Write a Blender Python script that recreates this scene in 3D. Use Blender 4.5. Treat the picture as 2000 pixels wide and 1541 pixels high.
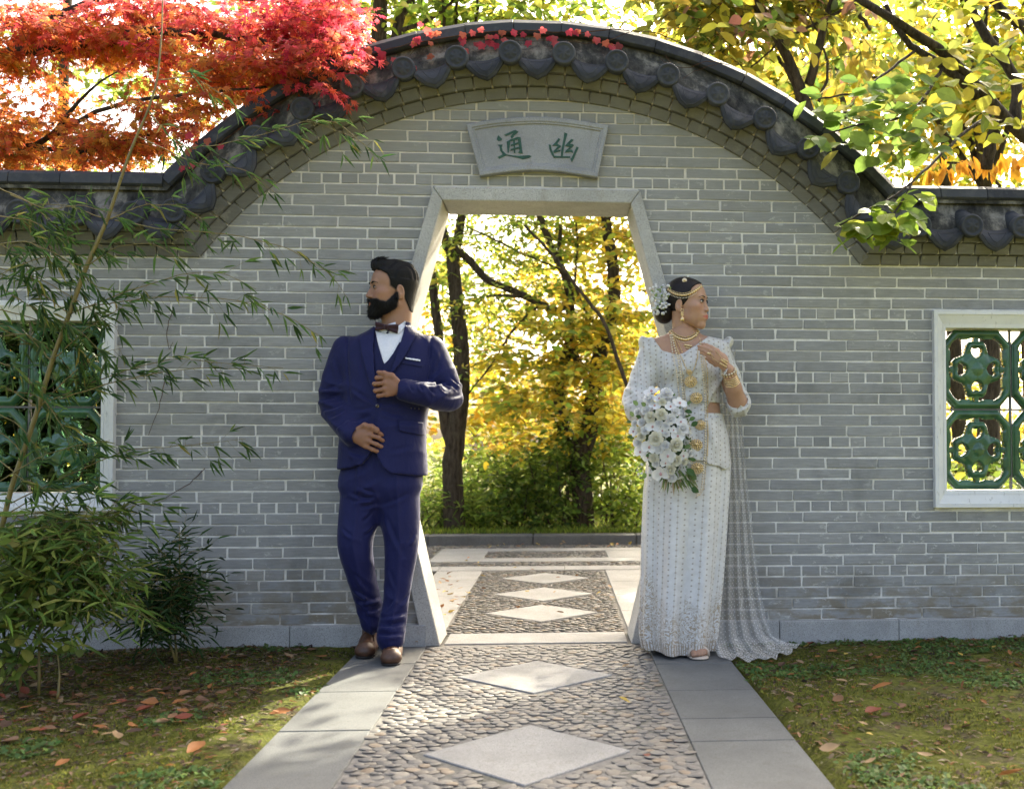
import bpy, bmesh, math, random
import numpy as np
from mathutils import Matrix, Vector
from mathutils.bvhtree import BVHTree

for _o in list(bpy.data.objects): bpy.data.objects.remove(_o)
scene = bpy.context.scene
C = scene.collection
R = math.radians

# ------------------------------------------------------------------ camera
F_PX, PPX, PPY = 2015.0, 1224.0, 825.0           # focal length and principal point in photo pixels (2000 x 1541)
YAW, PIT = R(3.8), R(1.5)
CAM = np.array([0.0, -4.87, 0.91])
cd = bpy.data.cameras.new('camera'); cam = bpy.data.objects.new('camera', cd); C.objects.link(cam)
cam.location = CAM; cam.rotation_euler = (R(90) + PIT, 0, -YAW)
cd.sensor_width = 36; cd.lens = 36 * F_PX / 2000
cd.shift_x = (1000 - PPX) / 2000; cd.shift_y = (PPY - 770.5) / 2000
cd.clip_start = 0.05; cd.clip_end = 500
cd.dof.use_dof = True; cd.dof.focus_distance = 4.72; cd.dof.aperture_fstop = 3.2
scene.camera = cam

# ------------------------------------------------------------------ sky, sun, exposure
SUN_AZ, SUN_EL = R(27), R(38)                      # azimuth to the right of +Y (behind the wall)
world = bpy.data.worlds.new('World'); scene.world = world; world.use_nodes = True
wn = world.node_tree.nodes; wl = world.node_tree.links
sky = wn.new('ShaderNodeTexSky'); sky.sky_type = 'NISHITA'; sky.sun_disc = False
sky.sun_elevation = SUN_EL; sky.sun_rotation = SUN_AZ
sky.air_density = 0.45; sky.dust_density = 8.0; sky.ozone_density = 0.0
bg = wn['Background']; wl.new(sky.outputs[0], bg.inputs[0]); bg.inputs[1].default_value = 0.15
sd = bpy.data.lights.new('sun', 'SUN'); sd.energy = 2.5; sd.angle = R(0.6); sd.color = (1.0, 0.93, 0.82)
sun = bpy.data.objects.new('sun', sd); C.objects.link(sun)
sdir = Vector((math.sin(SUN_AZ) * math.cos(SUN_EL), math.cos(SUN_AZ) * math.cos(SUN_EL), math.sin(SUN_EL)))
sun.rotation_euler = sdir.to_track_quat('Z', 'Y').to_euler(); sun.location = (4, 8, 8)
vs = scene.view_settings
vs.view_transform = 'Standard'; vs.look = 'None'; vs.gamma = 1; vs.use_curve_mapping = False
vs.exposure = 2.75
vs.use_white_balance = True; vs.white_balance_temperature = 7050; vs.white_balance_tint = 3    # camera set for open shade
scene.cycles.max_bounces = 6; scene.cycles.diffuse_bounces = 3; scene.cycles.glossy_bounces = 2; scene.cycles.transmission_bounces = 4; scene.cycles.transparent_max_bounces = 12
scene.cycles.use_denoising = True

# ------------------------------------------------------------------ pixel -> place helpers
_fw = np.array([math.sin(YAW) * math.cos(PIT), math.cos(YAW) * math.cos(PIT), math.sin(PIT)])
_rt = np.array([math.cos(YAW), -math.sin(YAW), 0.0]); _up = np.cross(_rt, _fw)
def ray(px, py): return _fw + _rt * (px - PPX) / F_PX - _up * (py - PPY) / F_PX
def W(px, py, y=0.0):                              # the point at depth y that shows at a photo pixel
    d = ray(px, py); return CAM + d * (y - CAM[1]) / d[1]
def G(px, py, z=0.0):                              # the point at height z (ground) that shows at a photo pixel
    d = ray(px, py); return CAM + d * (z - CAM[2]) / d[2]

# ------------------------------------------------------------------ object helpers
def tag(o, label=None, cat=None, group=None, kind=None):
    if label: o['label'] = label
    if cat: o['category'] = cat
    if group: o['group'] = group
    if kind: o['kind'] = kind
    return o
def empty(name, loc=(0, 0, 0), parent=None):
    o = bpy.data.objects.new(name, None); o.location = loc; C.objects.link(o); o.empty_display_size = .1
    if parent: o.parent = parent
    return o
def mk_mesh(name, v, f, smooth=False, mat=None):
    m = bpy.data.meshes.new(name)
    m.from_pydata([tuple(map(float, p)) for p in v] if not isinstance(v, np.ndarray) else v.tolist(), [], [list(map(int, q)) for q in f] if not isinstance(f, np.ndarray) else f.tolist())
    if smooth: m.polygons.foreach_set('use_smooth', [True] * len(m.polygons))
    if mat: m.materials.append(mat)
    m.update(); return m
def put(name, mesh, parent=None, mat=None, M=None):
    o = bpy.data.objects.new(name, mesh); C.objects.link(o)
    if parent: o.parent = parent
    if M is not None: o.matrix_basis = M
    if mat and not mesh.materials: mesh.materials.append(mat)
    return o
def obj(name, v, f, mat, parent=None, smooth=False):
    return put(name, mk_mesh(name, v, f, smooth, mat), parent)
class MB:                                          # collects shapes into one mesh
    def __init__(s): s.v = []; s.f = []; s.n = 0
    def add(s, v, f):
        s.v += [tuple(p) for p in v]; s.f += [[i + s.n for i in q] for q in f]; s.n = len(s.v); return s
    def build(s, name, mat, parent=None, smooth=False): return obj(name, s.v, s.f, mat, parent, smooth)
def hexa(p):                                       # 8 corners: bottom 4 (ccw), top 4
    return p, [(0, 3, 2, 1), (4, 5, 6, 7), (0, 1, 5, 4), (1, 2, 6, 5), (2, 3, 7, 6), (3, 0, 4, 7)]
def box(x0, x1, y0, y1, z0, z1):
    return hexa([(x0, y0, z0), (x1, y0, z0), (x1, y1, z0), (x0, y1, z0), (x0, y0, z1), (x1, y0, z1), (x1, y1, z1), (x0, y1, z1)])
def bevel_mesh(name, v, f, w, seg=1, mat=None, smooth=False):
    bm = bmesh.new(); vs_ = [bm.verts.new(p) for p in v]
    for q in f: bm.faces.new([vs_[i] for i in q])
    bmesh.ops.recalc_face_normals(bm, faces=bm.faces)
    bmesh.ops.bevel(bm, geom=list(bm.edges), offset=w, segments=seg, affect='EDGES', profile=.6)
    m = bpy.data.meshes.new(name); bm.to_mesh(m); bm.free()
    if smooth: m.polygons.foreach_set('use_smooth', [True] * len(m.polygons))
    if mat: m.materials.append(mat)
    return m
def extrude_poly(pts, y0, y1):                     # polygon in (x, z), extruded from y0 (front) to y1
    n = len(pts); v = [(x, y0, z) for x, z in pts] + [(x, y1, z) for x, z in pts]
    f = [list(range(n)), list(range(2 * n - 1, n - 1, -1))] + [[i, n + i, n + (i + 1) % n, (i + 1) % n] for i in range(n)]
    return v, f
def tube(pts, rad, n=7, cap=True):                 # tapered tube along points
    P = np.array(pts, float); r = np.broadcast_to(np.array(rad, float), (len(P),))
    T = np.gradient(P, axis=0); T /= np.linalg.norm(T, axis=1)[:, None] + 1e-9
    ref = np.array([0, 0, 1.0]) if abs(T[0][2]) < .9 else np.array([1.0, 0, 0])
    v = []; u = np.cross(T[0], ref); u /= np.linalg.norm(u)
    for i in range(len(P)):
        u = u - T[i] * (u @ T[i]); u /= np.linalg.norm(u) + 1e-9; w = np.cross(T[i], u)
        for k in range(n):
            a = 2 * math.pi * k / n; v.append(tuple(P[i] + r[i] * (math.cos(a) * u + math.sin(a) * w)))
    f = [[i * n + k, i * n + (k + 1) % n, (i + 1) * n + (k + 1) % n, (i + 1) * n + k] for i in range(len(P) - 1) for k in range(n)]
    if cap: f += [list(range(n - 1, -1, -1)), list(range((len(P) - 1) * n, len(P) * n))]
    return v, f
def wob(pts, n=4, amp=.01, seed=0):                   # resample a limb smoothly with a little wobble
    r = np.random.default_rng(seed); P = np.array(pts, float); t = np.concatenate([[0], np.cumsum(np.linalg.norm(np.diff(P, axis=0), axis=1))]); tt = np.linspace(0, t[-1], (len(P) - 1) * n + 1)
    Q = np.stack([np.interp(tt, t, P[:, k]) for k in range(3)], 1)
    K = np.array([.25, .5, .25]); 
    for _ in range(2): Q[1:-1] = .25 * Q[:-2] + .5 * Q[1:-1] + .25 * Q[2:]
    Q[1:-1] += r.normal(0, amp * .5, Q[1:-1].shape); return Q
def ico(sub=1):
    bm = bmesh.new(); bmesh.ops.create_icosphere(bm, subdivisions=sub, radius=1)
    v = np.array([q.co for q in bm.verts]); f = [[q.index for q in p.verts] for p in bm.faces]; bm.free(); return v, f
ICO1, ICO2, ICO3 = ico(1), ico(2), ico(3)
def Mx(x, y, z, loc):                              # matrix from three axes and an origin
    m = Matrix.Identity(4)
    for i in range(3): m[i][0], m[i][1], m[i][2], m[i][3] = x[i], y[i], z[i], loc[i]
    return m

# ------------------------------------------------------------------ material helpers
class NT:
    def __init__(s, name):
        s.m = bpy.data.materials.new(name); s.m.use_nodes = True; s.t = s.m.node_tree; s.t.nodes.clear()
        s.out = s.t.nodes.new('ShaderNodeOutputMaterial')
    def n(s, typ, **kw):
        q = s.t.nodes.new('ShaderNode' + typ)
        for k, v in kw.items():
            if k.startswith('i_'):
                key = k[2:]; key = int(key) if key.isdigit() else key.replace('_', ' ')
                if isinstance(v, bpy.types.NodeSocket): s.t.links.new(v, q.inputs[key])
                else: q.inputs[key].default_value = v
            else: setattr(q, k, v)
        return q
    def pos(s): return s.n('NewGeometry').outputs['Position']
    def oco(s): return s.n('TexCoord').outputs['Object']
    def map(s, vec, sc=(1, 1, 1)): return s.n('Mapping', i_Vector=vec, i_Scale=sc).outputs[0]
    def noise(s, vec, scale, detail=4, rough=.55, out='Fac'): return s.n('TexNoise', i_Vector=vec, i_Scale=scale, i_Detail=detail, i_Roughness=rough).outputs[out]
    def ramp(s, fac, stops, interp='LINEAR'):
        q = s.n('ValToRGB', i_Fac=fac); cr = q.color_ramp; cr.interpolation = interp
        while len(cr.elements) < len(stops): cr.elements.new(.5)
        for e, (p, c) in zip(cr.elements, stops): e.position = p; e.color = (c, c, c, 1) if isinstance(c, (int, float)) else (*c, 1)
        return q.outputs[0]
    def mix(s, fac, a, b, blend='MIX'):
        q = s.n('MixRGB', blend_type=blend)
        for key, v in ((0, fac), (1, a), (2, b)):
            if isinstance(v, bpy.types.NodeSocket): s.t.links.new(v, q.inputs[key])
            elif isinstance(v, (int, float)): q.inputs[key].default_value = v if key == 0 else (v, v, v, 1)
            else: q.inputs[key].default_value = (*v, 1)
        return q.outputs[0]
    def math(s, op, a, b=0.0, clamp=False):
        q = s.n('Math', operation=op, use_clamp=clamp)
        for k, v in ((0, a), (1, b)):
            if isinstance(v, bpy.types.NodeSocket): s.t.links.new(v, q.inputs[k])
            else: q.inputs[k].default_value = v
        return q.outputs[0]
    def sep(s, vec): return s.n('SeparateXYZ', i_Vector=vec).outputs
    def rnd(s):                                    # a random number per piece, joined or not
        a = s.n('NewGeometry').outputs['Random Per Island']; b = s.n('ObjectInfo').outputs['Random']
        return s.math('FRACT', s.math('ADD', a, b))
    def bump(s, h, strength=.3, dist=.01, normal=None):
        q = s.n('Bump', i_Height=h, i_Strength=strength, i_Distance=dist)
        if normal: s.t.links.new(normal, q.inputs['Normal'])
        return q.outputs[0]
    def fin(s, col, rough=.7, normal=None, spec=.3, metal=0.0, **kw):
        b = s.n('BsdfPrincipled')
        for key, v in (('Base Color', col), ('Roughness', rough), ('Specular IOR Level', spec), ('Metallic', metal), ('Normal', normal), *[(k.replace('_', ' '), v) for k, v in kw.items()]):
            if v is None: continue
            if isinstance(v, bpy.types.NodeSocket): s.t.links.new(v, b.inputs[key])
            elif isinstance(v, tuple) and len(v) == 3: b.inputs[key].default_value = (*v, 1) if b.inputs[key].type == 'RGBA' else v
            else: b.inputs[key].default_value = v
        s.t.links.new(b.outputs[0], s.out.inputs[0]); s.bsdf = b; return s.m
def lin(r, g, b): return tuple(((c / 255) / 12.92 if c / 255 < .04045 else ((c / 255 + .055) / 1.055) ** 2.4) for c in (r, g, b))

# ================================================================== materials of the setting
def m_brick(name='grey_brick', dark=1.0):
    t = NT(name); p = t.pos(); r = t.rnd()
    col = t.ramp(r, [(0, (.225, .228, .224)), (.12, (.30, .302, .294)), (.25, (.262, .266, .262)), (.38, (.335, .335, .322)), (.5, (.285, .288, .282)), (.62, (.240, .244, .242)), (.74, (.315, .314, .302)), (.86, (.27, .270, .260)), (.94, (.36, .356, .338)), (1, (.25, .248, .238))])
    n1 = t.noise(p, 9, 5, .6); col = t.mix(t.ramp(n1, [(.3, 0.0), (.75, .5)]), col, (.41, .405, .385))
    st = t.noise(t.map(p, (6, 6, 60)), 2.0, 4, .6)       # drag marks along the brick
    col = t.mix(t.ramp(st, [(.42, 0.0), (.62, .35)]), col, (.19, .19, .185))
    # dark weathering with its own shape, and warm crumbs
    n2 = t.noise(p, 2.3, 6, .65); col = t.mix(t.ramp(n2, [(.54, 0.0), (.68, .5)]), col, (.13, .131, .125))
    z = t.sep(p)[2]
    low = t.ramp(t.math('ADD', z, t.math('MULTIPLY', t.noise(p, 3, 4), .35)), [(.22, 1.0), (.62, 0.0)])
    nb = t.noise(t.map(p, (1, 1, 2.2)), 5.5, 6, .7)
    col = t.mix(t.math('MULTIPLY', low, t.ramp(nb, [(.44, 0.0), (.56, .8)])), col, (.20, .155, .085))
    nw = t.noise(t.map(p, (1, 1, 1.6)), 13, 6, .75)
    mid = t.ramp(t.noise(p, 1.3, 3), [(.42, .12), (.6, 1.0)])
    col = t.mix(t.math('MULTIPLY', mid, t.ramp(nw, [(.575, 0.0), (.63, .85)])), col, (.52, .51, .47))
    top = t.ramp(z, [(.0, 0.0), (1.0, 1.0)])
    nt = t.noise(p, 1.7, 4); hi = t.math('MULTIPLY', t.ramp(t.math('MULTIPLY', z, .333), [(.55, 0.0), (.85, 1.0)]), t.ramp(nt, [(.3, .35), (.6, .85)]))
    col = t.mix(hi, col, (.245, .236, .205))
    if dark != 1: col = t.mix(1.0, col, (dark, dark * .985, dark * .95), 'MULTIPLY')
    b = t.bump(t.mix(.5, t.noise(p, 60, 5, .7), st), .5, .004)
    return t.fin(col, .88, b, .2)
def m_mortar():
    t = NT('lime_mortar'); p = t.pos(); n = t.noise(p, 14, 5, .6)
    col = t.ramp(n, [(.3, (.55, .53, .48)), (.6, (.76, .74, .69))])
    z = t.sep(p)[2]; low = t.ramp(t.math('ADD', z, t.math('MULTIPLY', t.noise(p, 4, 4), .4)), [(.25, 1.0), (.6, 0.0)])
    col = t.mix(t.math('MULTIPLY', low, t.ramp(t.noise(p, 6, 5), [(.42, 0.0), (.56, .9)])), col, (.17, .125, .07))
    hi = t.ramp(t.math('MULTIPLY', z, .333), [(.6, 0.0), (.85, .55)]); col = t.mix(hi, col, (.40, .31, .19))
    return t.fin(col, .95, t.bump(t.noise(p, 90, 4, .7), .6, .004), .1)
def m_granite(name, base, spec_d=.45, scale=1.0, fine=420):
    t = NT(name); p = t.pos()
    v = t.n('TexVoronoi', i_Vector=p, i_Scale=fine * scale).outputs['Color']; g = t.n('RGBToBW', i_Color=v).outputs[0]
    col = t.ramp(g, [(.12, tuple(c * spec_d for c in base)), (.3, base), (.7, tuple(min(1, c * 1.12) for c in base)), (.95, tuple(min(1, c * 1.45) for c in base))])
    n = t.noise(p, 3.5, 6, .65); col = t.mix(t.ramp(n, [(.35, .45), (.62, 0.0)]), col, tuple(c * .55 for c in base)); n3 = t.noise(t.map(p, (3, 3, .8)), 7, 5, .7); col = t.mix(t.ramp(n3, [(.55, 0.0), (.7, .35)]), col, tuple(c * q for c, q in zip(base, (.62, .56, .44))))
    sp = t.n('TexVoronoi', i_Vector=p, i_Scale=190 * scale).outputs['Distance']
    col = t.mix(t.ramp(sp, [(.08, .6), (.16, 0.0)]), col, tuple(c * .22 for c in base))
    return t.fin(col, .8, t.bump(g, .25, .002), .25)
def m_tile(name='dark_roof_tile'):
    t = NT(name); p = t.pos(); o = t.rnd()
    col = t.ramp(o, [(0, (.030, .032, .038)), (.5, (.042, .045, .053)), (1, (.055, .058, .066))])
    n = t.noise(p, 16, 6, .65); col = t.mix(t.ramp(n, [(.5, 0.0), (.75, .55)]), col, (.12, .12, .12))
    n2 = t.noise(p, 5, 5); col = t.mix(t.ramp(n2, [(.56, 0.0), (.7, .5)]), col, (.075, .068, .052))
    return t.fin(col, t.ramp(n, [(.3, .62), (.7, .85)]), t.bump(t.noise(p, 55, 4), .35, .003), .22)
def m_plaster():
    t = NT('weathered_roof_plaster'); p = t.pos(); n = t.noise(t.map(p, (1, 1, .6)), 9, 7, .7)
    col = t.ramp(n, [(.36, (.022, .022, .022)), (.5, (.07, .067, .06)), (.6, (.20, .185, .155)), (.75, (.33, .31, .27))])
    return t.fin(col, .95, t.bump(n, .8, .012), .1)
def m_white_paint():
    t = NT('white_window_paint'); p = t.pos(); n = t.noise(p, 4, 6, .65); f = t.noise(t.map(p, (4, 4, 1)), 16, 5, .7)
    col = t.mix(t.ramp(n, [(.4, 0.0), (.7, .45)]), (.72, .72, .70), (.50, .50, .47)); col = t.mix(t.ramp(f, [(.60, 0.0), (.66, .6)]), col, (.33, .32, .29))
    return t.fin(col, .55, t.bump(f, .2, .003), .35)
def m_glaze():
    t = NT('green_ceramic_glaze'); p = t.pos(); n = t.noise(p, 12, 4)
    col = t.ramp(n, [(.3, (.022, .070, .034)), (.6, (.045, .125, .058)), (.8, (.10, .20, .10))])
    return t.fin(col, .16, t.bump(t.noise(p, 26, 3), .18, .006), .6)
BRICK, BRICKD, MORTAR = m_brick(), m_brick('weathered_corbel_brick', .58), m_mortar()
GRAN = m_granite('pale_granite', (.44, .43, .40)); PLINTH = m_granite('plinth_granite', (.37, .368, .355), .5)
KERB = m_granite('grey_kerb_granite', (.118, .122, .121), .55, 1.3); DIAM = m_granite('pale_path_granite', (.255, .252, .245), .5, 1.1)
TILE, PLASTER, PAINT, GLAZE = m_tile(), m_plaster(), m_white_paint(), m_glaze()

# ================================================================== the wall
rng = random.Random(7)
XC = -0.10                                          # axis of the gate
CZ, R0 = 0.62, 1.95                                 # centre height and radius of the gable arch
ZW = 1.80                                           # underside of the eaves on the wings
WT = 0.27                                           # wall thickness
XL, XR = -3.3, 3.1
wall = tag(empty('garden_wall', (XC, 0, 0)), 'grey brick garden wall with arched tiled gable above a granite hexagonal gateway', 'wall')
wall.location = (0, 0, 0)
def aend(r): return math.acos((ZW + r - CZ) / (R0 + r))
A0 = aend(0)
def ztop(x, r=0.0):
    d = abs(x - XC); lim = (R0 + r) * math.sin(aend(r))
    return CZ + math.sqrt((R0 + r) ** 2 - d * d) if d < lim else ZW + r
# gate surround (outer outline of the hexagon, front face) and window openings
GI = [(-.442, 2.073), (-.703, 1.097), (-.443, 0.0)]    # inner outline, left half: (dx, z)
GO = [(-.486, 2.136), (-.773, 1.097), (-.520, 0.0)]    # outer outline
def hexx(pts, z):                                     # half-width of the outline at height z
    (a, za), (b, zb), (c, zc) = pts
    if z > za: return None
    return abs(np.interp(z, [zc, zb, za], [c, b, a]))
WIN = [(-2.62, -1.99, .610, 1.600), (1.772, 2.40, .630, 1.612)]   # filled in below with the true extents
WINL = dict(x0=-2.845, x1=-2.020, z0=.632, z1=1.578); WINR = dict(x0=1.803, x1=2.628, z0=.632, z1=1.578)
WINS = [WINL, WINR]
def spans(z0, z1, xa, xb):                            # pieces of [xa, xb] that are solid wall between z0 and z1; each is (bottom x0, x1, top x0, x1)
    cuts = []
    for w in WINS:
        if z1 > w['z0'] + .012 and z0 < w['z1'] - .012: cuts.append((w['x0'] + .012, w['x1'] - .012, w['x0'] + .012, w['x1'] - .012))
    if z0 < GO[0][1] - .01:
        h0, h1 = hexx(GO, max(z0, 0)), hexx(GO, min(z1, GO[0][1])); e = .012
        cuts.append((XC - h0 + e, XC + h0 - e, XC - h1 + e, XC + h1 - e))
    out = [(xa, xb, xa, xb)]
    for c in cuts:
        nx = []
        for s in out:
            if c[1] <= min(s[0], s[2]) or c[0] >= max(s[1], s[3]): nx.append(s); continue
            if min(c[0], c[2]) > s[0] : nx.append((s[0], c[0], s[2], c[2]))
            if max(c[1], c[3]) < s[1] : nx.append((c[1], s[1], c[3], s[3]))
        out = nx
    return [s for s in out if s[1] - s[0] > .018 or s[3] - s[2] > .018]
COURSE = .05125; Z0 = .101
core = MB(); z = 0.0; k = 0
zl = sorted(set([0.0, Z0] + [Z0 + i * COURSE for i in range(1, 56)] + [GO[1][1]] + [w['z0'] for w in WINS] + [w['z1'] for w in WINS] + [GO[0][1]]))
for za, zb in zip(zl[:-1], zl[1:]):
    if zb - za < 1e-4: continue
    if (za + zb) / 2 > ZW + .02:
        h = min(math.sqrt(max((R0 + .02) ** 2 - (min(za, 3) - CZ) ** 2, 0)) if za - CZ < R0 + .02 else 0, (R0 + .02) * math.sin(A0)); h2 = math.sqrt(max((R0 + .02) ** 2 - (zb - CZ) ** 2, 0)) if zb - CZ < R0 + .02 else 0
        if h <= 0: break
        lim = [(XC - h, XC + h, XC - h2, XC + h2)]
    else: lim = [(XL, XR, XL, XR)]
    for L in lim:
        for s in spans(za, zb, L[0], L[1]):
            t0 = s[2] if s[0] != L[0] else L[2]; t1 = s[3] if s[1] != L[1] else L[3]
            for yy, rev in ((.0028, 0), (WT - .005, 1)):
                q = [(s[0], yy, za), (s[1], yy, za), (t1, yy, zb), (t0, yy, zb)]
                core.add(q, [(0, 1, 2, 3) if not rev else (3, 2, 1, 0)])
core.build('mortar_core', MORTAR, wall)
# crown of the wall under the roof (closed ring and wing strips)
cap = MB(); na = 48
for i in range(na):
    a, b = -A0 + 2 * A0 * i / na, -A0 + 2 * A0 * (i + 1) / na
    P = [(XC + (R0 + r) * math.sin(t), CZ + (R0 + r) * math.cos(t)) for r in (.0, .33) for t in (a, b)]
    v = []
    for yy in (.008, WT - .006): v += [(P[0][0], yy, P[0][1]), (P[1][0], yy, P[1][1]), (P[3][0], yy, P[3][1]), (P[2][0], yy, P[2][1])]
    cap.add(v, [(0, 1, 2, 3), (7, 6, 5, 4), (3, 2, 6, 7)])
for xa, xb in ((XL, XC - R0 * math.sin(A0) - .05), (XC + R0 * math.sin(A0) + .05, XR)):
    cap.add(*box(xa, xb, .008, WT - .006, ZW - .02, ZW + .33))
cap.build('roof_core', PLASTER, wall)
# bricks
full = []                                             # (x0,x1,t0,t1,z0,z1)
J = .0042
kk = 0
while True:
    za = Z0 + kk * COURSE; zb = za + COURSE
    if za > CZ + R0 + .02: break
    header = kk % 6 == 4
    L = .0865 if header else .252
    xa, xb = (XL, XR)
    if za > ZW - .03:
        d = min(math.sqrt(max((R0 + .045) ** 2 - (za - CZ) ** 2, 0)), 1.62); xa, xb = XC - d, XC + d
        if xb - xa < .1: kk += 1; continue
    off = {0: .0, 1: .126, 2: .03, 3: .15, 5: .11}.get(kk % 6, .02) + rng.uniform(-.02, .02)
    for s in spans(za, zb, xa, xb):
        x = math.floor((s[0] - off) / L) * L + off; j = 0
        edges = []
        while x < max(s[1], s[3]):
            edges.append(x + rng.uniform(-.006, .006)); x += L * rng.uniform(.985, 1.015)
        edges.append(x)
        lo, hi = min(s[0], s[2]), max(s[1], s[3])
        for e0, e1 in zip(edges[:-1], edges[1:]):
            b0, b1, t0, t1 = max(e0, s[0]), min(e1, s[1]), max(e0, s[2]), min(e1, s[3])
            if b1 - b0 < .015 and t1 - t0 < .015: continue
            b1 = max(b1, b0 + .006); t1 = max(t1, t0 + .006)
            q1, q2, q3, q4 = [J * rng.uniform(.55, 1.45) for _ in range(4)]; full.append((b0 + q1, b1 - q2, t0 + q1, t1 - q2, za + q3 * .8, zb - q4 * .8))
    kk += 1
def brick_mesh(b0, b1, t0, t1, h, w=.0035, cx=0.0):
    v, f = hexa([(b0 - cx, 0, 0), (b1 - cx, 0, 0), (b1 - cx, .03, 0), (b0 - cx, .03, 0), (t0 - cx, 0, h), (t1 - cx, 0, h), (t1 - cx, .03, h), (t0 - cx, .03, h)])
    return v, f
def rough_brick(v, f, seed):
    m = bevel_mesh('brick', v, f, .0034, 2, BRICK); r = random.Random(seed)
    for q in m.vertices:
        if q.co.y < .02: q.co.x += r.uniform(-.0022, .0022); q.co.z += r.uniform(-.0019, .0019); q.co.y += r.uniform(-.0006, .001)
    return m
hh = COURSE - 1.6 * J
STR = [rough_brick(*brick_mesh(0, .252 - 2 * J, 0, .252 - 2 * J, hh), i) for i in range(16)]
HED = [rough_brick(*brick_mesh(0, .0865 - 2 * J, 0, .0865 - 2 * J, hh), 50 + i) for i in range(4)]
def seen_rank(b):
    x = (b[0] + b[1]) / 2; w = b[1] - b[0]
    vis = -1.95 < x < 1.95
    return -(w * (2.0 if vis and abs(x - XC) > .6 else 1.2 if vis else .3))
order = sorted(range(len(full)), key=lambda i: seen_rank(full[i])); single = set(order[:300])
rest = MB()
for i, b in enumerate(full):
    w = b[1] - b[0]; square = abs(b[0] - b[2]) < 1e-4 and abs(b[1] - b[3]) < 1e-4
    dy = rng.uniform(-.0022, .0012)
    if i in single:
        if square and w > .2: m = STR[i % 16]; sx = w / (.252 - 2 * J)
        elif square and w < .12: m = HED[i % 4]; sx = w / (.0865 - 2 * J)
        else: m = rough_brick(*brick_mesh(b[0], b[1], b[2], b[3], b[5] - b[4], cx=b[0]), i); sx = 1
        o = put('brick', m, wall); o.location = (b[0], dy, b[4]); o.scale = (sx, 1, (b[5] - b[4]) / hh); o.rotation_euler = (0, rng.uniform(-.004, .004), rng.uniform(-.004, .004))
    else:
        e = .0024
        v, f = brick_mesh(b[0], b[1], b[2], b[3], b[5] - b[4])
        jit = lambda: rng.uniform(-.0022, .0022)
        # front face inset for a soft arris
        v = [(x, y + dy if y > .01 else y + dy + e, zz + b[4]) for x, y, zz in v]
        fr = [(b[0] + e + jit(), dy, b[4] + e + jit()), (b[1] - e + jit(), dy, b[4] + e + jit()), (b[3] - e + jit(), dy, b[5] - e + jit()), (b[2] + e + jit(), dy, b[5] - e + jit())]
        v += fr
        rest.add(v, [(8, 9, 10, 11), (0, 1, 9, 8), (1, 5, 10, 9), (5, 4, 11, 10), (4, 0, 8, 11), (0, 3, 2, 1), (4, 5, 6, 7), (1, 2, 6, 5), (3, 0, 4, 7)])
o = rest.build('brick', BRICK, wall); o['kind'] = 'stuff'
# granite plinth blocks
px_ = [XL, -2.6, -1.85, -1.225, -.605]; pr_ = [.405, 1.045, 1.62, 2.35, XR]
for seq in (px_, pr_):
    for a, b in zip(seq[:-1], seq[1:]):
        put('plinth_block', bevel_mesh('plinth_block', *box(a + .0015, b - .0015, -.035, .05, -.06, Z0 - .001), .003, 1, PLINTH), wall)
plb = MB()
for a, b in ((XL, -.62), (.42, XR)): plb.add(*box(a, b, .052, WT + .03, -.06, Z0 - .004))
plb.build('plinth_back', PLINTH, wall)

# ------------------------------------------------------------------ granite gate surround: six stones
gate = empty('gate_surround', (0, 0, 0), wall)
def quadring(i0, i1, o0, o1, y0, y1, trim=.0012):
    v = []
    for yy in (y0, y1):
        for p in (i0, i1, o1, o0): v.append((p[0], yy, p[1]))
    return v, [(0, 1, 2, 3), (7, 6, 5, 4), (0, 4, 5, 1), (1, 5, 6, 2), (2, 6, 7, 3), (3, 7, 4, 0)]
for s in (-1, 1):
    I = [(XC - s * dx, zz) for dx, zz in GI]; O = [(XC - s * dx, zz) for dx, zz in GO]
    if s == 1: pass
    for a, b in ((0, 1), (1, 2)):
        g = .0008
        v, f = quadring((I[a][0], I[a][1] - g), (I[b][0], I[b][1] + g), (O[a][0], O[a][1] - g), (O[b][0], O[b][1] + g), -.028, WT + .004)
        put('jamb_stone', bevel_mesh('jamb_stone', v, f, .004, 1, GRAN), gate)
v, f = quadring((XC - .442, 2.075), (XC + .442, 2.075), (XC - .486, 2.138), (XC + .486, 2.138), -.028, WT + .004)
put('lintel_stone', bevel_mesh('lintel_stone', v, f, .004, 1, GRAN), gate)

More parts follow.
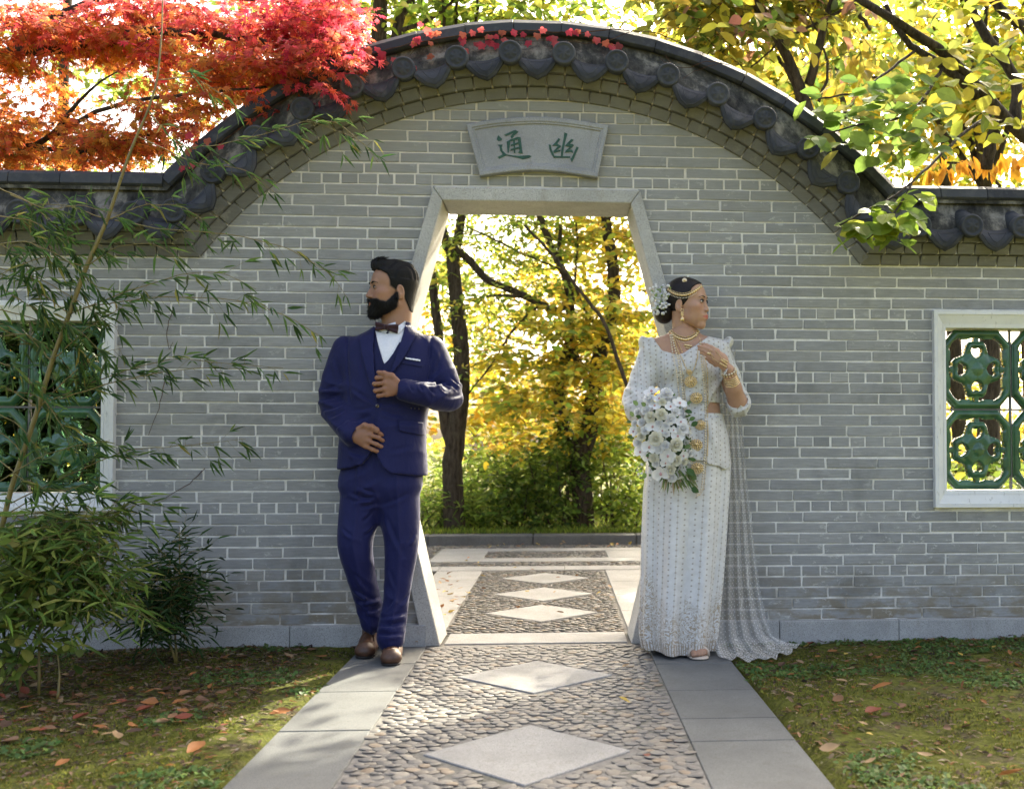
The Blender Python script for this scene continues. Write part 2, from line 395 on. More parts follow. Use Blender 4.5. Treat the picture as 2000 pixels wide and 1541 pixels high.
# ------------------------------------------------------------------ windows with glazed lattice tiles
def lattice_tile(w, h):
    """one glazed openwork tile: octagonal rim, four-lobed clover with heart holes, round boss; built as a height field on a fine grid"""
    n = 76; hgt = h / w; bm_v = []; idx = {}
    xs = np.linspace(-1, 1, n + 1); X, Z = np.meshgrid(xs, xs, indexing='ij')
    th = np.arctan2(Z, X); rr = np.hypot(X, Z)
    octo = np.maximum(np.maximum(abs(X), abs(Z)), (abs(X) + abs(Z)) / 1.66)          # rim outline
    rim = (octo < .985) & (octo > .80 + .03 * np.cos(8 * th))
    ang = (th + math.pi / 4) % (math.pi / 2) - math.pi / 4
    lobe = .645 + .09 * np.cos(4 * th) - .045 * np.cos(8 * th) - .015 * np.cos(12 * th)
    lx, lz = np.where(abs(X) > abs(Z), abs(X), abs(Z)), np.where(abs(X) > abs(Z), Z, X)
    hx = (lx - .43) / .15; hz = lz / .155
    heart = (hx ** 2 + (abs(hz) - .35 * np.clip(hx, -1, 1)) ** 2) < 1.0
    clover = (rr < lobe) & ~heart
    arms = ((abs(X) < .075) | (abs(Z) < .075)) & (octo < .8) & (rr > .55)
    solid = rim | clover | arms
    hgt_ = np.zeros_like(X) + .012
    dr = np.minimum(abs(octo - .81), abs(octo - .985)); hgt_ = np.where(rim, .012 + .016 * np.clip(dr / .07, 0, 1) ** .5, hgt_)
    dc = np.clip((lobe - rr) / .07, 0, 1) ** .6; hgt_ = np.where(clover & ~rim, .010 + .016 * dc - .008 * np.exp(-((rr - .46) / .06) ** 2) * (abs(ang) > .45), hgt_)
    boss = rr < .17; hgt_ = np.where(boss, .022 + .012 * np.sqrt(np.clip(1 - (rr / .17) ** 2, 0, 1)) + .003 * np.cos(12 * th) * (rr > .1), hgt_)
    v, f = [], []
    def vid(i, j, side):
        key = (i, j, side)
        if key not in idx: idx[key] = len(v); v.append((X[i, j] * w / 2, -hgt_[i, j] if side == 0 else .022, Z[i, j] * h / 2))
        return idx[key]
    cs = solid[:-1, :-1].astype(int) + solid[1:, :-1] + solid[:-1, 1:] + solid[1:, 1:] >= 2
    for i in range(n):
        for j in range(n):
            if not cs[i, j]: continue
            f.append([vid(i, j, 0), vid(i + 1, j, 0), vid(i + 1, j + 1, 0), vid(i, j + 1, 0)])
            for (di, dj, a, b) in ((-1, 0, (i, j + 1), (i, j)), (1, 0, (i + 1, j), (i + 1, j + 1)), (0, -1, (i, j), (i + 1, j)), (0, 1, (i + 1, j + 1), (i, j + 1))):
                ii, jj = i + di, j + dj
                if ii < 0 or jj < 0 or ii >= n or jj >= n or not cs[ii, jj]:
                    f.append([vid(*a, 0), vid(*a, 1), vid(*b, 1), vid(*b, 0)][::-1])
    m = mk_mesh('lattice_tile', v, f, True, GLAZE)
    bm = bmesh.new(); bm.from_mesh(m); bmesh.ops.smooth_vert(bm, verts=bm.verts, factor=.5, use_axis_x=True, use_axis_y=True, use_axis_z=True); bm.to_mesh(m); bm.free()
    return m
TW, TH = (.825 - .13) / 2, (.946 - .16) / 2
LT = lattice_tile(TW - .008, TH - .008)
for wi, w in enumerate(WINS):
    wo = empty('window', ((w['x0'] + w['x1']) / 2, 0, w['z0']), wall)
    cx = (w['x0'] + w['x1']) / 2; zb = w['z0']
    hw = .825 / 2; fw_ = .065
    fr = MB()
    def ring(a, b, y0, yb0, yb1):                  # mitred moulding: outer rect a, inner rect b (half-width, z0, z1); front depth at outer / inner edge
        o4 = [(-a[0], a[1]), (a[0], a[1]), (a[0], a[2]), (-a[0], a[2])]; i4 = [(-b[0], b[1]), (b[0], b[1]), (b[0], b[2]), (-b[0], b[2])]
        for k in range(4):
            l = (k + 1) % 4
            fr.add(*hexa([(o4[k][0], y0, o4[k][1]), (o4[l][0], y0, o4[l][1]), (o4[l][0], yb1, o4[l][1]), (o4[k][0], yb1, o4[k][1]),
                          (i4[k][0], yb0, i4[k][1]), (i4[l][0], yb0, i4[l][1]), (i4[l][0], yb1, i4[l][1]), (i4[k][0], yb1, i4[k][1])]))
    H = .946
    ring((hw, 0, H), (hw - .018, .018, H - .018), -.034, -.034, .10)
    ring((hw - .0183, .0183, H - .0183), (hw - .050, .062, H - .062), -.030, -.012, .10)
    ring((hw - .0503, .0623, H - .0623), (hw - .065, .080, H - .080), -.014, -.010, .14)
    fr.build('window_frame', PAINT, wo)
    for i in (0, 1):
        for j in (0, 1):
            o = put('lattice_tile', LT, wo); o.location = ((i - .5) * TW, .055, .080 + (j + .5) * TH)
    jn = MB()                                          # mortar fillets between tiles
    jn.add(*box(-.004, .004, .05, .07, .082, H - .082)); jn.add(*box(-hw + .066, -.0045, .05, .07, .080 + TH - .004, .080 + TH + .004)); jn.add(*box(.0045, hw - .066, .05, .07, .080 + TH - .004, .080 + TH + .004))
    jn.build('tile_joint', BRICKD, wo)

# ------------------------------------------------------------------ fan-shaped name plaque with two carved characters
def m_carved():
    t = NT('green_carved_paint'); p = t.pos(); n = t.noise(p, 30, 4)
    return t.fin(t.ramp(n, [(.3, (.018, .055, .042)), (.7, (.045, .11, .085))]), .7)
SLATE = m_granite('plaque_granite', (.30, .302, .31), .6, 1.4); CARVED = m_carved()
def zp(x, y): return (880 + x * .17, 200 + y * .17)     # zoomed plaque picture -> photo pixel
def onwall(pts, y): return [(lambda q: (q[0], q[2]))(W(*zp(*p), y)) for p in pts]
outer = [(180, 262), (340, 225), (560, 195), (800, 178), (960, 172), (1120, 176), (1350, 198), (1600, 235), (1818, 272), (1755, 560), (1690, 870), (1450, 832), (1250, 802), (1050, 786), (900, 785), (700, 800), (500, 826), (338, 852), (255, 540)]
pq = empty('name_plaque', (0, 0, 0), wall)
cen = np.array(onwall([(1000, 520)], -.03)[0])
def shrink(pts, d):
    P = np.array(pts); n = len(P); out = []
    for i in range(n):
        a, b, c = P[i - 1], P[i], P[(i + 1) % n]
        e1 = (b - a) / np.linalg.norm(b - a); e2 = (c - b) / np.linalg.norm(c - b)
        nn = np.array([-(e1 + e2)[1], (e1 + e2)[0]]); nn /= np.linalg.norm(nn) + 1e-9
        if nn @ (cen - b) < 0: nn = -nn
        out.append(tuple(b + nn * d / max(.5, abs(nn @ np.array([-e1[1], e1[0]])))))
    return out
po = onwall(outer, -.03)
def loops(ls):                                         # ring of stepped outlines -> mesh ; ls: list of (pts, y)
    mb = MB(); n = len(ls[0][0])
    v = [(x, y, zz) for pts, y in ls for x, zz in pts]; f = []
    for k in range(len(ls) - 1):
        for i in range(n): f.append([k * n + i, k * n + (i + 1) % n, (k + 1) * n + (i + 1) % n, (k + 1) * n + i])
    f.append([(len(ls) - 1) * n + i for i in range(n)])
    return v, f
v, f = loops([(po, .004), (po, -.036), (shrink(po, .004), -.040), (shrink(po, .020), -.040), (shrink(po, .024), -.035), (shrink(po, .030), -.035), (shrink(po, .034), -.028)])
bm = bmesh.new(); vv = [bm.verts.new(p) for p in v]; [bm.faces.new([vv[i] for i in q]) for q in f]; bmesh.ops.recalc_face_normals(bm, faces=bm.faces)
m = bpy.data.meshes.new('plaque_slab'); bm.to_mesh(m); bm.free(); put('plaque_slab', m, pq, SLATE)
strokes_tong = [
 [(548, 380), (592, 425), (585, 440), (548, 446), (533, 428), (540, 398)],
 [(540, 490), (598, 488), (588, 520), (600, 560), (640, 600), (700, 612), (780, 618), (905, 610), (930, 622), (905, 640), (825, 658), (780, 640), (640, 612), (560, 652), (540, 632), (600, 600), (570, 556), (562, 505)],
 [(614, 378), (720, 328), (745, 322), (780, 340), (740, 378), (700, 402), (688, 400), (722, 352), (640, 392)],
 [(690, 392), (722, 378), (726, 398), (700, 420)],
 [(645, 455), (690, 430), (685, 470), (676, 530), (668, 584), (656, 576), (652, 520)],
 [(682, 432), (770, 402), (804, 404), (812, 470), (828, 594), (800, 588), (776, 578), (792, 560), (780, 470), (770, 428), (690, 450)],
 [(716, 432), (738, 424), (742, 500), (745, 586), (728, 584), (724, 500)],
 [(692, 490), (778, 462), (780, 478), (692, 506)],
 [(690, 540), (784, 516), (786, 532), (690, 556)]]
strokes_you = [
 [(1308, 346), (1344, 364), (1322, 440), (1300, 540), (1290, 622), (1266, 624), (1274, 540), (1296, 430)],
 [(1128, 488), (1152, 490), (1160, 540), (1192, 612), (1190, 640), (1160, 600), (1138, 545)],
 [(1180, 616), (1280, 622), (1376, 622), (1372, 640), (1280, 640), (1184, 640)],
 [(1448, 510), (1472, 524), (1440, 590), (1420, 640), (1396, 690), (1378, 655), (1390, 640), (1410, 600)],
 [(1240, 416), (1262, 428), (1225, 476), (1258, 500), (1262, 520), (1205, 500), (1168, 500), (1200, 470)],
 [(1250, 492), (1272, 508), (1212, 560), (1264, 548), (1262, 566), (1186, 582), (1180, 566)],
 [(1388, 424), (1412, 436), (1370, 480), (1402, 484), (1416, 496), (1360, 512), (1314, 504), (1345, 470)],
 [(1396, 494), (1416, 500), (1352, 560), (1380, 548), (1400, 552), (1406, 584), (1380, 572), (1316, 580), (1320, 562)]]
for st in (strokes_tong, strokes_you):
    mb = MB()
    for j, s in enumerate(st):
        mb.add(*extrude_poly(onwall(s, -.03), -.0305 - .0004 * j, -.026))
    mb.build('carved_character', CARVED, pq)
# painted characters are single marks made of several strokes

# ------------------------------------------------------------------ roof of the wall: corbels, tiles, ridge
def st_arc(a, r=0.0):                                  # station on the arch: origin, tangent, outward
    return (XC + (R0 + r) * math.sin(a), CZ + (R0 + r) * math.cos(a)), (math.cos(a), -math.sin(a)), (math.sin(a), math.cos(a))
def stations(r, pitch, half=True):
    """positions along the roof line at height r over the corbel foot: (origin(x,z), tangent, normal, width)"""
    out = []; ae = aend(r); n = max(1, round(2 * ae * (R0 + r) / pitch)); st = 2 * ae / n
    for i in range(n):
        a = -ae + (i + .5) * st; o, t, u = st_arc(a, r); out.append((o, t, u, st * (R0 + r), a))
    xe = (R0 + r) * math.sin(ae)
    for s, lim in ((-1, XL + .6), (1, XR - .5)):
        L = abs(lim - (XC + s * xe)); n = max(1, round(L / pitch)); w = L / n
        for i in range(n):
            x = XC + s * (xe + (i + .5) * w); out.append(((x, ZW + r), (1, 0), (0, 1), w, None))
    return out
def frame(o, t, u, y=0.0): return Mx((t[0], 0, t[1]), (0, 1, 0), (u[0], 0, u[1]), (o[0], y, o[1]))
def corbel_mesh(w, h, yf, ch, w2):
    g = .003
    v, f = hexa([(-w / 2 + g, yf + ch, 0), (w / 2 - g, yf + ch, 0), (w / 2 - g, .02, 0), (-w / 2 + g, .02, 0),
                 (-w2 / 2 + g, yf, h), (w2 / 2 - g, yf, h), (w2 / 2 - g, .02, h), (-w2 / 2 + g, .02, h)])
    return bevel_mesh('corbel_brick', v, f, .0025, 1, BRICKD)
mort = MB()
for r0, h, yf, ch, pitch in ((-.002, .047, -.034, .022, .098), (.048, .047, -.072, .020, .085), (.098, .045, -.105, .012, .085)):
    cache = {}
    for o, t, u, w, a in stations(r0, pitch):
        key = a is None
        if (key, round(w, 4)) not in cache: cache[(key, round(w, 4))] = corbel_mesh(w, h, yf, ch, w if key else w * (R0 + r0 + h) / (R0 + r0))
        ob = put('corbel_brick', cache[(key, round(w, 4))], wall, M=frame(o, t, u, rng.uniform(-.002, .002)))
        # bedding mortar just behind the faces
        z_ = h + .004; v, f = box(-w / 2, w / 2, yf + .026, .012, 0.001, z_ + .0005)
        M_ = frame(o, t, u); mort.add([tuple(M_ @ Vector(p)) for p in v], f)
mort.build('corbel_mortar', MORTAR, wall)
# round tile ends, cover tubes, drip tiles
RD, RE = .0545, .168
def disc_mesh():
    n = 26; v = []; f = []
    prof = [(0, -.004), (.012, -.008), (.018, -.002), (.027, -.006), (.030, -.001), (.040, -.001), (.044, -.007), (.051, -.006), (.0545, 0), (.0545, .03)]
    for r_, y in prof[1:]:
        for k in range(n):
            aa = 2 * math.pi * k / n; bump = .003 * math.cos(6 * aa) if .015 < r_ < .03 else 0
            v.append((r_ * math.cos(aa), y + bump, r_ * math.sin(aa)))
    c = len(v); v.append((0, prof[0][1], 0))
    for i in range(len(prof) - 2):
        for k in range(n): f.append([i * n + k, i * n + (k + 1) % n, (i + 1) * n + (k + 1) % n, (i + 1) * n + k])
    f += [[c, (k + 1) % n, k] for k in range(n)]
    return mk_mesh('tile_end', v, f, True, TILE)
def tube_mesh(dz, dy):                                 # cover tile running up to the ridge
    pts = [(0, .028, 0), (0, .028 + dy * .5, dz * .5), (0, .028 + dy, dz)]
    v, f = tube(pts, [.050, .050, .050], 18); return mk_mesh('cover_tile', v, f, True, TILE)
def drip_mesh():
    w, n = .205, 16; top, bot = [], []
    for i in range(n + 1):
        s = -1 + 2 * i / n
        top.append((s * w / 2, -.040 * math.sqrt(max(0, 1 - s * s)) + .012))
        bot.append((s * w / 2, -.112 + .098 * abs(s) ** 1.75 + .006 * abs(math.sin(2.5 * math.pi * s)) * (1 - abs(s))))
    v, f = [], []
    for yy in (0, .016):
        v += [(x, yy + .010 * (1 - (x / (w / 2)) ** 2), zz) for x, zz in top] + [(x, yy, zz) for x, zz in bot]
    k = n + 1; b = 2 * k
    for i in range(n):
        f += [[i, k + i, k + i + 1, i + 1], [b + i + 1, b + k + i + 1, b + k + i, b + i], [i, i + 1, b + i + 1, b + i], [k + i + 1, k + i, b + k + i, b + k + i + 1]]
    f += [[0, b, b + k, k], [n, k + n, b + k + n, b + n]]
    # raised border line and leaf relief on the face
    mb = MB(); mb.add(v, f)
    for q, rr_ in ((.80, .0018), (.5, .0015)):
        pts = [(x * q * .98, -.0015, (b_[1] * q + t_[1] * (1 - q)) ) for (x, _), b_, t_ in zip(bot, bot, top)]
        mb.add(*tube(pts[1:-1], rr_, 5))
    return mk_mesh('drip_tile', mb.v, mb.f, True, TILE)
def pan_mesh(dz, dy):                                  # trough between two cover tiles
    w, n = .205, 8; v, f = [], []
    for k in range(3):
        q = k / 2
        for i in range(n + 1):
            s = -1 + 2 * i / n; v.append((s * w / 2, .012 + dy * q, dz * q - .038 * math.sqrt(max(0, 1 - s * s)) + .012))
    for k in range(2):
        for i in range(n): a = k * (n + 1) + i; f.append([a, a + 1, a + n + 2, a + n + 1])
    return mk_mesh('pan_tile', v, f, True, TILE)
DISC, DRIP = disc_mesh(), drip_mesh(); TUBE, PAN = tube_mesh(.085, .17), pan_mesh(.10, .17)
YE = -.150
rt_ = .1165
seq = [((i + .5) * rt_ if i >= 0 else (i + .5) * rt_) for i in range(-8, 8)]
for a in seq:
    o, t, u = st_arc(a, RE); M = frame(o, t, u, YE + rng.uniform(-.006, .006)) @ Matrix.Rotation(rng.uniform(-.05, .05), 4, 'Y')
    if abs(a) < .90:
        d = put('tile_end', DISC, wall, M=M); put('cover_tile', TUBE, wall, M=M)
for i in range(-7, 8):
    a = i * rt_
    if abs(a) > .88: continue
    o, t, u = st_arc(a, RE - .01); M = frame(o, t, u, YE + .006 + rng.uniform(-.005, .005)) @ Matrix.Rotation(rng.uniform(-.05, .05), 4, 'Y'); put('drip_tile', DRIP, wall, M=M); put('pan_tile', PAN, wall, M=M)
xe = (R0 + RE) * math.sin(aend(RE))
for s in (-1, 1):
    for i in range(7):
        x = XC + s * (xe + .165 + i * .246)
        if not XL < x < XR: continue
        M = frame((x, ZW + RE - .004), (1, 0), (0, 1), YE + rng.uniform(-.006, .006))
        put('tile_end', DISC, wall, M=M); put('cover_tile', TUBE, wall, M=M)
        M = frame((x - s * .123, ZW + RE - .012), (1, 0), (0, 1), YE + .006); put('drip_tile', DRIP, wall, M=M); put('pan_tile', PAN, wall, M=M)
# weathered plaster bed that rises behind the tile ends, then the ridge
bed = MB()
def prof_strip(mb, prof, n=60):
    """sweeps an (r, y) outline along the arch and both wings"""
    def sweep(rows):
        k = len(prof); v = [p for row in rows for p in row]
        f = [[i * k + j, i * k + j + 1, (i + 1) * k + j + 1, (i + 1) * k + j] for i in range(len(rows) - 1) for j in range(k - 1)]
        mb.add(v, f)
    rows = []
    for i in range(n + 1):
        q = -1 + 2 * i / n; rows.append([(lambda s_: (s_[0][0], y, s_[0][1]))(st_arc(q * aend(r), r)) for r, y in prof])
    sweep(rows)
    sweep([[(XL if e == 0 else XC - (R0 + r) * math.sin(aend(r)), y, ZW + r) for r, y in prof] for e in (0, 1)])
    sweep([[(XR if e == 1 else XC + (R0 + r) * math.sin(aend(r)), y, ZW + r) for r, y in prof] for e in (0, 1)])
prof_strip(bed, [(.143, -.095), (.20, -.075), (.255, -.030), (.33, -.012)])
prof_strip(bed, [(.143, WT + .095), (.20, WT + .075), (.255, WT + .03), (.33, WT + .012)][::-1])
bed.build('plaster_bed', PLASTER, wall, True)
def ridge_mesh(w0, w1, r0, r1):
    """one ridge tile: front face leaning, chamfered top; width grows with the radius"""
    prof = [(r0, -.045), (r0 + .010, -.058), (r0 + .052, -.050), (r1 - .004, -.012), (r1, .02), (r1, WT - .02), (r1 - .004, WT + .012), (r0 + .052, WT + .05), (r0 + .01, WT + .058), (r0, WT + .045)]
    n = len(prof); v = []
    for s in (-1, 1):
        for r, y in prof:
            w = w0 + (w1 - w0) * (r - r0) / (r1 - r0); v.append((s * (w / 2 - .0012), y, r))
    f = [list(range(n - 1, -1, -1)), list(range(n, 2 * n))] + [[i, (i + 1) % n, n + (i + 1) % n, n + i] for i in range(n)]
    bm = bmesh.new(); vv = [bm.verts.new(p) for p in v]; [bm.faces.new([vv[i] for i in q]) for q in f]; bmesh.ops.recalc_face_normals(bm, faces=bm.faces)
    bmesh.ops.bevel(bm, geom=list(bm.edges), offset=.0018, segments=1, affect='EDGES')
    m = bpy.data.meshes.new('ridge_tile'); bm.to_mesh(m); bm.free(); m.materials.append(TILE); return m
RR0, RR1 = .292, .378
prof_strip(rcore := MB(), [(RR0 + .004, -.040), (RR0 + .048, -.044), (RR1 - .010, -.010), (RR1 - .012, WT + .01), (RR0 + .048, WT + .044)]); rcore.build('ridge_core', PLASTER, wall)
ae = aend(.36); n = round(2 * ae * (R0 + .4) / .228); st = 2 * ae / n
rm = ridge_mesh(st * (R0 + RR0), st * (R0 + RR1), RR0, RR1)
for i in range(n):
    o, t, u = st_arc(-ae + (i + .5) * st); put('ridge_tile', rm, wall, M=frame(o, t, u, rng.uniform(-.003, .003)) @ Matrix.Rotation(rng.uniform(-.004, .004), 4, 'Y'))
rmf = ridge_mesh(.228, .228, RR0 + .020, RR1 + .012)
for s, lim in ((-1, XL), (1, XR)):
    x0 = (R0 + .38) * math.sin(ae) - .03
    for i in range(6):
        x = XC + s * (x0 + (i + .5) * .228)
        if XL < x < XR: put('ridge_tile', rmf, wall, M=frame((x, ZW), (1, 0), (0, 1), rng.uniform(-.003, .003)))

# ================================================================== ground, path, paving
def m_soil():
    t = NT('mossy_soil'); p = t.pos(); n = t.noise(p, 2.2, 7, .65); f = t.noise(p, 38, 6, .75); g = t.noise(p, 9, 6, .7)
    moss = t.ramp(f, [(.3, (.040, .046, .010)), (.5, (.105, .115, .020)), (.68, (.17, .175, .04))])
    soil = t.ramp(f, [(.3, (.030, .022, .016)), (.55, (.095, .072, .052)), (.75, (.20, .165, .125))])
    m_ = t.ramp(t.mix(.45, n, g), [(.38, 0.0), (.50, 1.0)])
    col = t.mix(m_, soil, moss)
    crumb = t.n('TexVoronoi', i_Vector=p, i_Scale=55).outputs['Distance']
    col = t.mix(t.ramp(crumb, [(.12, .55), (.2, 0.0)]), col, (.13, .11, .09))
    b = t.bump(f, 1.0, .02, t.bump(g, .8, .03))
    return t.fin(col, .95, b, .12)
def m_pebble():
    t = NT('river_pebble'); p = t.pos(); r = t.rnd()
    col = t.ramp(r, [(0, (.085, .082, .080)), (.18, (.115, .105, .094)), (.34, (.095, .091, .089)), (.5, (.132, .116, .098)), (.62, (.105, .099, .093)), (.74, (.155, .118, .084)), (.83, (.115, .110, .104)), (.92, (.18, .165, .142)), (1, (.095, .091, .091))], 'CONSTANT')
    n = t.noise(p, 45, 5, .65); col = t.mix(t.ramp(n, [(.45, 0.0), (.75, .35)]), col, (.30, .28, .25))
    return t.fin(col, t.ramp(n, [(.3, .45), (.7, .7)]), t.bump(t.noise(p, 120, 3), .15, .002), .35)
def m_grout():
    t = NT('path_grout'); p = t.pos(); n = t.noise(p, 40, 6, .7); m_ = t.noise(p, 3, 5)
    col = t.ramp(n, [(.3, (.10, .096, .09)), (.6, (.19, .182, .17)), (.8, (.27, .255, .24))]); col = t.mix(t.ramp(m_, [(.5, 0.0), (.68, .5)]), col, (.05, .055, .025))
    return t.fin(col, .95, t.bump(n, .7, .005), .15)
SOIL, PEB, GROUT = m_soil(), m_pebble(), m_grout()
nr = np.random.default_rng(5)
def vnoise(x, y, s, seed=0):                          # cheap smooth value noise
    def h(i, j): 
        a = np.sin(i * 127.1 + j * 311.7 + seed * 74.7) * 43758.5453; return a - np.floor(a)
    X, Y = np.asarray(x) * s, np.asarray(y) * s; i, j = np.floor(X), np.floor(Y); u, v = X - i, Y - j
    u, v = u * u * (3 - 2 * u), v * v * (3 - 2 * v)
    return (h(i, j) * (1 - u) + h(i + 1, j) * u) * (1 - v) + (h(i, j + 1) * (1 - u) + h(i + 1, j + 1) * u) * v
XIL, XIR, XOL, XOR = -.602, .411, -.900, .745          # inner and outer edges of the front path
def gz(x, y):
    x = np.asarray(x, float); y = np.asarray(y, float)
    z = -.022 + .020 * vnoise(x, y, 1.7, 1) + .016 * vnoise(x, y, 5, 2) + .008 * vnoise(x, y, 17, 3)
    near = (x > XOL - .01) & (x < XOR + .01) & (y < .3)
    z = np.where(near, -.035, z)
    behind = (y > .02) & (y < 5.2); z = np.where(behind, -.03, z)
    z = np.where(y > 5.35, .075 + .02 * vnoise(x, y, 1.2, 4) + .05 * np.clip((y - 5.3) / 6, 0, 1) * 3, z)
    return z
gx = np.unique(np.concatenate([np.linspace(-120, -6, 16), np.linspace(-6, -3.2, 12), np.linspace(-3.2, 3.2, 150), np.linspace(3.2, 6, 12), np.linspace(6, 120, 16)]))
gy = np.unique(np.concatenate([np.linspace(-60, -5, 14), np.linspace(-5, .1, 120), np.linspace(.1, 5.2, 12), [5.3, 5.36], np.linspace(5.5, 14, 26), np.linspace(16, 220, 16)]))
X, Y = np.meshgrid(gx, gy, indexing='ij'); Zg = gz(X, Y); ny = len(gy)
ii, jj = np.meshgrid(np.arange(len(gx) - 1), np.arange(ny - 1), indexing='ij'); a = (ii * ny + jj).ravel()
ground = obj('ground', np.stack([X, Y, Zg], -1).reshape(-1, 3), np.stack([a, a + ny, a + ny + 1, a + 1], 1), SOIL, None, True)
tag(ground, 'mossy earth with leaf litter on both sides of the path', kind='structure')

path = tag(empty('path', (XC, -1, 0)), 'pebble path with pale diamond slabs and grey granite edging leading through the gateway', kind='structure'); path.location = (0, 0, 0)
bed = MB()
bed.add(*box(XIL, XIR, -3.6, -.001, -.03, .0005)); bed.add(*box(-.90, .70, .27, 2.95, -.03, -.004)); bed.add(*box(-3.2, 3.0, 2.95, 5.02, -.03, -.0035)); bed.add(*box(XIL - .02, XIR + .02, 0, .27, -.03, -.006))
bed.build('pebble_bed', GROUT, path)
def slab(name, x0, x1, y0, y1, z1, mat, g=.002): put(name, bevel_mesh(name, *box(x0 + g, x1 - g, y0 + g, y1 - g, -.045, z1), .003, 1, mat), path)
ye = [-3.6, -2.72, -2.06, -1.46, -.92, -.42, -.036]; yr = [-3.6, -2.6, -1.66, -1.39, -.98, -.5, -.036]
for a, b in zip(ye[:-1], ye[1:]): slab('edging_slab', XOL, XIL, a, b, .004 + rng.uniform(-.001, .001), KERB)
for a, b in zip(yr[:-1], yr[1:]): slab('edging_slab', XIR, XOR, a, b, .004 + rng.uniform(-.001, .001), KERB)
slab('threshold_slab', XC - .43, XC + .43, .0, .275, .006, DIAM)
yy = [.285, .95, 1.6, 2.25, 2.92]
for a, b in zip(yy[:-1], yy[1:]):
    slab('edging_slab', -.90, -.565, a, b, .005, DIAM); slab('edging_slab', .352, .70, a, b, .005, DIAM)
for a, b in ((-3.0, -1.9), (-1.9, -.9), (-.9, .05), (.05, 1.0), (1.0, 2.0), (2.0, 2.9)): slab('border_slab', a, b, 2.95, 3.22, .005, DIAM)
for x0, x1, y0, y1 in ((-1.05, .85, 3.55, 3.82), (-1.05, .85, 4.42, 4.68), (-1.05, -.62, 3.824, 4.416), (.42, .85, 3.824, 4.416)): slab('border_slab', x0, x1, y0, y1, .005, DIAM)
DIA = [(-2.79, .305), (-1.745, .305), (-.701, .295), (.902, .30), (1.652, .30), (2.45, .30)]
for y, h in DIA:
    c_ = -.09; hx = .31
    v, f = hexa([(c_, y - h, -.04), (c_ + hx, y, -.04), (c_, y + h, -.04), (c_ - hx, y, -.04), (c_, y - h, .0065), (c_ + hx, y, .0065), (c_, y + h, .0065), (c_ - hx, y, .0065)])
    put('diamond_slab', bevel_mesh('diamond_slab', v, f, .003, 1, DIAM), path)
# pebbles
def pebble_mesh(seed):
    r = random.Random(seed); v = ICO2[0].copy(); ph = [r.uniform(0, 6.28) for _ in range(4)]
    k = 1 + .08 * np.sin(3 * np.arctan2(v[:, 1], v[:, 0]) + ph[0]) + .05 * np.sin(2 * np.arctan2(v[:, 1], v[:, 0]) + ph[1])
    v = v * np.array([1, 1, .62]); v[:, :2] *= k[:, None]; v[:, 2] = np.where(v[:, 2] < -.25, -.25, v[:, 2])
    return v
PV = [pebble_mesh(i) for i in range(7)]
PM = [mk_mesh('pebble', p, ICO2[1], True, PEB) for p in PV]
spots = []
def in_diamond(x, y):
    return any(abs(x + .09) / .335 + abs(y - d) / (h + .025) < 1 for d, h in DIA)
def fill(x0, x1, y0, y1, s, test=None):
    j = 0; y = y0 + s * .45
    while y < y1 - s * .35:
        x = x0 + s * .5 + (j % 2) * s * .5
        while x < x1 - s * .4:
            qx, qy = x + rng.uniform(-.22, .22) * s, y + rng.uniform(-.2, .2) * s
            if not in_diamond(qx, qy) and (test is None or test(qx, qy)): spots.append((qx, qy, s * rng.uniform(.44, .60), rng.uniform(.66, 1.0), rng.uniform(-.9, .9)))
            x += s
        y += s * .80; j += 1
fill(XIL, XIR, -3.0, -.02, .043); fill(-.56, .345, .30, 2.92, .045)
fill(-2.2, 2.0, 3.24, 5.0, .062, lambda x, y: not (-1.08 < x < .88 and 3.52 < y < 4.71 and not (-.60 < x < .40 and 3.84 < y < 4.40)))
front = sorted((i for i, s in enumerate(spots) if -2.25 < s[1] < 0), key=lambda i: spots[i][1])[:300]; front = set(front)
acc_v, acc_f, nv = [], [], 0; F2 = np.array(ICO1[1])
PV1 = []
for i in range(7):
    r = random.Random(i); v = ICO1[0].copy() * np.array([1, 1, .62]); v[:, :2] *= (1 + .1 * np.sin(2 * np.arctan2(v[:, 1], v[:, 0]) + r.uniform(0, 6)))[:, None]; v[:, 2] = np.where(v[:, 2] < -.25, -.25, v[:, 2]); PV1.append(v)
F2b = np.array(ICO2[1])
for i, (x, y, s, asp, th) in enumerate(spots):
    if i in front:
        o = put('pebble', PM[i % 7], path); o.location = (x, y, .0015 + rng.uniform(-.002, .002)); o.rotation_euler = (rng.uniform(-.12, .12), rng.uniform(-.12, .12), th + (math.pi if i % 2 else 0)); o.scale = (s, s * asp, s * .27)
    else:
        near = y < .3; V = (PV if near else PV1)[i % 7]; FF = F2b if near else F2
        c, sn = math.cos(th), math.sin(th); v = V * np.array([s, s * asp, s * .27]); v = np.stack([v[:, 0] * c - v[:, 1] * sn + x, v[:, 0] * sn + v[:, 1] * c + y, v[:, 2] + .0015 + rng.uniform(-.002, .002)], 1)
        acc_v.append(v); acc_f.append(FF + nv); nv += len(v)
o = obj('pebble', np.concatenate(acc_v), np.concatenate(acc_f), PEB, path, True); o['kind'] = 'stuff'
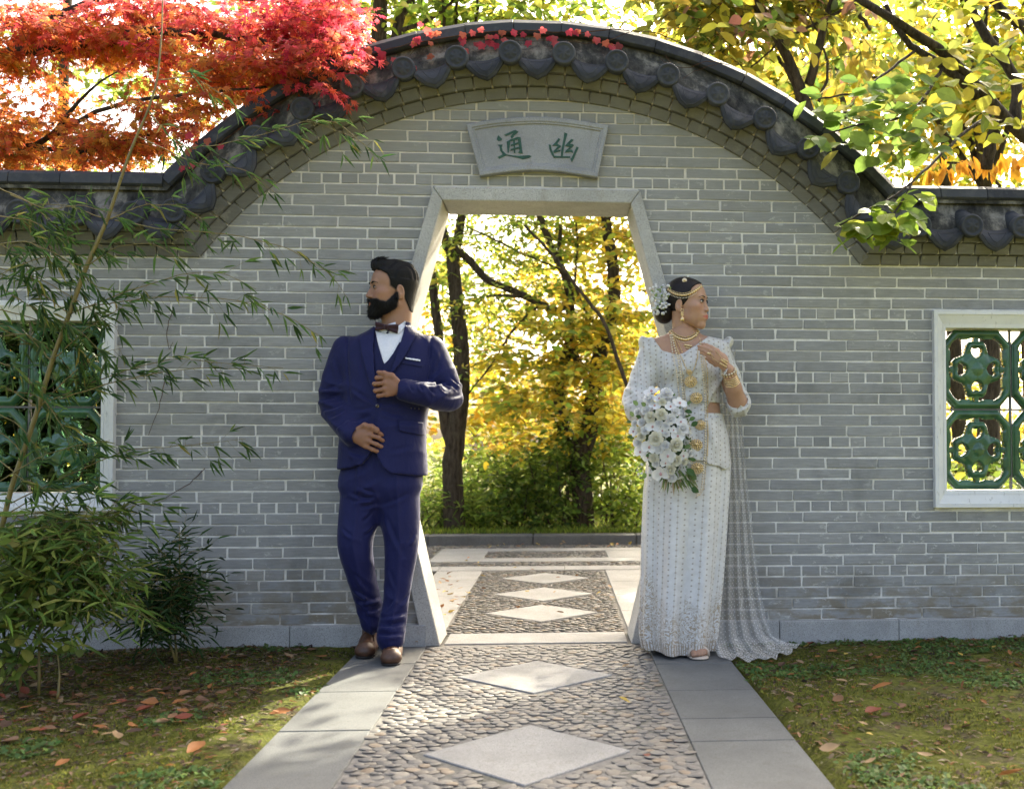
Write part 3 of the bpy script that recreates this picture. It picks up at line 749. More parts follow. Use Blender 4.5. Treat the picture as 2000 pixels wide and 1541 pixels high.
# kerb beyond the path, and the kerb ends of the beds behind the wall
kerb = tag(empty('kerb', (XC, 5.05, 0)), 'low grey granite kerb between the far paving and the lawn', kind='structure')
KERBD = m_granite('dark_kerb_granite', (.115, .115, .112), .6, .6)
x = -4.2
while x < 4.0:
    put('kerb_stone', bevel_mesh('kerb_stone', *box(x + .003 - XC, x + .987 - XC, -.02, .22, -.06, .092), .012, 2, KERBD), kerb); x += .99
for sx, nm in ((-1, 'left'), (1, 'right')):
    kb = empty('bed_kerb', (XC + sx * .80, 2.35, 0)); tag(kb, f'grey granite kerb edging the planting bed {"beside the groom" if sx < 0 else "beside the bride"} behind the gateway', kind='structure')
    for a, b in ((.30, 1.0), (1.0, 1.7), (1.7, 2.45)):
        put('kerb_stone', bevel_mesh('kerb_stone', *box(-.0 if sx > 0 else -.16, .16 if sx > 0 else .0, a - 2.35, b - 2.354, -.06, .095), .012, 2, PLINTH), kb)

# ================================================================== vegetation
def m_leaf(name, mode='attr', trans=.55, rough=.5, bright=1.0):
    """leaf: colour per leaf (attribute or object colour), light passes through"""
    t = NT(name)
    if mode == 'attr': c = t.n('Attribute', attribute_name='col').outputs['Color']
    else: c = t.n('ObjectInfo').outputs['Color']
    v = t.noise(t.pos(), 40, 3); c = t.mix(t.ramp(v, [(.35, .0), (.7, .35)]), c, t.mix(1.0, c, (.55, .55, .45), 'MULTIPLY'))
    b = t.n('BsdfPrincipled'); t.t.links.new(c, b.inputs['Base Color']); b.inputs['Roughness'].default_value = rough; b.inputs['Specular IOR Level'].default_value = .3
    tr = t.n('BsdfTranslucent'); g = t.n('Gamma', i_Color=c, i_Gamma=.85); t.t.links.new(g.outputs[0], tr.inputs[0])
    mx = t.n('MixShader', i_0=trans); t.t.links.new(b.outputs[0], mx.inputs[1]); t.t.links.new(tr.outputs[0], mx.inputs[2]); t.t.links.new(mx.outputs[0], t.out.inputs[0])
    return t.m
def m_bark(name, a, b, sc=1.0):
    t = NT(name); p = t.pos(); n = t.noise(t.map(p, (14 * sc, 14 * sc, 3 * sc)), 3, 6, .7)
    return t.fin(t.ramp(n, [(.35, a), (.65, b)]), .9, t.bump(n, .9, .02), .15)
LEAF, LEAFO = m_leaf('leaf'), m_leaf('leaf_single', 'obj')
BARK, BARKG = m_bark('dark_bark', (.018, .014, .010), (.085, .068, .050)), m_bark('grey_bark', (.030, .026, .020), (.12, .10, .08))
def m_culm():
    t = NT('yellow_bamboo_culm'); p = t.pos(); n = t.noise(t.map(p, (30, 30, 4)), 2, 5)
    return t.fin(t.ramp(n, [(.3, (.12, .10, .025)), (.6, (.21, .16, .05)), (.8, (.18, .15, .07))]), .4, None, .4)
CULM = m_culm()
# leaf shapes: length along +y from the stem, blade in the xy plane
def T_oval(w=.30, fold=.07, curl=.12):
    v = np.array([(0, 0, 0), (w * .75, .25, fold), (w, .52, fold), (w * .7, .8, fold * .7 - curl * .5), (0, 1, -curl), (-w * .7, .8, fold * .7 - curl * .5), (-w, .52, fold), (-w * .75, .25, fold), (0, .5, 0)], float)
    return v, [(0, 1, 2, 8), (8, 2, 3, 4), (0, 8, 6, 7), (8, 4, 5, 6)]
def T_lance(w=.075, curl=.2):
    v = np.array([(0, 0, 0), (w, .3, .02), (w * .75, .65, -curl * .35), (0, 1, -curl), (-w * .75, .65, -curl * .35), (-w, .3, .02)], float)
    return v, [(0, 1, 2, 3), (0, 3, 4, 5)]
def T_maple():
    v = [(0, .32, 0)]; lob = [(-118, .42), (-72, .66), (-33, .86), (0, 1.0), (33, .86), (72, .66), (118, .42)]
    for k, (d, l) in enumerate(lob):
        a = R(d); 
        if k: am = R((d + lob[k - 1][0]) / 2); v.append((math.sin(am) * .20, .32 + math.cos(am) * .20, .02))
        l *= .70; wv = .062
        for dd, ll in ((-wv, .62), (0, 1), (wv, .62)):
            v.append((math.sin(a) * l * ll + math.cos(a) * dd, .32 + math.cos(a) * l * ll - math.sin(a) * dd, -.10 * ll))
    n = len(v) - 1; f = [(0, i + 1, i) for i in range(1, n)]
    v.append((0, -.05, 0)); f.append((0, 1, n + 1)); f.append((0, n + 1, n))
    return np.array(v, float), f
def T_ivy():
    pts = [(0, 0), (.3, -.08), (.48, .12), (.40, .35), (.52, .62), (.26, .62), (0, 1), (-.26, .62), (-.52, .62), (-.40, .35), (-.48, .12), (-.3, -.08)]
    v = [(0, .35, .05)] + [(x, y, 0) for x, y in pts]; n = len(pts)
    return np.array(v, float), [(0, i + 1, (i + 1) % n + 1) for i in range(n)]
OVAL, WIDE, LANCE, MAPLE, IVY, SLIM = T_oval(.25), T_oval(.34, .05, .10), T_lance(.064, .22), T_maple(), T_ivy(), T_oval(.17, .05, .15)
def axes(d, up):                                      # rows: side, dir, normal
    d = d / (np.linalg.norm(d, axis=1)[:, None] + 1e-9); s = np.cross(d, up); s /= np.linalg.norm(s, axis=1)[:, None] + 1e-9
    return s, d, np.cross(s, d)
def cloud(name, P, D, U, S, tpl, cols, parent=None, mat=None, kind=None):
    """many leaves in one mesh: positions, directions, up vectors, sizes, colours"""
    V, Fc = tpl; s, d, n = axes(D, U); N, k = len(P), len(V)
    X = P[:, None, :] + S[:, None, None] * (V[None, :, 0:1] * s[:, None] + V[None, :, 1:2] * d[:, None] + V[None, :, 2:3] * n[:, None])
    ln = np.array([len(q) for q in Fc]); flat = np.concatenate([np.array(q) for q in Fc])
    m = bpy.data.meshes.new(name); m.vertices.add(N * k); m.vertices.foreach_set('co', X.reshape(-1).astype(np.float32))
    L = len(flat); m.loops.add(N * L); m.loops.foreach_set('vertex_index', (flat[None] + (np.arange(N) * k)[:, None]).reshape(-1).astype(np.int32))
    m.polygons.add(N * len(ln)); st = np.concatenate([[0], np.cumsum(ln)[:-1]]); m.polygons.foreach_set('loop_start', (st[None] + (np.arange(N) * L)[:, None]).reshape(-1).astype(np.int32))
    m.update(calc_edges=True); at = m.attributes.new('col', 'FLOAT_COLOR', 'POINT')
    at.data.foreach_set('color', np.repeat(np.c_[cols, np.ones(N)], k, axis=0).reshape(-1).astype(np.float32))
    m.materials.append(mat or LEAF); o = put(name, m, parent)
    if kind: o['kind'] = kind
    return o
def pal(n, colors, w=None, jit=.22, r=nr):
    c = np.array(colors)[r.choice(len(colors), n, p=None if w is None else np.array(w) / sum(w))]
    return np.clip(c * (1 + r.normal(0, jit, (n, 1))) * (1 + r.normal(0, jit * .3, (n, 3))), .003, .95)
GRN = [(.045, .09, .015), (.075, .135, .02), (.12, .19, .03), (.16, .23, .035)]
LIME = [(.22, .32, .04), (.32, .40, .05), (.38, .43, .06), (.15, .24, .03)]
YEL = [(.62, .46, .04), (.52, .38, .03), (.42, .38, .04), (.68, .55, .09)]
ORA = [(.60, .32, .03), (.64, .40, .04), (.54, .24, .025)]
OLV = [(.24, .23, .035), (.32, .28, .04), (.18, .20, .03), (.42, .31, .045), (.30, .15, .09)]
RED = [(.62, .055, .085), (.70, .085, .10), (.52, .035, .07), (.66, .11, .06)]
MOR = [(.64, .17, .035), (.68, .25, .04), (.56, .12, .04), (.60, .31, .05)]
def twigs(clusters, per=9, flat=.45, droop=.25, leafgap=.55, r=nr, spread=.55):
    """leaves set alternately along short twigs that fill the clusters.  cluster: (centre, radii, leaf count, leaf size)"""
    P, D, U, S, TW = [], [], [], [], []
    for c, rad, n, size in clusters:
        c = np.array(c); rad = np.array(rad); nt = max(1, n // per)
        o = r.normal(0, 1, (nt, 3)); o /= np.linalg.norm(o, axis=1)[:, None]; o *= (r.random((nt, 1)) ** .45); st = c + o * rad
        d = o * rad / rad.max() + r.normal(0, .5, (nt, 3)); d[:, 2] *= flat; d[:, 2] -= droop * .3; d /= np.linalg.norm(d, axis=1)[:, None]
        k = np.arange(per); ln = size * leafgap
        pos = st[:, None] + d[:, None] * (k[None, :, None] - per * .3) * ln * (r.random((nt, 1, 1)) * .4 + .8)
        pos[:, :, 2] -= ((k - 2.0)[None] * ln) ** 2 * .12 / max(size, .02) * droop
        side = np.cross(d, [0, 0, 1.0]); side /= np.linalg.norm(side, axis=1)[:, None] + 1e-9
        sg = np.where(k % 2 == 0, 1, -1)[None, :, None]
        ld = d[:, None] * .7 + side[:, None] * sg * 1.0 + r.normal(0, spread * .6, (nt, per, 3)); ld[:, :, 2] -= droop
        P.append(pos.reshape(-1, 3)); D.append(ld.reshape(-1, 3)); S.append(size * (.65 + .6 * r.random(nt * per)))
        u = np.array([0, 0, 1.0]) + r.normal(0, spread, (nt * per, 3)); U.append(u); TW.append(np.stack([pos[:, 0], pos[:, per // 2], pos[:, -1]], 1))
    return np.concatenate(P), np.concatenate(D), np.concatenate(U), np.concatenate(S), np.concatenate(TW)
def twig_mesh(TW, rad): 
    mb = MB()
    for t in TW: mb.add(*tube(t, [rad, rad * .8, rad * .4], 3, False))
    return mb
def limb(mb, pts, r0, r1, n=8, amp=.006, seed=0):
    Q = wob(pts, 4, amp, seed); mb.add(*tube(Q, np.linspace(r0, r1, len(Q)), n))
def Wp(seq, y): return [W(a, b, y if not hasattr(y, '__len__') else y[i]) for i, (a, b) in enumerate(seq)]

# ---- trees seen through the gateway
def leafball(px, py, y, rx, ry, rz, n, s): return (W(px, py, y), (rx, ry, rz), n, s)
t1 = tag(empty('slender_tree', G(888, 1040, .09)), 'slender dark trunk tree with sparse light green leaves beyond the gateway', 'tree'); t1.location = (0, 0, 0)
mb = MB(); Y1 = 5.75
limb(mb, Wp([(889, 1042), (886, 985), (884, 930), (885, 885), (893, 830), (901, 760), (902, 690), (894, 610), (887, 540), (884, 500)], Y1), .115, .068, 10, .008, 1)
limb(mb, Wp([(884, 880), (870, 830), (864, 790), (862, 700), (850, 600), (840, 500), (835, 380)], Y1), .06, .035, 8, .008, 2)
limb(mb, Wp([(884, 505), (872, 475), (860, 440), (850, 390), (838, 300)], Y1), .055, .03, 8, .006, 3)
limb(mb, Wp([(884, 505), (895, 470), (900, 430), (906, 370), (915, 260)], Y1), .055, .03, 8, .006, 4)
limb(mb, Wp([(893, 487), (927, 518), (948, 546), (991, 563), (1025, 578), (1051, 593), (1077, 602), (1094, 606), (1116, 594)], Y1), .042, .028, 8, .006, 5)
limb(mb, Wp([(1030, 580), (990, 577), (948, 578), (920, 590)], Y1), .022, .008, 6, .006, 6)
limb(mb, Wp([(1052, 597), (1015, 630), (990, 660), (970, 700), (940, 740), (915, 765), (905, 800)], Y1), .016, .008, 6, .006, 7)
limb(mb, Wp([(918, 446), (960, 465), (1013, 493), (1055, 510), (1098, 527), (1120, 550)], Y1), .012, .010, 6, .004, 8)
mb.build('trunk', BARK, t1, True)
cl = [leafball(px, py, Y1 + dy, rx, .5, rz, n, .085) for px, py, dy, rx, rz, n in ((930, 470, .1, .5, .35, 420), (1010, 450, .3, .6, .3, 420), (880, 580, .2, .5, .3, 300), (960, 600, .1, .5, .25, 330), (1060, 540, .0, .45, .3, 330), (850, 680, .2, .35, .3, 220), (900, 380, .2, .8, .5, 700), (1040, 360, .3, .8, .5, 700), (950, 690, .2, .4, .25, 200), (780, 300, .3, .8, .5, 600), (860, 160, .4, .9, .6, 700), (1000, 520, .6, .6, .3, 380), (920, 540, .5, .5, .3, 300), (1080, 470, .4, .5, .3, 380), (980, 650, .5, .5, .25, 260), (860, 520, .3, .4, .3, 260), (1060, 420, .5, .6, .25, 380))]
P, D, U, S, TW = twigs(cl, 9, .4, .25)
cloud('crown', P, D, U, S, SLIM, pal(len(P), LIME + YEL[2:], [3, 3, 2, 3, 1, 1]), t1); twig_mesh(TW, .003).build('twig', BARK, t1)['kind'] = 'stuff'
t2 = tag(empty('forked_tree', G(1141, 1036, .09)), 'forked dark trunk tree with yellow leaf sprays beyond the gateway', 'tree'); t2.location = (0, 0, 0)
mb = MB(); Y2 = 5.9
limb(mb, Wp([(1141, 1040), (1139, 990), (1135, 934), (1132, 890), (1150, 848), (1158, 784), (1163, 737), (1175, 677), (1190, 630), (1201, 591), (1198, 520), (1185, 450), (1180, 380)], Y2), .118, .05, 10, .008, 11)
limb(mb, Wp([(1131, 880), (1115, 861), (1098, 830), (1092, 790), (1094, 745), (1103, 703), (1113, 665), (1112, 628), (1116, 594), (1105, 540), (1080, 490), (1060, 440), (1040, 380)], Y2), .07, .03, 9, .008, 12)
limb(mb, Wp([(1113, 675), (1128, 705), (1145, 741), (1160, 750)], Y2), .04, .045, 8, .006, 13)
limb(mb, Wp([(1025, 441), (1077, 493), (1103, 531), (1145, 583), (1184, 634), (1205, 698), (1225, 755)], 4.6), .014, .022, 6, .006, 14)
limb(mb, Wp([(1105, 540), (1090, 500), (1095, 440)], Y2), .035, .02, 6, .006, 15)
limb(mb, Wp([(1180, 660), (1150, 620), (1120, 560), (1130, 480), (1120, 400)], Y2), .02, .01, 6, .006, 16)
mb.build('trunk', BARK, t2, True)
cl = [leafball(px, py, Y2 + dy, rx, .6, rz, n, .10) for px, py, dy, rx, rz, n in ((1100, 640, -.4, .5, .2, 380), (1180, 610, -.3, .5, .22, 330), (1040, 700, -.2, .5, .2, 380), (1130, 730, -.5, .45, .2, 380), (1210, 720, -.3, .4, .25, 330), (1090, 790, -.3, .6, .2, 430), (1000, 780, .3, .5, .22, 330), (1180, 820, -.2, .4, .22, 330), (1050, 850, .4, .6, .22, 330), (1230, 500, -.2, .5, .4, 300), (1150, 440, .4, .6, .4, 300), (1280, 400, .2, .8, .6, 600), (1330, 250, .4, .9, .6, 500), (1140, 540, .3, .5, .3, 380), (1210, 640, .2, .4, .25, 300), (1050, 600, .3, .5, .2, 260), (1200, 450, .3, .5, .3, 380), (1150, 680, .1, .5, .2, 300), (1000, 730, .4, .5, .2, 260))]
P, D, U, S, TW = twigs(cl, 9, .25, .2)
cloud('crown', P, D, U, S, OVAL, pal(len(P), YEL + LIME[:2] + ORA[1:2], [3, 2, 3, 3, 2, 2, 1]), t2); twig_mesh(TW, .003).build('twig', BARK, t2)['kind'] = 'stuff'
# shrubs and bamboo grass at their feet
def shrub(nm, label, cl, colors, tpl, n_per=7, stems=None, w=None, droop=.1, flat=.8):
    base = np.mean([c[0] for c in cl], axis=0); s = tag(empty(nm, (base[0], base[1], 0)), label, 'shrub'); s.location = (0, 0, 0)
    P, D, U, S, TW = twigs(cl, n_per, flat, droop); zg = .03; P[:, 2] = np.maximum(P[:, 2], zg)
    cloud('foliage', P, D, U, S, tpl, pal(len(P), colors, w), s)
    mb = MB(); r = np.random.default_rng(len(P))
    for c, rad, n, _ in cl:
        for _k in range(5):
            a = np.array(c) + r.normal(0, .3, 3) * np.array(rad); b = np.array([c[0] + r.normal(0, .1), c[1] + r.normal(0, .1), .02]); mb.add(*tube([b, (a + b) / 2 + r.normal(0, .03, 3), a], [.012, .009, .004], 5))
    mb.build('stem', BARK, s, True)['kind'] = 'stuff'; return s
shrub('shrub', 'dark green leafy shrub at the foot of the forked tree', [leafball(1010, 950, 5.9, .38, .3, .25, 700, .075), leafball(1075, 930, 5.8, .38, .3, .32, 800, .075), leafball(1050, 1000, 5.75, .55, .3, .2, 900, .07), leafball(1110, 880, 5.8, .22, .25, .35, 350, .075)], GRN, OVAL, 7)
shrub('shrub', 'bright green bush between the forked tree and the bride', [leafball(1205, 930, 5.9, .35, .3, .35, 700, .075), leafball(1230, 1000, 5.7, .35, .25, .2, 500, .07), leafball(1190, 860, 6.2, .3, .3, .25, 350, .075)], GRN[2:] + LIME, OVAL, 7)
shrub('bamboo_grass', 'green bamboo grass growing around the slender tree', [leafball(930, 1000, 5.9, .4, .3, .22, 600, .13), leafball(850, 990, 6.0, .4, .3, .25, 600, .13), leafball(930, 930, 6.4, .5, .3, .28, 500, .13)], GRN[1:] + LIME[:1], LANCE, 6)
shrub('evergreen_shrub', 'dense dark evergreen shrub behind the left window', [leafball(60, 720, .62, .40, .22, .35, 1500, .075), leafball(150, 850, .6, .40, .22, .35, 1500, .075), leafball(0, 900, .62, .40, .22, .4, 1500, .075), leafball(180, 690, .62, .3, .2, .3, 1000, .075), leafball(120, 640, .7, .5, .25, .2, 900, .075)], [(.02, .045, .012), (.035, .07, .016), (.05, .09, .02)], OVAL, 7)
# wood behind: near-row trees one can tell apart are above; the rest reads as one mass
cl = []
r_ = np.random.default_rng(21)
for i in range(46):
    px = r_.uniform(760, 1400); py = r_.uniform(660 if i % 4 == 0 else 780, 985); y = r_.uniform(7.5, 12); cl.append(leafball(px, py, y, .7, .7, .4, 330, .13))
for i in range(16):
    px = r_.uniform(-900, 2900); py = r_.uniform(650, 960); y = r_.uniform(7, 14); cl.append(leafball(px, py, y, 1.3, 1.0, .8, 500, .16))
for i in range(22):
    px = r_.uniform(-150, 260) if i % 2 else r_.uniform(1780, 2150); py = r_.uniform(640, 990); y = r_.uniform(4, 10); cl.append(leafball(px, py, y, .6, .6, .35, 330, .12))
for i in range(20):
    px = r_.uniform(800, 1320); py = r_.uniform(430, 700); y = r_.uniform(9, 14); cl.append(leafball(px, py, y, .8, .8, .35, 260, .13))
for i in range(26):
    px = r_.uniform(-1200, 600) if i % 2 else r_.uniform(1500, 3000); py = r_.uniform(500, 950); y = r_.uniform(8, 15); cl.append(leafball(px, py, y, 1.3, 1.0, .7, 420, .17))
P, D, U, S, TW = twigs(cl, 9, .4, .2); cc = pal(len(P), YEL + ORA[:2] + LIME[:2], [4, 3, 2, 4, 2, 2, 1, 1], .25); P[:, 2] = np.maximum(P[:, 2], .1)
lowg = P[:, 2] < .75 + .3 * nr.random(len(P)); cc[lowg] = pal(lowg.sum(), LIME + GRN[2:], None, .25)
tag(cloud('woodland', P, D, U, S, OVAL, cc), 'sunlit yellow autumn woodland behind the wall', 'woodland', kind='stuff')
# ---- trees that rise over the wall
def over_tree(nm, label, limbs, cl, colors, tpl, w=None, y=3.0, bark=BARK, per=9, flat=.4, droop=.25, tw=.003, base=None):
    b0 = limbs[0][0][0]
    t = tag(empty(nm, (b0[0], b0[1], 0)), label, 'tree'); t.location = (0, 0, 0); mb = MB()
    for i, (seq, ra, rb) in enumerate(limbs): limb(mb, [(q if len(q) == 3 else W(*q, y)) for q in seq], ra, rb, 8, .008, i + len(nm))
    mb.build('trunk', bark, t, True)
    P, D, U, S, TW = twigs(cl, per, flat, droop); cloud('crown', P, D, U, S, tpl, pal(len(P), colors, w), t); twig_mesh(TW, tw).build('twig', bark, t)['kind'] = 'stuff'
    return t
y = 2.5; g = W(738, 100, y)
over_tree('wall_tree', 'dark stemmed tree with sparse green leaves rising behind the left shoulder of the gable',
  [([(g[0] + .1, y, 0), (g[0] + .03, y, 1.6), (738, 90), (740, 40), (748, -60)], .09, .05), ([(775, 130), (772, 90), (778, 40), (805, 0), (830, -60)], .045, .02), ([(785, 60), (830, 45), (880, 10), (920, -30)], .018, .01), ([(738, 95), (715, 75), (700, 60), (680, 20)], .03, .012), ([(868, 90), (866, 40), (864, -60)], .012, .01), ([(893, 90), (892, 20), (890, -60)], .012, .01), ([(931, 90), (932, 20), (930, -60)], .012, .01)],
  [leafball(px, py, y + dy, .5, .6, .25, n, .09) for px, py, dy, n in ((700, 10, .2, 220), (790, 0, .0, 200), (900, 10, .3, 330), (980, 30, .2, 330), (1050, 20, .1, 330), (860, 40, .4, 160), (1130, 10, .3, 330), (740, -60, .3, 300), (950, -60, .1, 400))], LIME + GRN[2:] + YEL[2:3], OVAL, y=y)
y = 2.0
olive = over_tree('olive_tree', 'tree with olive and bronze pointed leaves hanging over the right side of the gable',
  [([(2.3, y, 0), (2.25, y, 1.5), (1560, 160), (1540, 100), (1500, 40), (1440, -40)], .07, .03), ([(1667, 10), (1597, 45), (1527, 77), (1468, 133), (1440, 150)], .012, .005), ([(1680, -10), (1667, 10), (1700, 60)], .02, .012), ([(1580, 165), (1605, 60), (1640, -40)], .035, .02), ([(1500, 45), (1440, 30), (1380, 50)], .014, .006), ([(1590, 230), (1620, 140), (1600, 60), (1570, 20)], .012, .006), ([(1560, 190), (1545, 150), (1520, 110)], .02, .012)],
  [leafball(px, py, y + dy, .34, .4, .20, n, .115) for px, py, dy, n in ((1330, 20, .0, 150), (1400, 40, .2, 170), (1450, 70, -.1, 150), (1510, 30, .1, 150), (1580, 20, .2, 120), (1660, 40, .1, 110), (1700, 90, .3, 80), (1400, 90, .2, 90), (1300, -30, .2, 200), (1450, -40, .1, 220), (1600, -50, .3, 260), (1520, 90, .5, 60), (1370, -10, .0, 140))], OLV + YEL[1:3] + GRN[2:3], OVAL, [3, 3, 3, 2, 1.3, 1, 1, 2], y=y, per=8, droop=.55, flat=.3)
y = 6.5
over_tree('yellow_tree', 'bright yellow leaved tree far behind the right side of the wall',
  [([(4.6, y, 0), (4.5, y, 1.5), (1845, 330), (1850, 240), (1840, 120), (1820, 0)], .10, .06), ([(1680, 330), (1640, 180), (1620, 60), (1600, -60)], .04, .02), ([(1560, 200), (1550, 140), (1600, 60)], .04, .02), ([(1690, 150), (1660, 220), (1630, 300)], .015, .01), ([(1900, 300), (1910, 180), (1930, 0)], .03, .02)],
  [leafball(px, py, y + dy, .6, .8, .4, n, .12) for px, py, dy, n in ((1620, 130, .5, 220), (1700, 240, 1.2, 420), (1780, 320, .8, 420), (1850, 250, 1.5, 500), (1940, 320, 1.0, 500), (1600, 30, .8, 260), (1760, 60, .6, 330), (1900, 100, .8, 420), (1980, 200, .9, 420), (1680, -20, .4, 400), (1820, 380, 2, 400), (1350, -20, 1, 300), (1980, -40, 1, 400), (1280, 30, 2, 260))], YEL + LIME[:3] + ORA[1:2], OVAL, [3, 3, 3, 3, 3, 2, 2, 1], y=y)
y = 7.5
over_tree('pale_tree', 'pale green tree seen through gaps under the red maple', [([(-6.2, y, 0), (-6.1, y, 2.0), (130, 260), (120, 100), (140, -60)], .10, .05), ([(390, 420), (395, 330), (380, 240), (400, 100)], .04, .02)],
  [leafball(px, py, y + dy, .7, .8, .3, n, .12) for px, py, dy, n in ((90, 300, .5, 260), (200, 320, .2, 120), (330, 300, .3, 130), (390, 230, 1, 70), (500, 60, .5, 400), (250, 150, .5, 500), (50, 100, .8, 500), (620, 20, .5, 260))], LIME + GRN[2:], OVAL, y=y)
# shade trees behind the wall whose crowns stay above the picture; they break the sun into flecks
def shade_tree(label, x, y, zc, rad, n, seed):
    t = tag(empty('shade_tree', (x, y, 0)), label, 'tree'); r = np.random.default_rng(seed); mb = MB()
    limb(mb, [(0, 0, 0), (.05, .02, zc * .4), (0, .05, zc * .75), (.1, 0, zc)], .12, .05, 9, .01, seed)
    cl = []
    for k in range(14):
        o = r.normal(0, 1, 3); o /= np.linalg.norm(o); o = o * np.array(rad) * r.uniform(.35, .9); cl.append(((o[0], o[1], zc + o[2]), (.7, .7, .35), n // 14, .13)); limb(mb, [(0, 0, zc * .7), (o[0] * .5, o[1] * .5, zc + o[2] * .4 - .2), (o[0], o[1], zc + o[2])], .035, .01, 6, .01, seed + k)
    mb.build('trunk', BARK, t, True); P, D, U, S, TW = twigs(cl, 9, .4, .2, r=r); cloud('crown', P, D, U, S, OVAL, pal(len(P), LIME + YEL), t)
    return t
SHADE = [('tall yellow green tree behind the wall beyond the bride', 3.9, 4.3, 4.7, (1.8, 1.5, 1.0), 5200, 3), ('tall yellow green tree standing well back beyond the yellow tree', 3.6, 10.4, 6.0, (2.4, 2.0, 1.2), 6000, 15), ('tall yellow green tree behind the far paving beyond the gateway', 3.0, 7.8, 5.6, (2.1, 1.6, 1.2), 6000, 9)]
for a in SHADE: shade_tree(*a)

# ---- red maple hanging in from the upper left
r5 = np.random.default_rng(12)
mp = tag(empty('maple_tree', (-3.9, .7, 0)), 'red and orange maple branches hanging over the wall beside the bamboo', 'tree')
mp.location = (0, 0, 0); mb = MB()
limb(mb, [(-3.9, .7, 0), (-3.85, .68, 1.2), W(-150, 300, .7), W(-60, 285, .6), W(0, 288, .45), W(40, 290, .4), W(75, 290, .35), W(110, 262, .3), W(140, 215, .25), W(160, 175, .25), W(185, 165, .2), W(230, 140, .2)], .08, .003, 8, .006, 1)
limb(mb, [W(-60, 285, .6), W(-40, 150, .6), W(20, 95, .5), W(90, 104, .5), W(180, 80, .4), W(300, 60, .3), W(430, 70, .2), W(560, 90, .1), W(650, 110, -.05)], .04, .008, 7, .006, 2)
limb(mb, [W(75, 290, .35), W(160, 300, .3), W(260, 270, .2), W(330, 260, .15)], .012, .005, 6, .005, 3)
limb(mb, [W(20, 95, .5), W(120, 20, .6), W(300, -20, .5), W(500, 0, .4)], .025, .01, 6, .005, 4)
limb(mb, [W(110, 262, .3), W(200, 210, .3), W(300, 190, .2), W(420, 180, .1), W(520, 170, .0)], .012, .005, 6, .005, 5)
mb.build('trunk', BARK, mp, True)
cl = []; cr = []
def mc(px, py, y, rx, n, red):
    cl.append((W(px, py, y), (rx, .22, .055), int(n * 1.35), .050)); cr.append(red)
for i in range(118):
    px = r5.uniform(-60, 660); top = r5.uniform(-30, 1); f = r5.random()
    lo = np.interp(px, [-60, 200, 330, 420, 520, 600, 680], [325, 325, 285, 225, 185, 185, 130])
    py = -25 + f ** .8 * (lo + 15); red = .85 - np.clip((py - 20) / 90, 0, 1) + (.55 if px > 480 else 0) + r5.normal(0, .22)
    mc(px, py, np.interp(px, [0, 500, 680], [.55, .35, .0]) + r5.uniform(-.35, .35), .17, 84, red)
for px, py, y, n, red in ((640, 60, -.05, 90, 1.4), (665, 95, -.1, 70, 1.5), (600, 120, -.08, 90, 1.2), (560, 60, .1, 90, 1.1), (670, 40, .0, 50, 1.4), (625, 175, -.2, 40, 1.5), (520, 200, -.05, 40, .7), (370, 265, .1, 60, .5), (60, 300, .3, 60, .1), (190, 300, .2, 60, .1), (290, 230, .2, 70, .4), (420, 140, .1, 90, .3), (470, 110, .1, 90, .2), (400, 60, .2, 80, .9), (300, 110, .3, 80, 1.0), (220, 60, .3, 90, 1.1), (100, 60, .4, 90, .9)): mc(px, py, y, .13, n, red)
P, D, U, S, TW = twigs(cl, 6, .3, .45, .5, r5, .6)
cc = []
for (c, rad, n, s), red in zip(cl, cr):
    k = max(1, n // 6) * 6; rr_ = np.clip(red + r5.normal(0, .22, (k, 1)), 0, 1); cc.append(pal(k, RED, None, .2, r5) * rr_ + pal(k, MOR, None, .2, r5) * (1 - rr_))
cc = np.concatenate(cc)
def singles(name, P, D, U, S, tpl, cols, parent, keep, mat=None):
    m = mk_mesh(name, tpl[0], tpl[1], False, mat or LEAFO); s, d, n = axes(D, U)
    for i in keep:
        o = put(name, m, parent, M=Mx(s[i] * S[i], d[i] * S[i], n[i] * S[i], P[i])); o.color = (*map(float, cols[i]), 1)
def split_leaves(name, P, D, U, S, tpl, cols, parent, n=300):
    key = S / np.linalg.norm(P - CAM, axis=1); vis = (P @ np.array([0, 1, 0]) < 9); order = np.argsort(-key); keep = order[:n]; rest = order[n:]
    singles(name, P, D, U, S, tpl, cols, parent, keep)
    if len(rest): cloud(name, P[rest], D[rest], U[rest], S[rest], tpl, cols[rest], parent, kind='stuff')
split_leaves('leaf', P, D, U, S, MAPLE, cc, mp); twig_mesh(TW, .0016).build('twig', BARK, mp)['kind'] = 'stuff'

# ---- broad-leaved branches hanging in from the upper right
r6 = np.random.default_rng(31)
mg = tag(empty('broadleaf_tree', (3.4, .8, 0)), 'tree with broad yellow green leaves hanging over the right shoulder of the wall', 'tree'); mg.location = (0, 0, 0); mb = MB()
limb(mb, [(3.4, .8, 0), (3.3, .8, 1.4), W(2080, 330, .7), W(1982, 252, .55), W(1947, 217, .5), W(1895, 150, .4), W(1825, 87, .3), W(1760, 45, .25), W(1702, 21, .2), W(1650, -20, .2)], .075, .018, 9, .006, 1)
limb(mb, [W(1982, 250, .55), W(1990, 160, .6), W(1930, 77, .6), W(1902, 35, .6), W(1880, -40, .6)], .035, .022, 8, .005, 2)
limb(mb, [W(1905, 190, .45), W(1891, 168, .4), W(1842, 130, .35), W(1790, 98, .3), W(1755, 63, .25), W(1730, 10, .25)], .026, .012, 8, .005, 3)
limb(mb, [W(2040, 80, .5), W(1985, 45, .5), W(1940, 5, .5), W(1920, -30, .5)], .028, .022, 8, .005, 4)
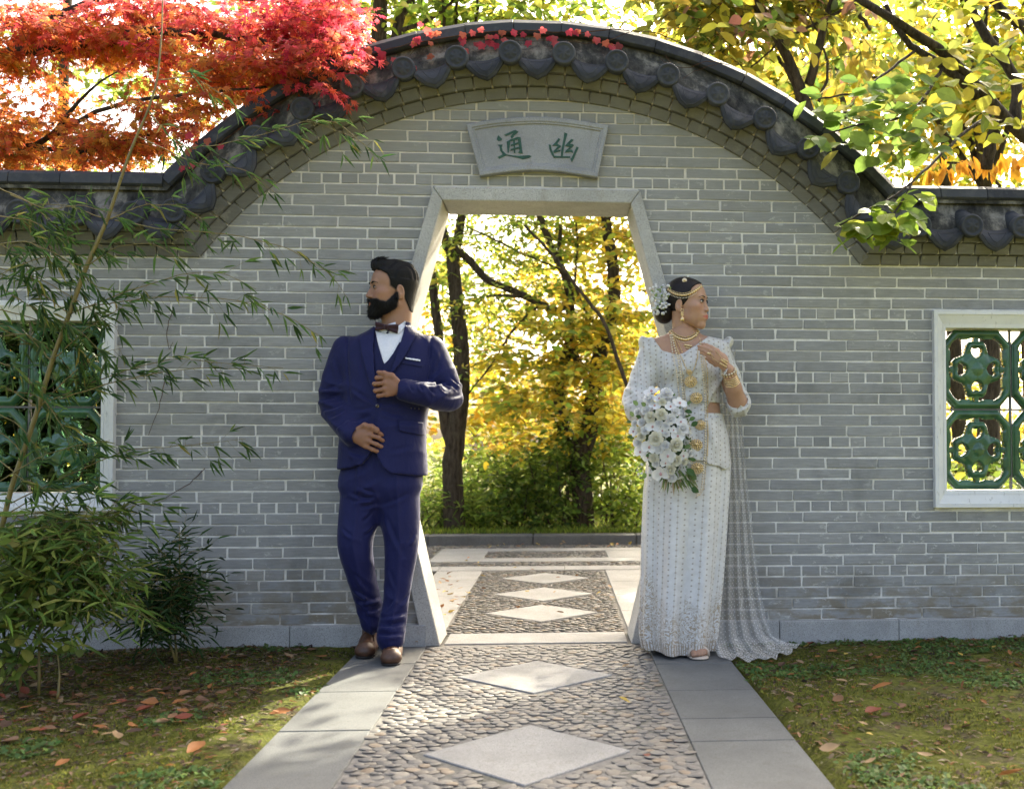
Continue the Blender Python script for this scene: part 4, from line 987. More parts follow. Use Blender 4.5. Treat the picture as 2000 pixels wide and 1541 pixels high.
limb(mb, [W(1926, 330, .7), W(1935, 280, .65), W(1947, 238, .6), W(1965, 215, .55)], .035, .03, 8, .005, 5)
limb(mb, [W(1842, 130, .35), W(1800, 200, .1), W(1760, 235, -.1), W(1700, 240, -.2), W(1620, 260, -.3)], .010, .004, 6, .005, 6)
limb(mb, [W(1947, 217, .5), W(1880, 260, .2), W(1820, 320, -.1), W(1780, 360, -.3), W(1740, 390, -.4), W(1690, 410, -.45), W(1640, 440, -.5)], .010, .004, 6, .005, 7)
limb(mb, [W(1790, 98, .3), W(1720, 150, .1), W(1680, 185, -.05), W(1600, 190, -.15), W(1560, 200, -.2)], .008, .004, 6, .005, 8)
limb(mb, [W(1780, 360, -.3), W(1760, 400, -.42), W(1735, 430, -.5), W(1690, 470, -.52)], .006, .003, 6, .004, 9)
mb.build('trunk', BARK, mg, True)
def rosettes(lst):
    P, D, U, S, K = [], [], [], [], []
    for px, py, y, n, sp, k in lst:
        c = W(px, py, y)
        for i in range(n):
            a = i * 2.4 + r6.uniform(-.4, .4); q = c + np.array([r6.normal(0, sp), r6.normal(0, sp), r6.normal(0, sp)])
            d = np.array([math.cos(a), math.sin(a) * .8 - .2, r6.normal(-.35, .45)]); P.append(q); D.append(d); U.append(np.array([0, -.55, .8]) + r6.normal(0, .4, 3)); S.append(r6.uniform(.082, .122)); K.append(k)
    return map(np.array, (P, D, U, S, K))
ros = [(1670, 205, -.1, 8, .035, 0), (1720, 200, -.1, 8, .035, 0), (1780, 245, -.12, 8, .035, 0), (1690, 270, -.2, 7, .03, 0), (1750, 300, -.22, 7, .03, 0), (1660, 240, -.2, 6, .03, 0), (1810, 160, .05, 7, .035, 0), (1700, 440, -.5, 6, .025, 1), (1760, 440, -.47, 6, .025, 1), (1670, 430, -.48, 5, .02, 1), (1600, 195, -.15, 8, .03, 0), (1640, 215, -.15, 6, .03, 0), (1690, 170, -.05, 8, .03, 0), (1745, 165, 0, 9, .035, 0), (1700, 235, -.2, 7, .03, 0), (1760, 225, -.1, 9, .035, 0), (1800, 205, .0, 8, .035, 0), (1840, 240, 0, 8, .035, 0), (1590, 275, -.3, 5, .02, 0), (1650, 275, -.25, 6, .03, 0), (1720, 285, -.25, 7, .03, 0), (1790, 275, -.2, 7, .03, 0), (1830, 290, -.15, 6, .03, 0),
       (1755, 400, -.4, 8, .025, 1), (1720, 425, -.48, 9, .03, 1), (1785, 425, -.42, 7, .025, 1), (1690, 450, -.5, 6, .025, 1), (1740, 455, -.5, 8, .03, 1), (1655, 455, -.5, 4, .02, 1), (1800, 380, -.35, 4, .02, 1),
       (1780, 10, .2, 7, .04, 2), (1830, 25, .2, 7, .04, 2), (1900, 30, .3, 8, .05, 2), (1960, 20, .3, 7, .05, 2), (1880, 90, .3, 7, .04, 2), (1950, 100, .3, 8, .05, 2), (1860, 170, .2, 8, .04, 2), (1920, 170, .25, 7, .04, 2), (1985, 170, .3, 7, .05, 2), (1900, 215, .2, 7, .04, 2), (1970, 260, .25, 7, .05, 2), (1990, 60, .3, 6, .05, 2), (1930, 265, .3, 4, .04, 2), (1840, 130, .2, 6, .04, 2)]
P, D, U, S, K = rosettes(ros); cc = np.where((K == 1)[:, None], pal(len(P), [(.22, .31, .035), (.28, .35, .04), (.16, .24, .03), (.38, .33, .05)], [4, 4, 3, 1], .15, r6), np.where((K == 0)[:, None], pal(len(P), [(.13, .22, .035), (.18, .26, .04), (.10, .17, .03), (.30, .27, .05)], [4, 4, 3, 1.5], .15, r6), pal(len(P), [(.24, .25, .03), (.33, .29, .03), (.14, .19, .03), (.42, .33, .05)], None, .18, r6)))
split_leaves('leaf', P, D, U, S, WIDE, cc, mg)
# drooping orange leaves just behind the right wing
orr = tag(empty('orange_tree', (2.9, 1.3, 0)), 'drooping orange leaf clusters just above the right wing roof', 'tree'); orr.location = (0, 0, 0); mb = MB()
limb(mb, [(2.9, 1.3, 0), (2.85, 1.25, 1.5), W(1960, 330, 1.0), W(1900, 315, .8), W(1850, 318, .7)], .03, .006, 7, .004, 3); mb.build('trunk', BARK, orr, True)
lst = [(1850, 318, .7, 9, .03, 0), (1890, 312, .7, 9, .03, 0), (1930, 315, .75, 9, .03, 0), (1965, 310, .8, 9, .03, 0), (1998, 312, .8, 8, .03, 0), (1825, 335, .7, 5, .02, 0)]
P, D, U, S, K = rosettes(lst); D[:, 2] -= 1.3; S *= 1.05; singles('leaf', P, D, U, S, SLIM, pal(len(P), [(.55, .26, .02), (.60, .33, .03), (.48, .2, .02)], None, .12, r6), orr, range(len(P)))

# ---- Virginia creeper on the ridge
vine = tag(empty('creeper_vine', (XC, -.05, 2.9)), 'red creeper leaves and thin bare vines trailing along the gable ridge', 'vine'); vine.location = (0, 0, 0)
VB = m_bark('vine_bark', (.05, .025, .015), (.14, .08, .05))
mb = MB()
for seq, rr_ in (([(1330, 85), (1280, 62), (1200, 58), (1120, 66), (1040, 60), (960, 62), (880, 72), (800, 85), (740, 100), (690, 125), (600, 170), (520, 215), (430, 280), (370, 340)], .0028), ([(1425, 128), (1380, 118), (1340, 135), (1310, 128), (1290, 115)], .002), ([(1240, 60), (1170, 88), (1100, 82), (1000, 78)], .0018), ([(1300, 110), (1330, 150), (1290, 165), (1240, 150), (1170, 120)], .0016), ([(1420, 120), (1350, 140), (1330, 160), (1270, 172), (1220, 165)], .0014), ([(1110, 120), (1095, 150), (1110, 180), (1125, 200)], .0012), ([(860, 95), (835, 60), (800, 110)], .0014)):
    limb(mb, Wp(seq, [-.075 if i_[1] < 100 or i_[0] > 1200 or i_[0] < 760 else -.06 for i_ in seq]), rr_, rr_ * .6, 5, .004, len(seq))
for seq in ([(340, 600), (325, 640), (330, 690), (338, 668)], [(322, 745), (310, 800), (290, 850)], [(400, 915), (370, 945), (310, 978), (295, 985)]): limb(mb, Wp(seq, -.008), .0018, .001, 5, .003, 5)
mb.build('stem', VB, vine, True)['kind'] = 'stuff'
P, D, U, S = [], [], [], []
lf = [(905 + i * 12 + r6.normal(0, 5), np.interp(905 + i * 12, [905, 1000, 1120, 1230], [70, 62, 66, 85]) + r6.normal(0, 7)) for i in range(27)] + [(900 + r6.uniform(0, 90), 78 + r6.normal(0, 5)) for _ in range(9)] + [(840 + r6.normal(0, 10), 70 + r6.normal(0, 12)) for _ in range(7)] + [(700 + r6.uniform(-15, 110), 118 - r6.uniform(-15, 25)) for _ in range(26)] + [(820 + r6.normal(0, 8), 80 + r6.normal(0, 6)) for _ in range(5)] + [(380 + r6.uniform(-40, 60), 290 + r6.normal(0, 20)) for _ in range(7)] + [(560 + r6.uniform(-30, 60), 170 + r6.normal(0, 18)) for _ in range(8)] + [(845, 108), (908, 95)]
for px, py in lf: P.append(W(px, py, -.092 + r6.uniform(-.012, .005))); D.append(np.array([r6.normal(0, .5), -.25, -1])); U.append(np.array([r6.normal(0, .3), -1, .3])); S.append(r6.uniform(.028, .043))
P, D, U, S = map(np.array, (P, D, U, S)); singles('leaf', P, D, U, S, IVY, pal(len(P), [(.55, .05, .07), (.60, .09, .09), (.45, .03, .05), (.50, .12, .06)], None, .15, r6), vine, range(len(P)))

# ---- bamboo leaning in front of the left window
r7 = np.random.default_rng(44)
bb = tag(empty('bamboo', (-2.55, -.55, 0)), 'yellow stemmed bamboo leaning across the left window with long leafy branches', 'bamboo'); bb.location = (0, 0, 0)
YB = -.62
cpx = [(-75, 1330), (-40, 1180), (7, 1018), (21, 955), (45, 885), (75, 797), (101, 706), (136, 612), (168, 521), (210, 430), (238, 343), (266, 266), (290, 217), (308, 157), (316, 70), (318, -20), (316, -120)]
Q = wob(Wp(cpx, [YB + .0 * i for i in range(len(cpx))]), 5, .0, 1); Q[0, 2] = min(Q[0, 2], 0.0)
rad = np.interp(np.arange(len(Q)), [0, 45, 55, 70, len(Q) - 1], [.0105, .0088, .0055, .003, .002])
mb = MB(); mb.add(*tube(Q, rad, 10)); mb.build('culm', CULM, bb, True)
for px, py in ((45, 885), (75, 797), (101, 706), (136, 612), (168, 521), (210, 430), (238, 343), (21, 955)):
    c = W(px, py, YB); i = np.argmin(np.linalg.norm(Q - c, axis=1)); d = Q[min(i + 1, len(Q) - 1)] - Q[i - 1]; d /= np.linalg.norm(d)
    v, f = tube([Q[i] - d * .004, Q[i] - d * .0015, Q[i] + d * .0015, Q[i] + d * .004], [rad[i], rad[i] * 1.22, rad[i] * 1.18, rad[i]], 10); obj('culm_node', v, f, CULM, bb, True)
BR = [[(-20, 420), (60, 430), (130, 470), (200, 480)], [(-20, 480), (50, 470), (120, 500), (190, 560)], [(-20, 600), (60, 620), (130, 650), (180, 720)], [(-20, 520), (70, 540), (140, 580), (230, 640)], [(-20, 660), (50, 650), (110, 690), (170, 760)], [(20, 380), (90, 410), (160, 400), (230, 420)], [(-10, 760), (70, 770), (130, 830), (180, 850)], [(0, 940), (80, 890), (150, 870), (215, 860)], [(20, 1000), (90, 960), (160, 950), (230, 985)], [(210, 430), (280, 400), (350, 400), (400, 430)], [(224, 430), (315, 448), (455, 458), (560, 483), (647, 535), (676, 580)], [(140, 612), (245, 570), (357, 535), (430, 530), (500, 565)], [(175, 598), (315, 579), (455, 584), (560, 615), (622, 656)], [(80, 790), (196, 741), (280, 713), (350, 699), (437, 710), (553, 719)], [(115, 780), (227, 745), (315, 727), (400, 718), (480, 722)],
      [(21, 983), (105, 941), (196, 899), (252, 878), (350, 871), (480, 857)], [(10, 1010), (90, 1000), (175, 1018), (245, 983), (315, 988)], [(290, 217), (350, 290), (420, 285), (520, 262), (600, 235), (690, 268)], [(266, 266), (380, 320), (480, 330), (535, 375)], [(308, 157), (380, 150), (440, 190)], [(210, 430), (130, 400), (60, 400), (0, 440)], [(168, 521), (90, 500), (30, 520), (-40, 560)], [(136, 612), (60, 560), (10, 540)], [(101, 706), (60, 660), (0, 630), (-40, 640)], [(75, 797), (130, 740), (190, 690), (240, 680)], [(45, 885), (10, 850), (-30, 830)], [(101, 706), (170, 640), (240, 600)], [(75, 797), (20, 760), (-40, 740)],
      [(600, 235), (660, 240), (720, 290), (738, 318)], [(168, 521), (230, 480), (300, 475), (340, 500)], [(0, 640), (70, 680), (120, 760)], [(-30, 460), (40, 500), (80, 580), (90, 640)], [(-20, 360), (50, 390), (120, 450), (160, 520)], [(0, 900), (60, 950), (130, 960), (200, 930)], [(30, 420), (90, 470), (150, 560)], [(-30, 700), (40, 720), (100, 800), (140, 860)], [(-20, 800), (40, 830), (90, 900)], [(0, 560), (60, 600), (150, 640), (210, 700)]]
P, D, U, S = [], [], [], []; mb = MB()
for k, b in enumerate(BR):
    dy = r7.uniform(-.06, .10); Q = wob(Wp(b, [YB + dy * min(1, i) - (.10 * i / len(b) if k % 2 else -.06 * i / len(b)) for i in range(len(b))]), 7, .002, k); mb.add(*tube(Q, np.linspace(.0028, .0009, len(Q)), 5))
    t = np.concatenate([[0], np.cumsum(np.linalg.norm(np.diff(Q, axis=0), axis=1))]); s = .10
    while s < t[-1] + .001:
        q = np.array([np.interp(s, t, Q[:, c]) for c in range(3)]); i = min(np.searchsorted(t, s), len(Q) - 1); d = Q[i] - Q[max(i - 1, 0)]; d /= np.linalg.norm(d) + 1e-9
        # side twiglet with a fan of leaves
        sd_ = np.array([r7.normal(0, .4), r7.normal(0, .5), r7.normal(-.25, .7)]); tip = q + (d * .6 + sd_) * r7.uniform(.015, .05)
        mb.add(*tube([q, tip], [.0009, .0006], 3, False))
        far = q[0] > -1.75
        for m in range(r7.integers(2, 4) if far else r7.integers(2, 5)):
            dd = d * r7.uniform(.4, 1.1) + sd_ * .5 + np.array([r7.normal(.1, .4), r7.normal(0, .45), r7.normal(-.22, .42)]); P.append(tip); D.append(dd); U.append(np.array([0, -.5, .9]) + r7.normal(0, .45, 3)); S.append(r7.uniform(.05, .092))
        s += r7.uniform(.022, .042) if far else r7.uniform(.016, .030)
mb.build('branch', CULM, bb, True)['kind'] = 'stuff'
P, D, U, S = map(np.array, (P, D, U, S)); bcol = [(.065, .14, .035), (.10, .19, .045), (.15, .24, .055), (.05, .10, .03), (.34, .31, .07)]
split_leaves('leaf', P, D, U, S, LANCE, pal(len(P), bcol, [4, 4, 2.5, 3, .7], .2, r7), bb)
# leafy undergrowth and the small bamboo shrub by the plinth
def lowplant(nm, label, px, y, blobs, colors, tpl, per, droop, w=None, stems=(), cat='shrub', flat=.8):
    c0 = W(*px, y); s = tag(empty(nm, (c0[0], y, 0)), label, cat); s.location = (0, 0, 0)
    P, D, U, S, TW = twigs([(W(a, b, yy), (rx, ry, rz), n, sz) for a, b, yy, rx, ry, rz, n, sz in blobs], per, flat, droop, r=r7)
    ok = P[:, 2] > gz(P[:, 0], P[:, 1]) + .005; P, D, U, S = P[ok], D[ok], U[ok], S[ok]; cols = pal(len(P), colors, w, .2, r7)
    split_leaves('leaf', P, D, U, S, tpl, cols, s, min(300, len(P))); mb = twig_mesh(TW, .0014)
    for q in stems: mb.add(*tube(wob(q, 3, .003, 1), np.linspace(.006, .002, (len(q) - 1) * 3 + 1), 5))
    mb.build('stem', CULM if 'amboo' in nm else BARK, s, True)['kind'] = 'stuff'; return s
def gpt(px, py, y): q = W(px, py, y); return (q[0], q[1], max(q[2], -.02))
lowplant('bamboo_shrub', 'small dark green bamboo shrub in front of the granite plinth', (320, 1200), -.35, [(330, 1130, -.33, .13, .10, .12, 330, .075), (300, 1180, -.35, .12, .10, .10, 300, .075), (350, 1170, -.33, .12, .10, .10, 260, .07), (320, 1225, -.38, .13, .1, .06, 220, .065), (350, 1070, -.3, .03, .03, .08, 50, .06)], [(.02, .05, .015), (.032, .08, .022), (.05, .11, .03)], LANCE, 6, .05, None, [[gpt(345, 1310, -.35), gpt(342, 1230, -.34), gpt(340, 1140, -.33)], [gpt(345, 1300, -.35), gpt(320, 1220, -.36), gpt(310, 1150, -.36)], [gpt(347, 1230, -.34), gpt(352, 1130, -.31), gpt(350, 1040, -.3)]])
lowplant('bamboo_clump', 'young bamboo clump with yellow green leaves below the left window', (120, 1150), -.75, [(90, 1040, -.7, .14, .12, .08, 420, .09), (160, 1060, -.72, .14, .12, .08, 400, .09), (60, 1110, -.75, .15, .12, .10, 420, .09), (120, 1120, -.78, .16, .1, .1, 300, .085), (190, 1130, -.75, .12, .10, .09, 200, .09), (110, 1180, -.8, .15, .10, .08, 170, .09), (240, 1160, -.75, .08, .08, .07, 90, .08), (20, 1200, -.8, .10, .10, .1, 150, .09), (220, 1010, -.6, .08, .06, .04, 60, .09)], [(.12, .21, .045), (.18, .28, .055), (.25, .33, .07), (.075, .14, .035), (.38, .38, .09)], LANCE, 6, .25, [4, 4, 3, 3, .8], [[gpt(75, 1380, -.85), gpt(77, 1250, -.82), gpt(80, 1120, -.78), gpt(85, 1020, -.72)], [gpt(110, 1400, -.9), gpt(118, 1330, -.88), gpt(112, 1270, -.85)], [gpt(40, 1370, -.85), gpt(35, 1200, -.8), gpt(30, 1060, -.75)]])
lowplant('leafy_shrub', 'broad leaved yellow green shrub at the foot of the bamboo', (50, 1150), -.85, [(30, 1060, -.85, .12, .1, .06, 40, .06), (70, 1100, -.88, .12, .1, .07, 40, .06), (20, 1160, -.9, .12, .1, .08, 60, .065), (60, 1220, -.92, .10, .08, .08, 50, .06), (30, 1290, -.95, .10, .08, .06, 45, .06), (120, 1250, -.9, .06, .06, .05, 20, .05)], [(.15, .22, .04), (.21, .27, .05), (.10, .16, .03), (.26, .28, .055)], WIDE, 5, .3)
# ---- ground cover: little weeds, moss tufts, litter
def scatter(n, box4, keep=None):
    x = r7.uniform(box4[0], box4[1], n); y = r7.uniform(box4[2], box4[3], n); ok = (x < XOL - .01) | (x > XOR + .01) if keep is None else keep(x, y)
    x, y = x[ok], y[ok]; return np.stack([x, y, gz(x, y)], 1)
P = np.concatenate([scatter(5200, (-2.6, XOL, -2.6, -.05)), scatter(5200, (XOR, 2.4, -2.6, -.05))]); dens = vnoise(P[:, 0], P[:, 1], 3.1, 9); P = P[dens > .60]; P = np.repeat(P, 4, 0) + np.c_[r7.normal(0, .012, (len(P) * 4, 2)), np.zeros(len(P) * 4)]
n = len(P); P[:, 2] += .004; D = r7.normal(0, 1, (n, 3)); D[:, 2] = abs(D[:, 2]) * .35 + .12
tag(cloud('weeds', P, D, np.tile([0, 0, 1.0], (n, 1)) + r7.normal(0, .3, (n, 3)), r7.uniform(.010, .024, n), WIDE, pal(n, [(.075, .15, .04), (.11, .19, .05), (.16, .24, .07), (.09, .16, .045)], None, .2, r7)), 'tiny green clover and weeds growing through the moss beside the path', 'weeds', kind='stuff')
P = np.concatenate([scatter(30000, (-2.5, XOL, -2.5, -.04)), scatter(30000, (XOR, 2.4, -2.5, -.04))]); m_ = vnoise(P[:, 0], P[:, 1], 2.2, 5) * .6 + vnoise(P[:, 0], P[:, 1], 9, 6) * .4; P = P[m_ > .42]; n = len(P); D = r7.normal(0, .6, (n, 3)); D[:, 2] = 1
tag(cloud('moss', P, D, r7.normal(0, 1, (n, 3)), r7.uniform(.006, .014, n), LANCE_W := T_lance(.22, .1), pal(n, [(.10, .115, .018), (.15, .155, .025), (.20, .195, .035), (.07, .08, .015)], None, .2, r7)), 'short yellow green moss carpet beside the path', 'moss', kind='stuff')
# straw, twigs and crumbs
P = np.concatenate([scatter(5200, (-2.6, XOL, -2.5, -.02)), scatter(5200, (-2.6, -1.1, -1.3, -.02)), scatter(4200, (XOR, 2.4, -2.5, -.02))]); n = len(P); P[:, 2] += .006; D = r7.normal(0, 1, (n, 3)); D[:, 2] *= .12
tag(cloud('leaf_litter', P, D, np.tile([0, 0, 1.0], (n, 1)) + r7.normal(0, .35, (n, 3)), r7.uniform(.010, .035, n), SLIM, pal(n, [(.10, .068, .045), (.19, .135, .085), (.28, .215, .145), (.065, .045, .033), (.22, .10, .04)], None, .25, r7)), 'fine brown leaf litter strewn over the moss', 'litter', kind='stuff')
P = np.stack([r7.uniform(-4, 3.6, 9000), 5.27 + r7.random(9000) ** 2 * 2.2, np.full(9000, .08)], 1); P[:, 2] = gz(P[:, 0], np.maximum(P[:, 1], 5.4)) ; D = r7.normal(0, .35, (9000, 3)); D[:, 2] = 1
tag(cloud('grass', P, D, r7.normal(0, 1, (9000, 3)), r7.uniform(.03, .075, 9000), LANCE, pal(9000, LIME + GRN[2:], None, .2, r7)), 'short grass on the lawn edge beyond the far kerb', 'grass', kind='stuff')
# fallen leaves one can pick out
def T_fallen(seed, w=.3):
    r = random.Random(seed); c1, c2, tw = r.uniform(.1, .5), r.uniform(-.15, .35), r.uniform(-.5, .5); v, f = [], []
    for i, (t, ww) in enumerate(((0, .02), (.15, .6), (.38, 1), (.62, .92), (.85, .45), (1, .02))):
        for j in (-1, -.5, 0, .5, 1):
            x = j * w * ww; v.append((x, t, c1 * x * x / w + c2 * (t - .5) ** 2 + tw * x * (t - .5) + r.uniform(-.012, .012)))
    for i in range(5):
        for j in range(4): a = i * 5 + j; f.append((a, a + 1, a + 6, a + 5))
    return mk_mesh('fallen_leaf', v, f, True, LEAFD)
LEAFD = m_leaf('dry_leaf', 'obj', .15, .6)
FL = [T_fallen(i, (.22, .28, .34, .18)[i % 4]) for i in range(10)]
COLS = {'pale tan': (.30, .20, .11), 'orange brown': (.26, .105, .035), 'dark brown': (.075, .04, .026), 'yellow': (.40, .28, .06), 'rust red': (.17, .045, .025), 'brown': (.16, .085, .045)}
def fleaf(x, y, s, col, place, rot=None, z=None, tilt=.25):
    o = put('fallen_leaf', FL[r7.integers(0, 10)]); o.location = (x, y, (gz(x, y) if z is None else z) + .008 + .05 * s)
    o.rotation_euler = (r7.normal(0, tilt), r7.normal(0, tilt), r7.uniform(0, 6.28) if rot is None else rot); s = s * .64; o.scale = (s, s, s)
    c = np.array(COLS[col]) * r7.uniform(.9, 1.45); o.color = (*map(float, c), 1)
    tag(o, f'{col} fallen leaf lying {place}', 'leaf', f'{col} fallen leaves {place}')
names = list(COLS)
def drop(lst, place, z=None):
    for px, py, s, col in lst:
        q = G(px, py, 0.0); fleaf(q[0], q[1], s, col, place, None, z)
LM, RM = 'on the moss beside the bamboo', 'on the moss beside the bride'
drop([(530, 1290, .10, 'orange brown'), (560, 1280, .11, 'pale tan'), (600, 1275, .09, 'brown'), (640, 1285, .08, 'orange brown'), (430, 1292, .07, 'orange brown'), (460, 1288, .08, 'brown'), (220, 1325, .10, 'orange brown'), (190, 1310, .11, 'brown'), (257, 1348, .06, 'orange brown'), (310, 1375, .10, 'orange brown'), (345, 1378, .09, 'pale tan'), (265, 1395, .11, 'rust red'), (120, 1375, .13, 'brown'), (140, 1390, .10, 'dark brown'), (100, 1385, .10, 'brown'), (205, 1390, .09, 'brown'), (235, 1385, .08, 'dark brown'), (120, 1432, .15, 'pale tan'), (145, 1415, .11, 'rust red'), (180, 1420, .09, 'orange brown'), (250, 1425, .09, 'orange brown'), (230, 1450, .08, 'pale tan'), (330, 1415, .08, 'pale tan'), (400, 1462, .11, 'orange brown'), (470, 1432, .11, 'pale tan'), (525, 1400, .12, 'orange brown'), (560, 1400, .08, 'orange brown'), (85, 1425, .07, 'brown'), (135, 1493, .09, 'orange brown'), (30, 1455, .14, 'brown'), (585, 1345, .06, 'pale tan'), (600, 1337, .07, 'brown'), (370, 1390, .06, 'brown'), (500, 1345, .05, 'pale tan'), (440, 1330, .05, 'brown'), (350, 1506, .06, 'pale tan'), (430, 1455, .05, 'pale tan')], LM)
for _ in range(95):
    px, py = r7.uniform(0, 430), r7.uniform(1300, 1440); q = G(px, py); fleaf(q[0], q[1], r7.uniform(.05, .10), names[r7.choice([1, 2, 5, 0, 4], p=[.15, .3, .35, .1, .1])], LM)
drop([(1772, 1240, .13, 'yellow'), (1830, 1240, .14, 'orange brown'), (1925, 1242, .17, 'dark brown'), (1590, 1255, .09, 'rust red'), (1575, 1262, .08, 'brown'), (1615, 1273, .09, 'orange brown'), (1640, 1303, .06, 'pale tan'), (1670, 1303, .07, 'pale tan'), (1633, 1335, .09, 'pale tan'), (1510, 1328, .07, 'orange brown'), (1560, 1318, .08, 'orange brown'), (1535, 1362, .08, 'pale tan'), (1630, 1372, .11, 'brown'), (1675, 1347, .06, 'pale tan'), (1700, 1358, .13, 'orange brown'), (1690, 1402, .11, 'rust red'), (1685, 1420, .09, 'pale tan'), (1600, 1470, .10, 'pale tan'), (1565, 1440, .06, 'orange brown'), (1590, 1452, .06, 'brown'), (1690, 1497, .07, 'pale tan'), (1790, 1475, .08, 'pale tan'), (1950, 1528, .12, 'orange brown'), (1780, 1290, .08, 'orange brown'), (1850, 1268, .1, 'pale tan'), (1900, 1265, .09, 'brown'), (1700, 1285, .07, 'brown'), (1795, 1275, .08, 'dark brown'), (1840, 1255, .11, 'dark brown'), (1880, 1285, .06, 'yellow'), (1980, 1300, .12, 'orange brown'), (1910, 1300, .08, 'brown'), (1970, 1250, .10, 'dark brown'), (1990, 1245, .09, 'brown'), (1810, 1260, .1, 'brown'), (1520, 1300, .06, 'brown'), (1490, 1310, .05, 'orange brown'), (1735, 1260, .06, 'brown'), (1645, 1500, .05, 'brown'), (1770, 1395, .06, 'brown'), (1900, 1400, .07, 'pale tan'), (1850, 1440, .06, 'brown'), (1660, 1270, .07, 'orange brown')], RM)
for _ in range(75):
    px, py = r7.uniform(1480, 2000), r7.uniform(1240, 1310) if _ % 3 else r7.uniform(1300, 1530); q = G(px, py); fleaf(q[0], q[1], r7.uniform(.04, .085), names[r7.choice([1, 2, 5, 0, 3], p=[.2, .25, .3, .2, .05])], RM)
drop([(1230, 1385, .075, 'yellow'), (950, 1417, .055, 'rust red'), (1215, 1314, .065, 'pale tan'), (772, 1393, .05, 'orange brown'), (1262, 1488, .06, 'rust red'), (945, 1290, .05, 'pale tan'), (815, 1264, .06, 'pale tan')], 'on the pebbles in front of the gateway', .012)
for _ in range(46):
    px, py = (r7.uniform(862, 905), r7.uniform(1130, 1215)) if _ % 3 == 0 else (r7.uniform(860, 1230), r7.uniform(1078, 1215)); q = G(px, py); fleaf(q[0], q[1], r7.uniform(.05, .09), names[r7.choice([0, 1, 3, 5], p=[.4, .25, .25, .1])], 'on the paving behind the gateway', None, .012)
for _ in range(20):
    q = G(r7.uniform(870, 1250), r7.uniform(1064, 1072)); fleaf(q[0], q[1], r7.uniform(.06, .09), names[r7.choice([0, 1, 3])], 'against the far kerb', None, .012)
for k in range(5):
    q = W(1868 + k * 5, 437 + (k % 2) * 4, -.07); fleaf(q[0], q[1], .06, 'rust red', 'in the gutter of the right wing roof', None, q[2] - .01)

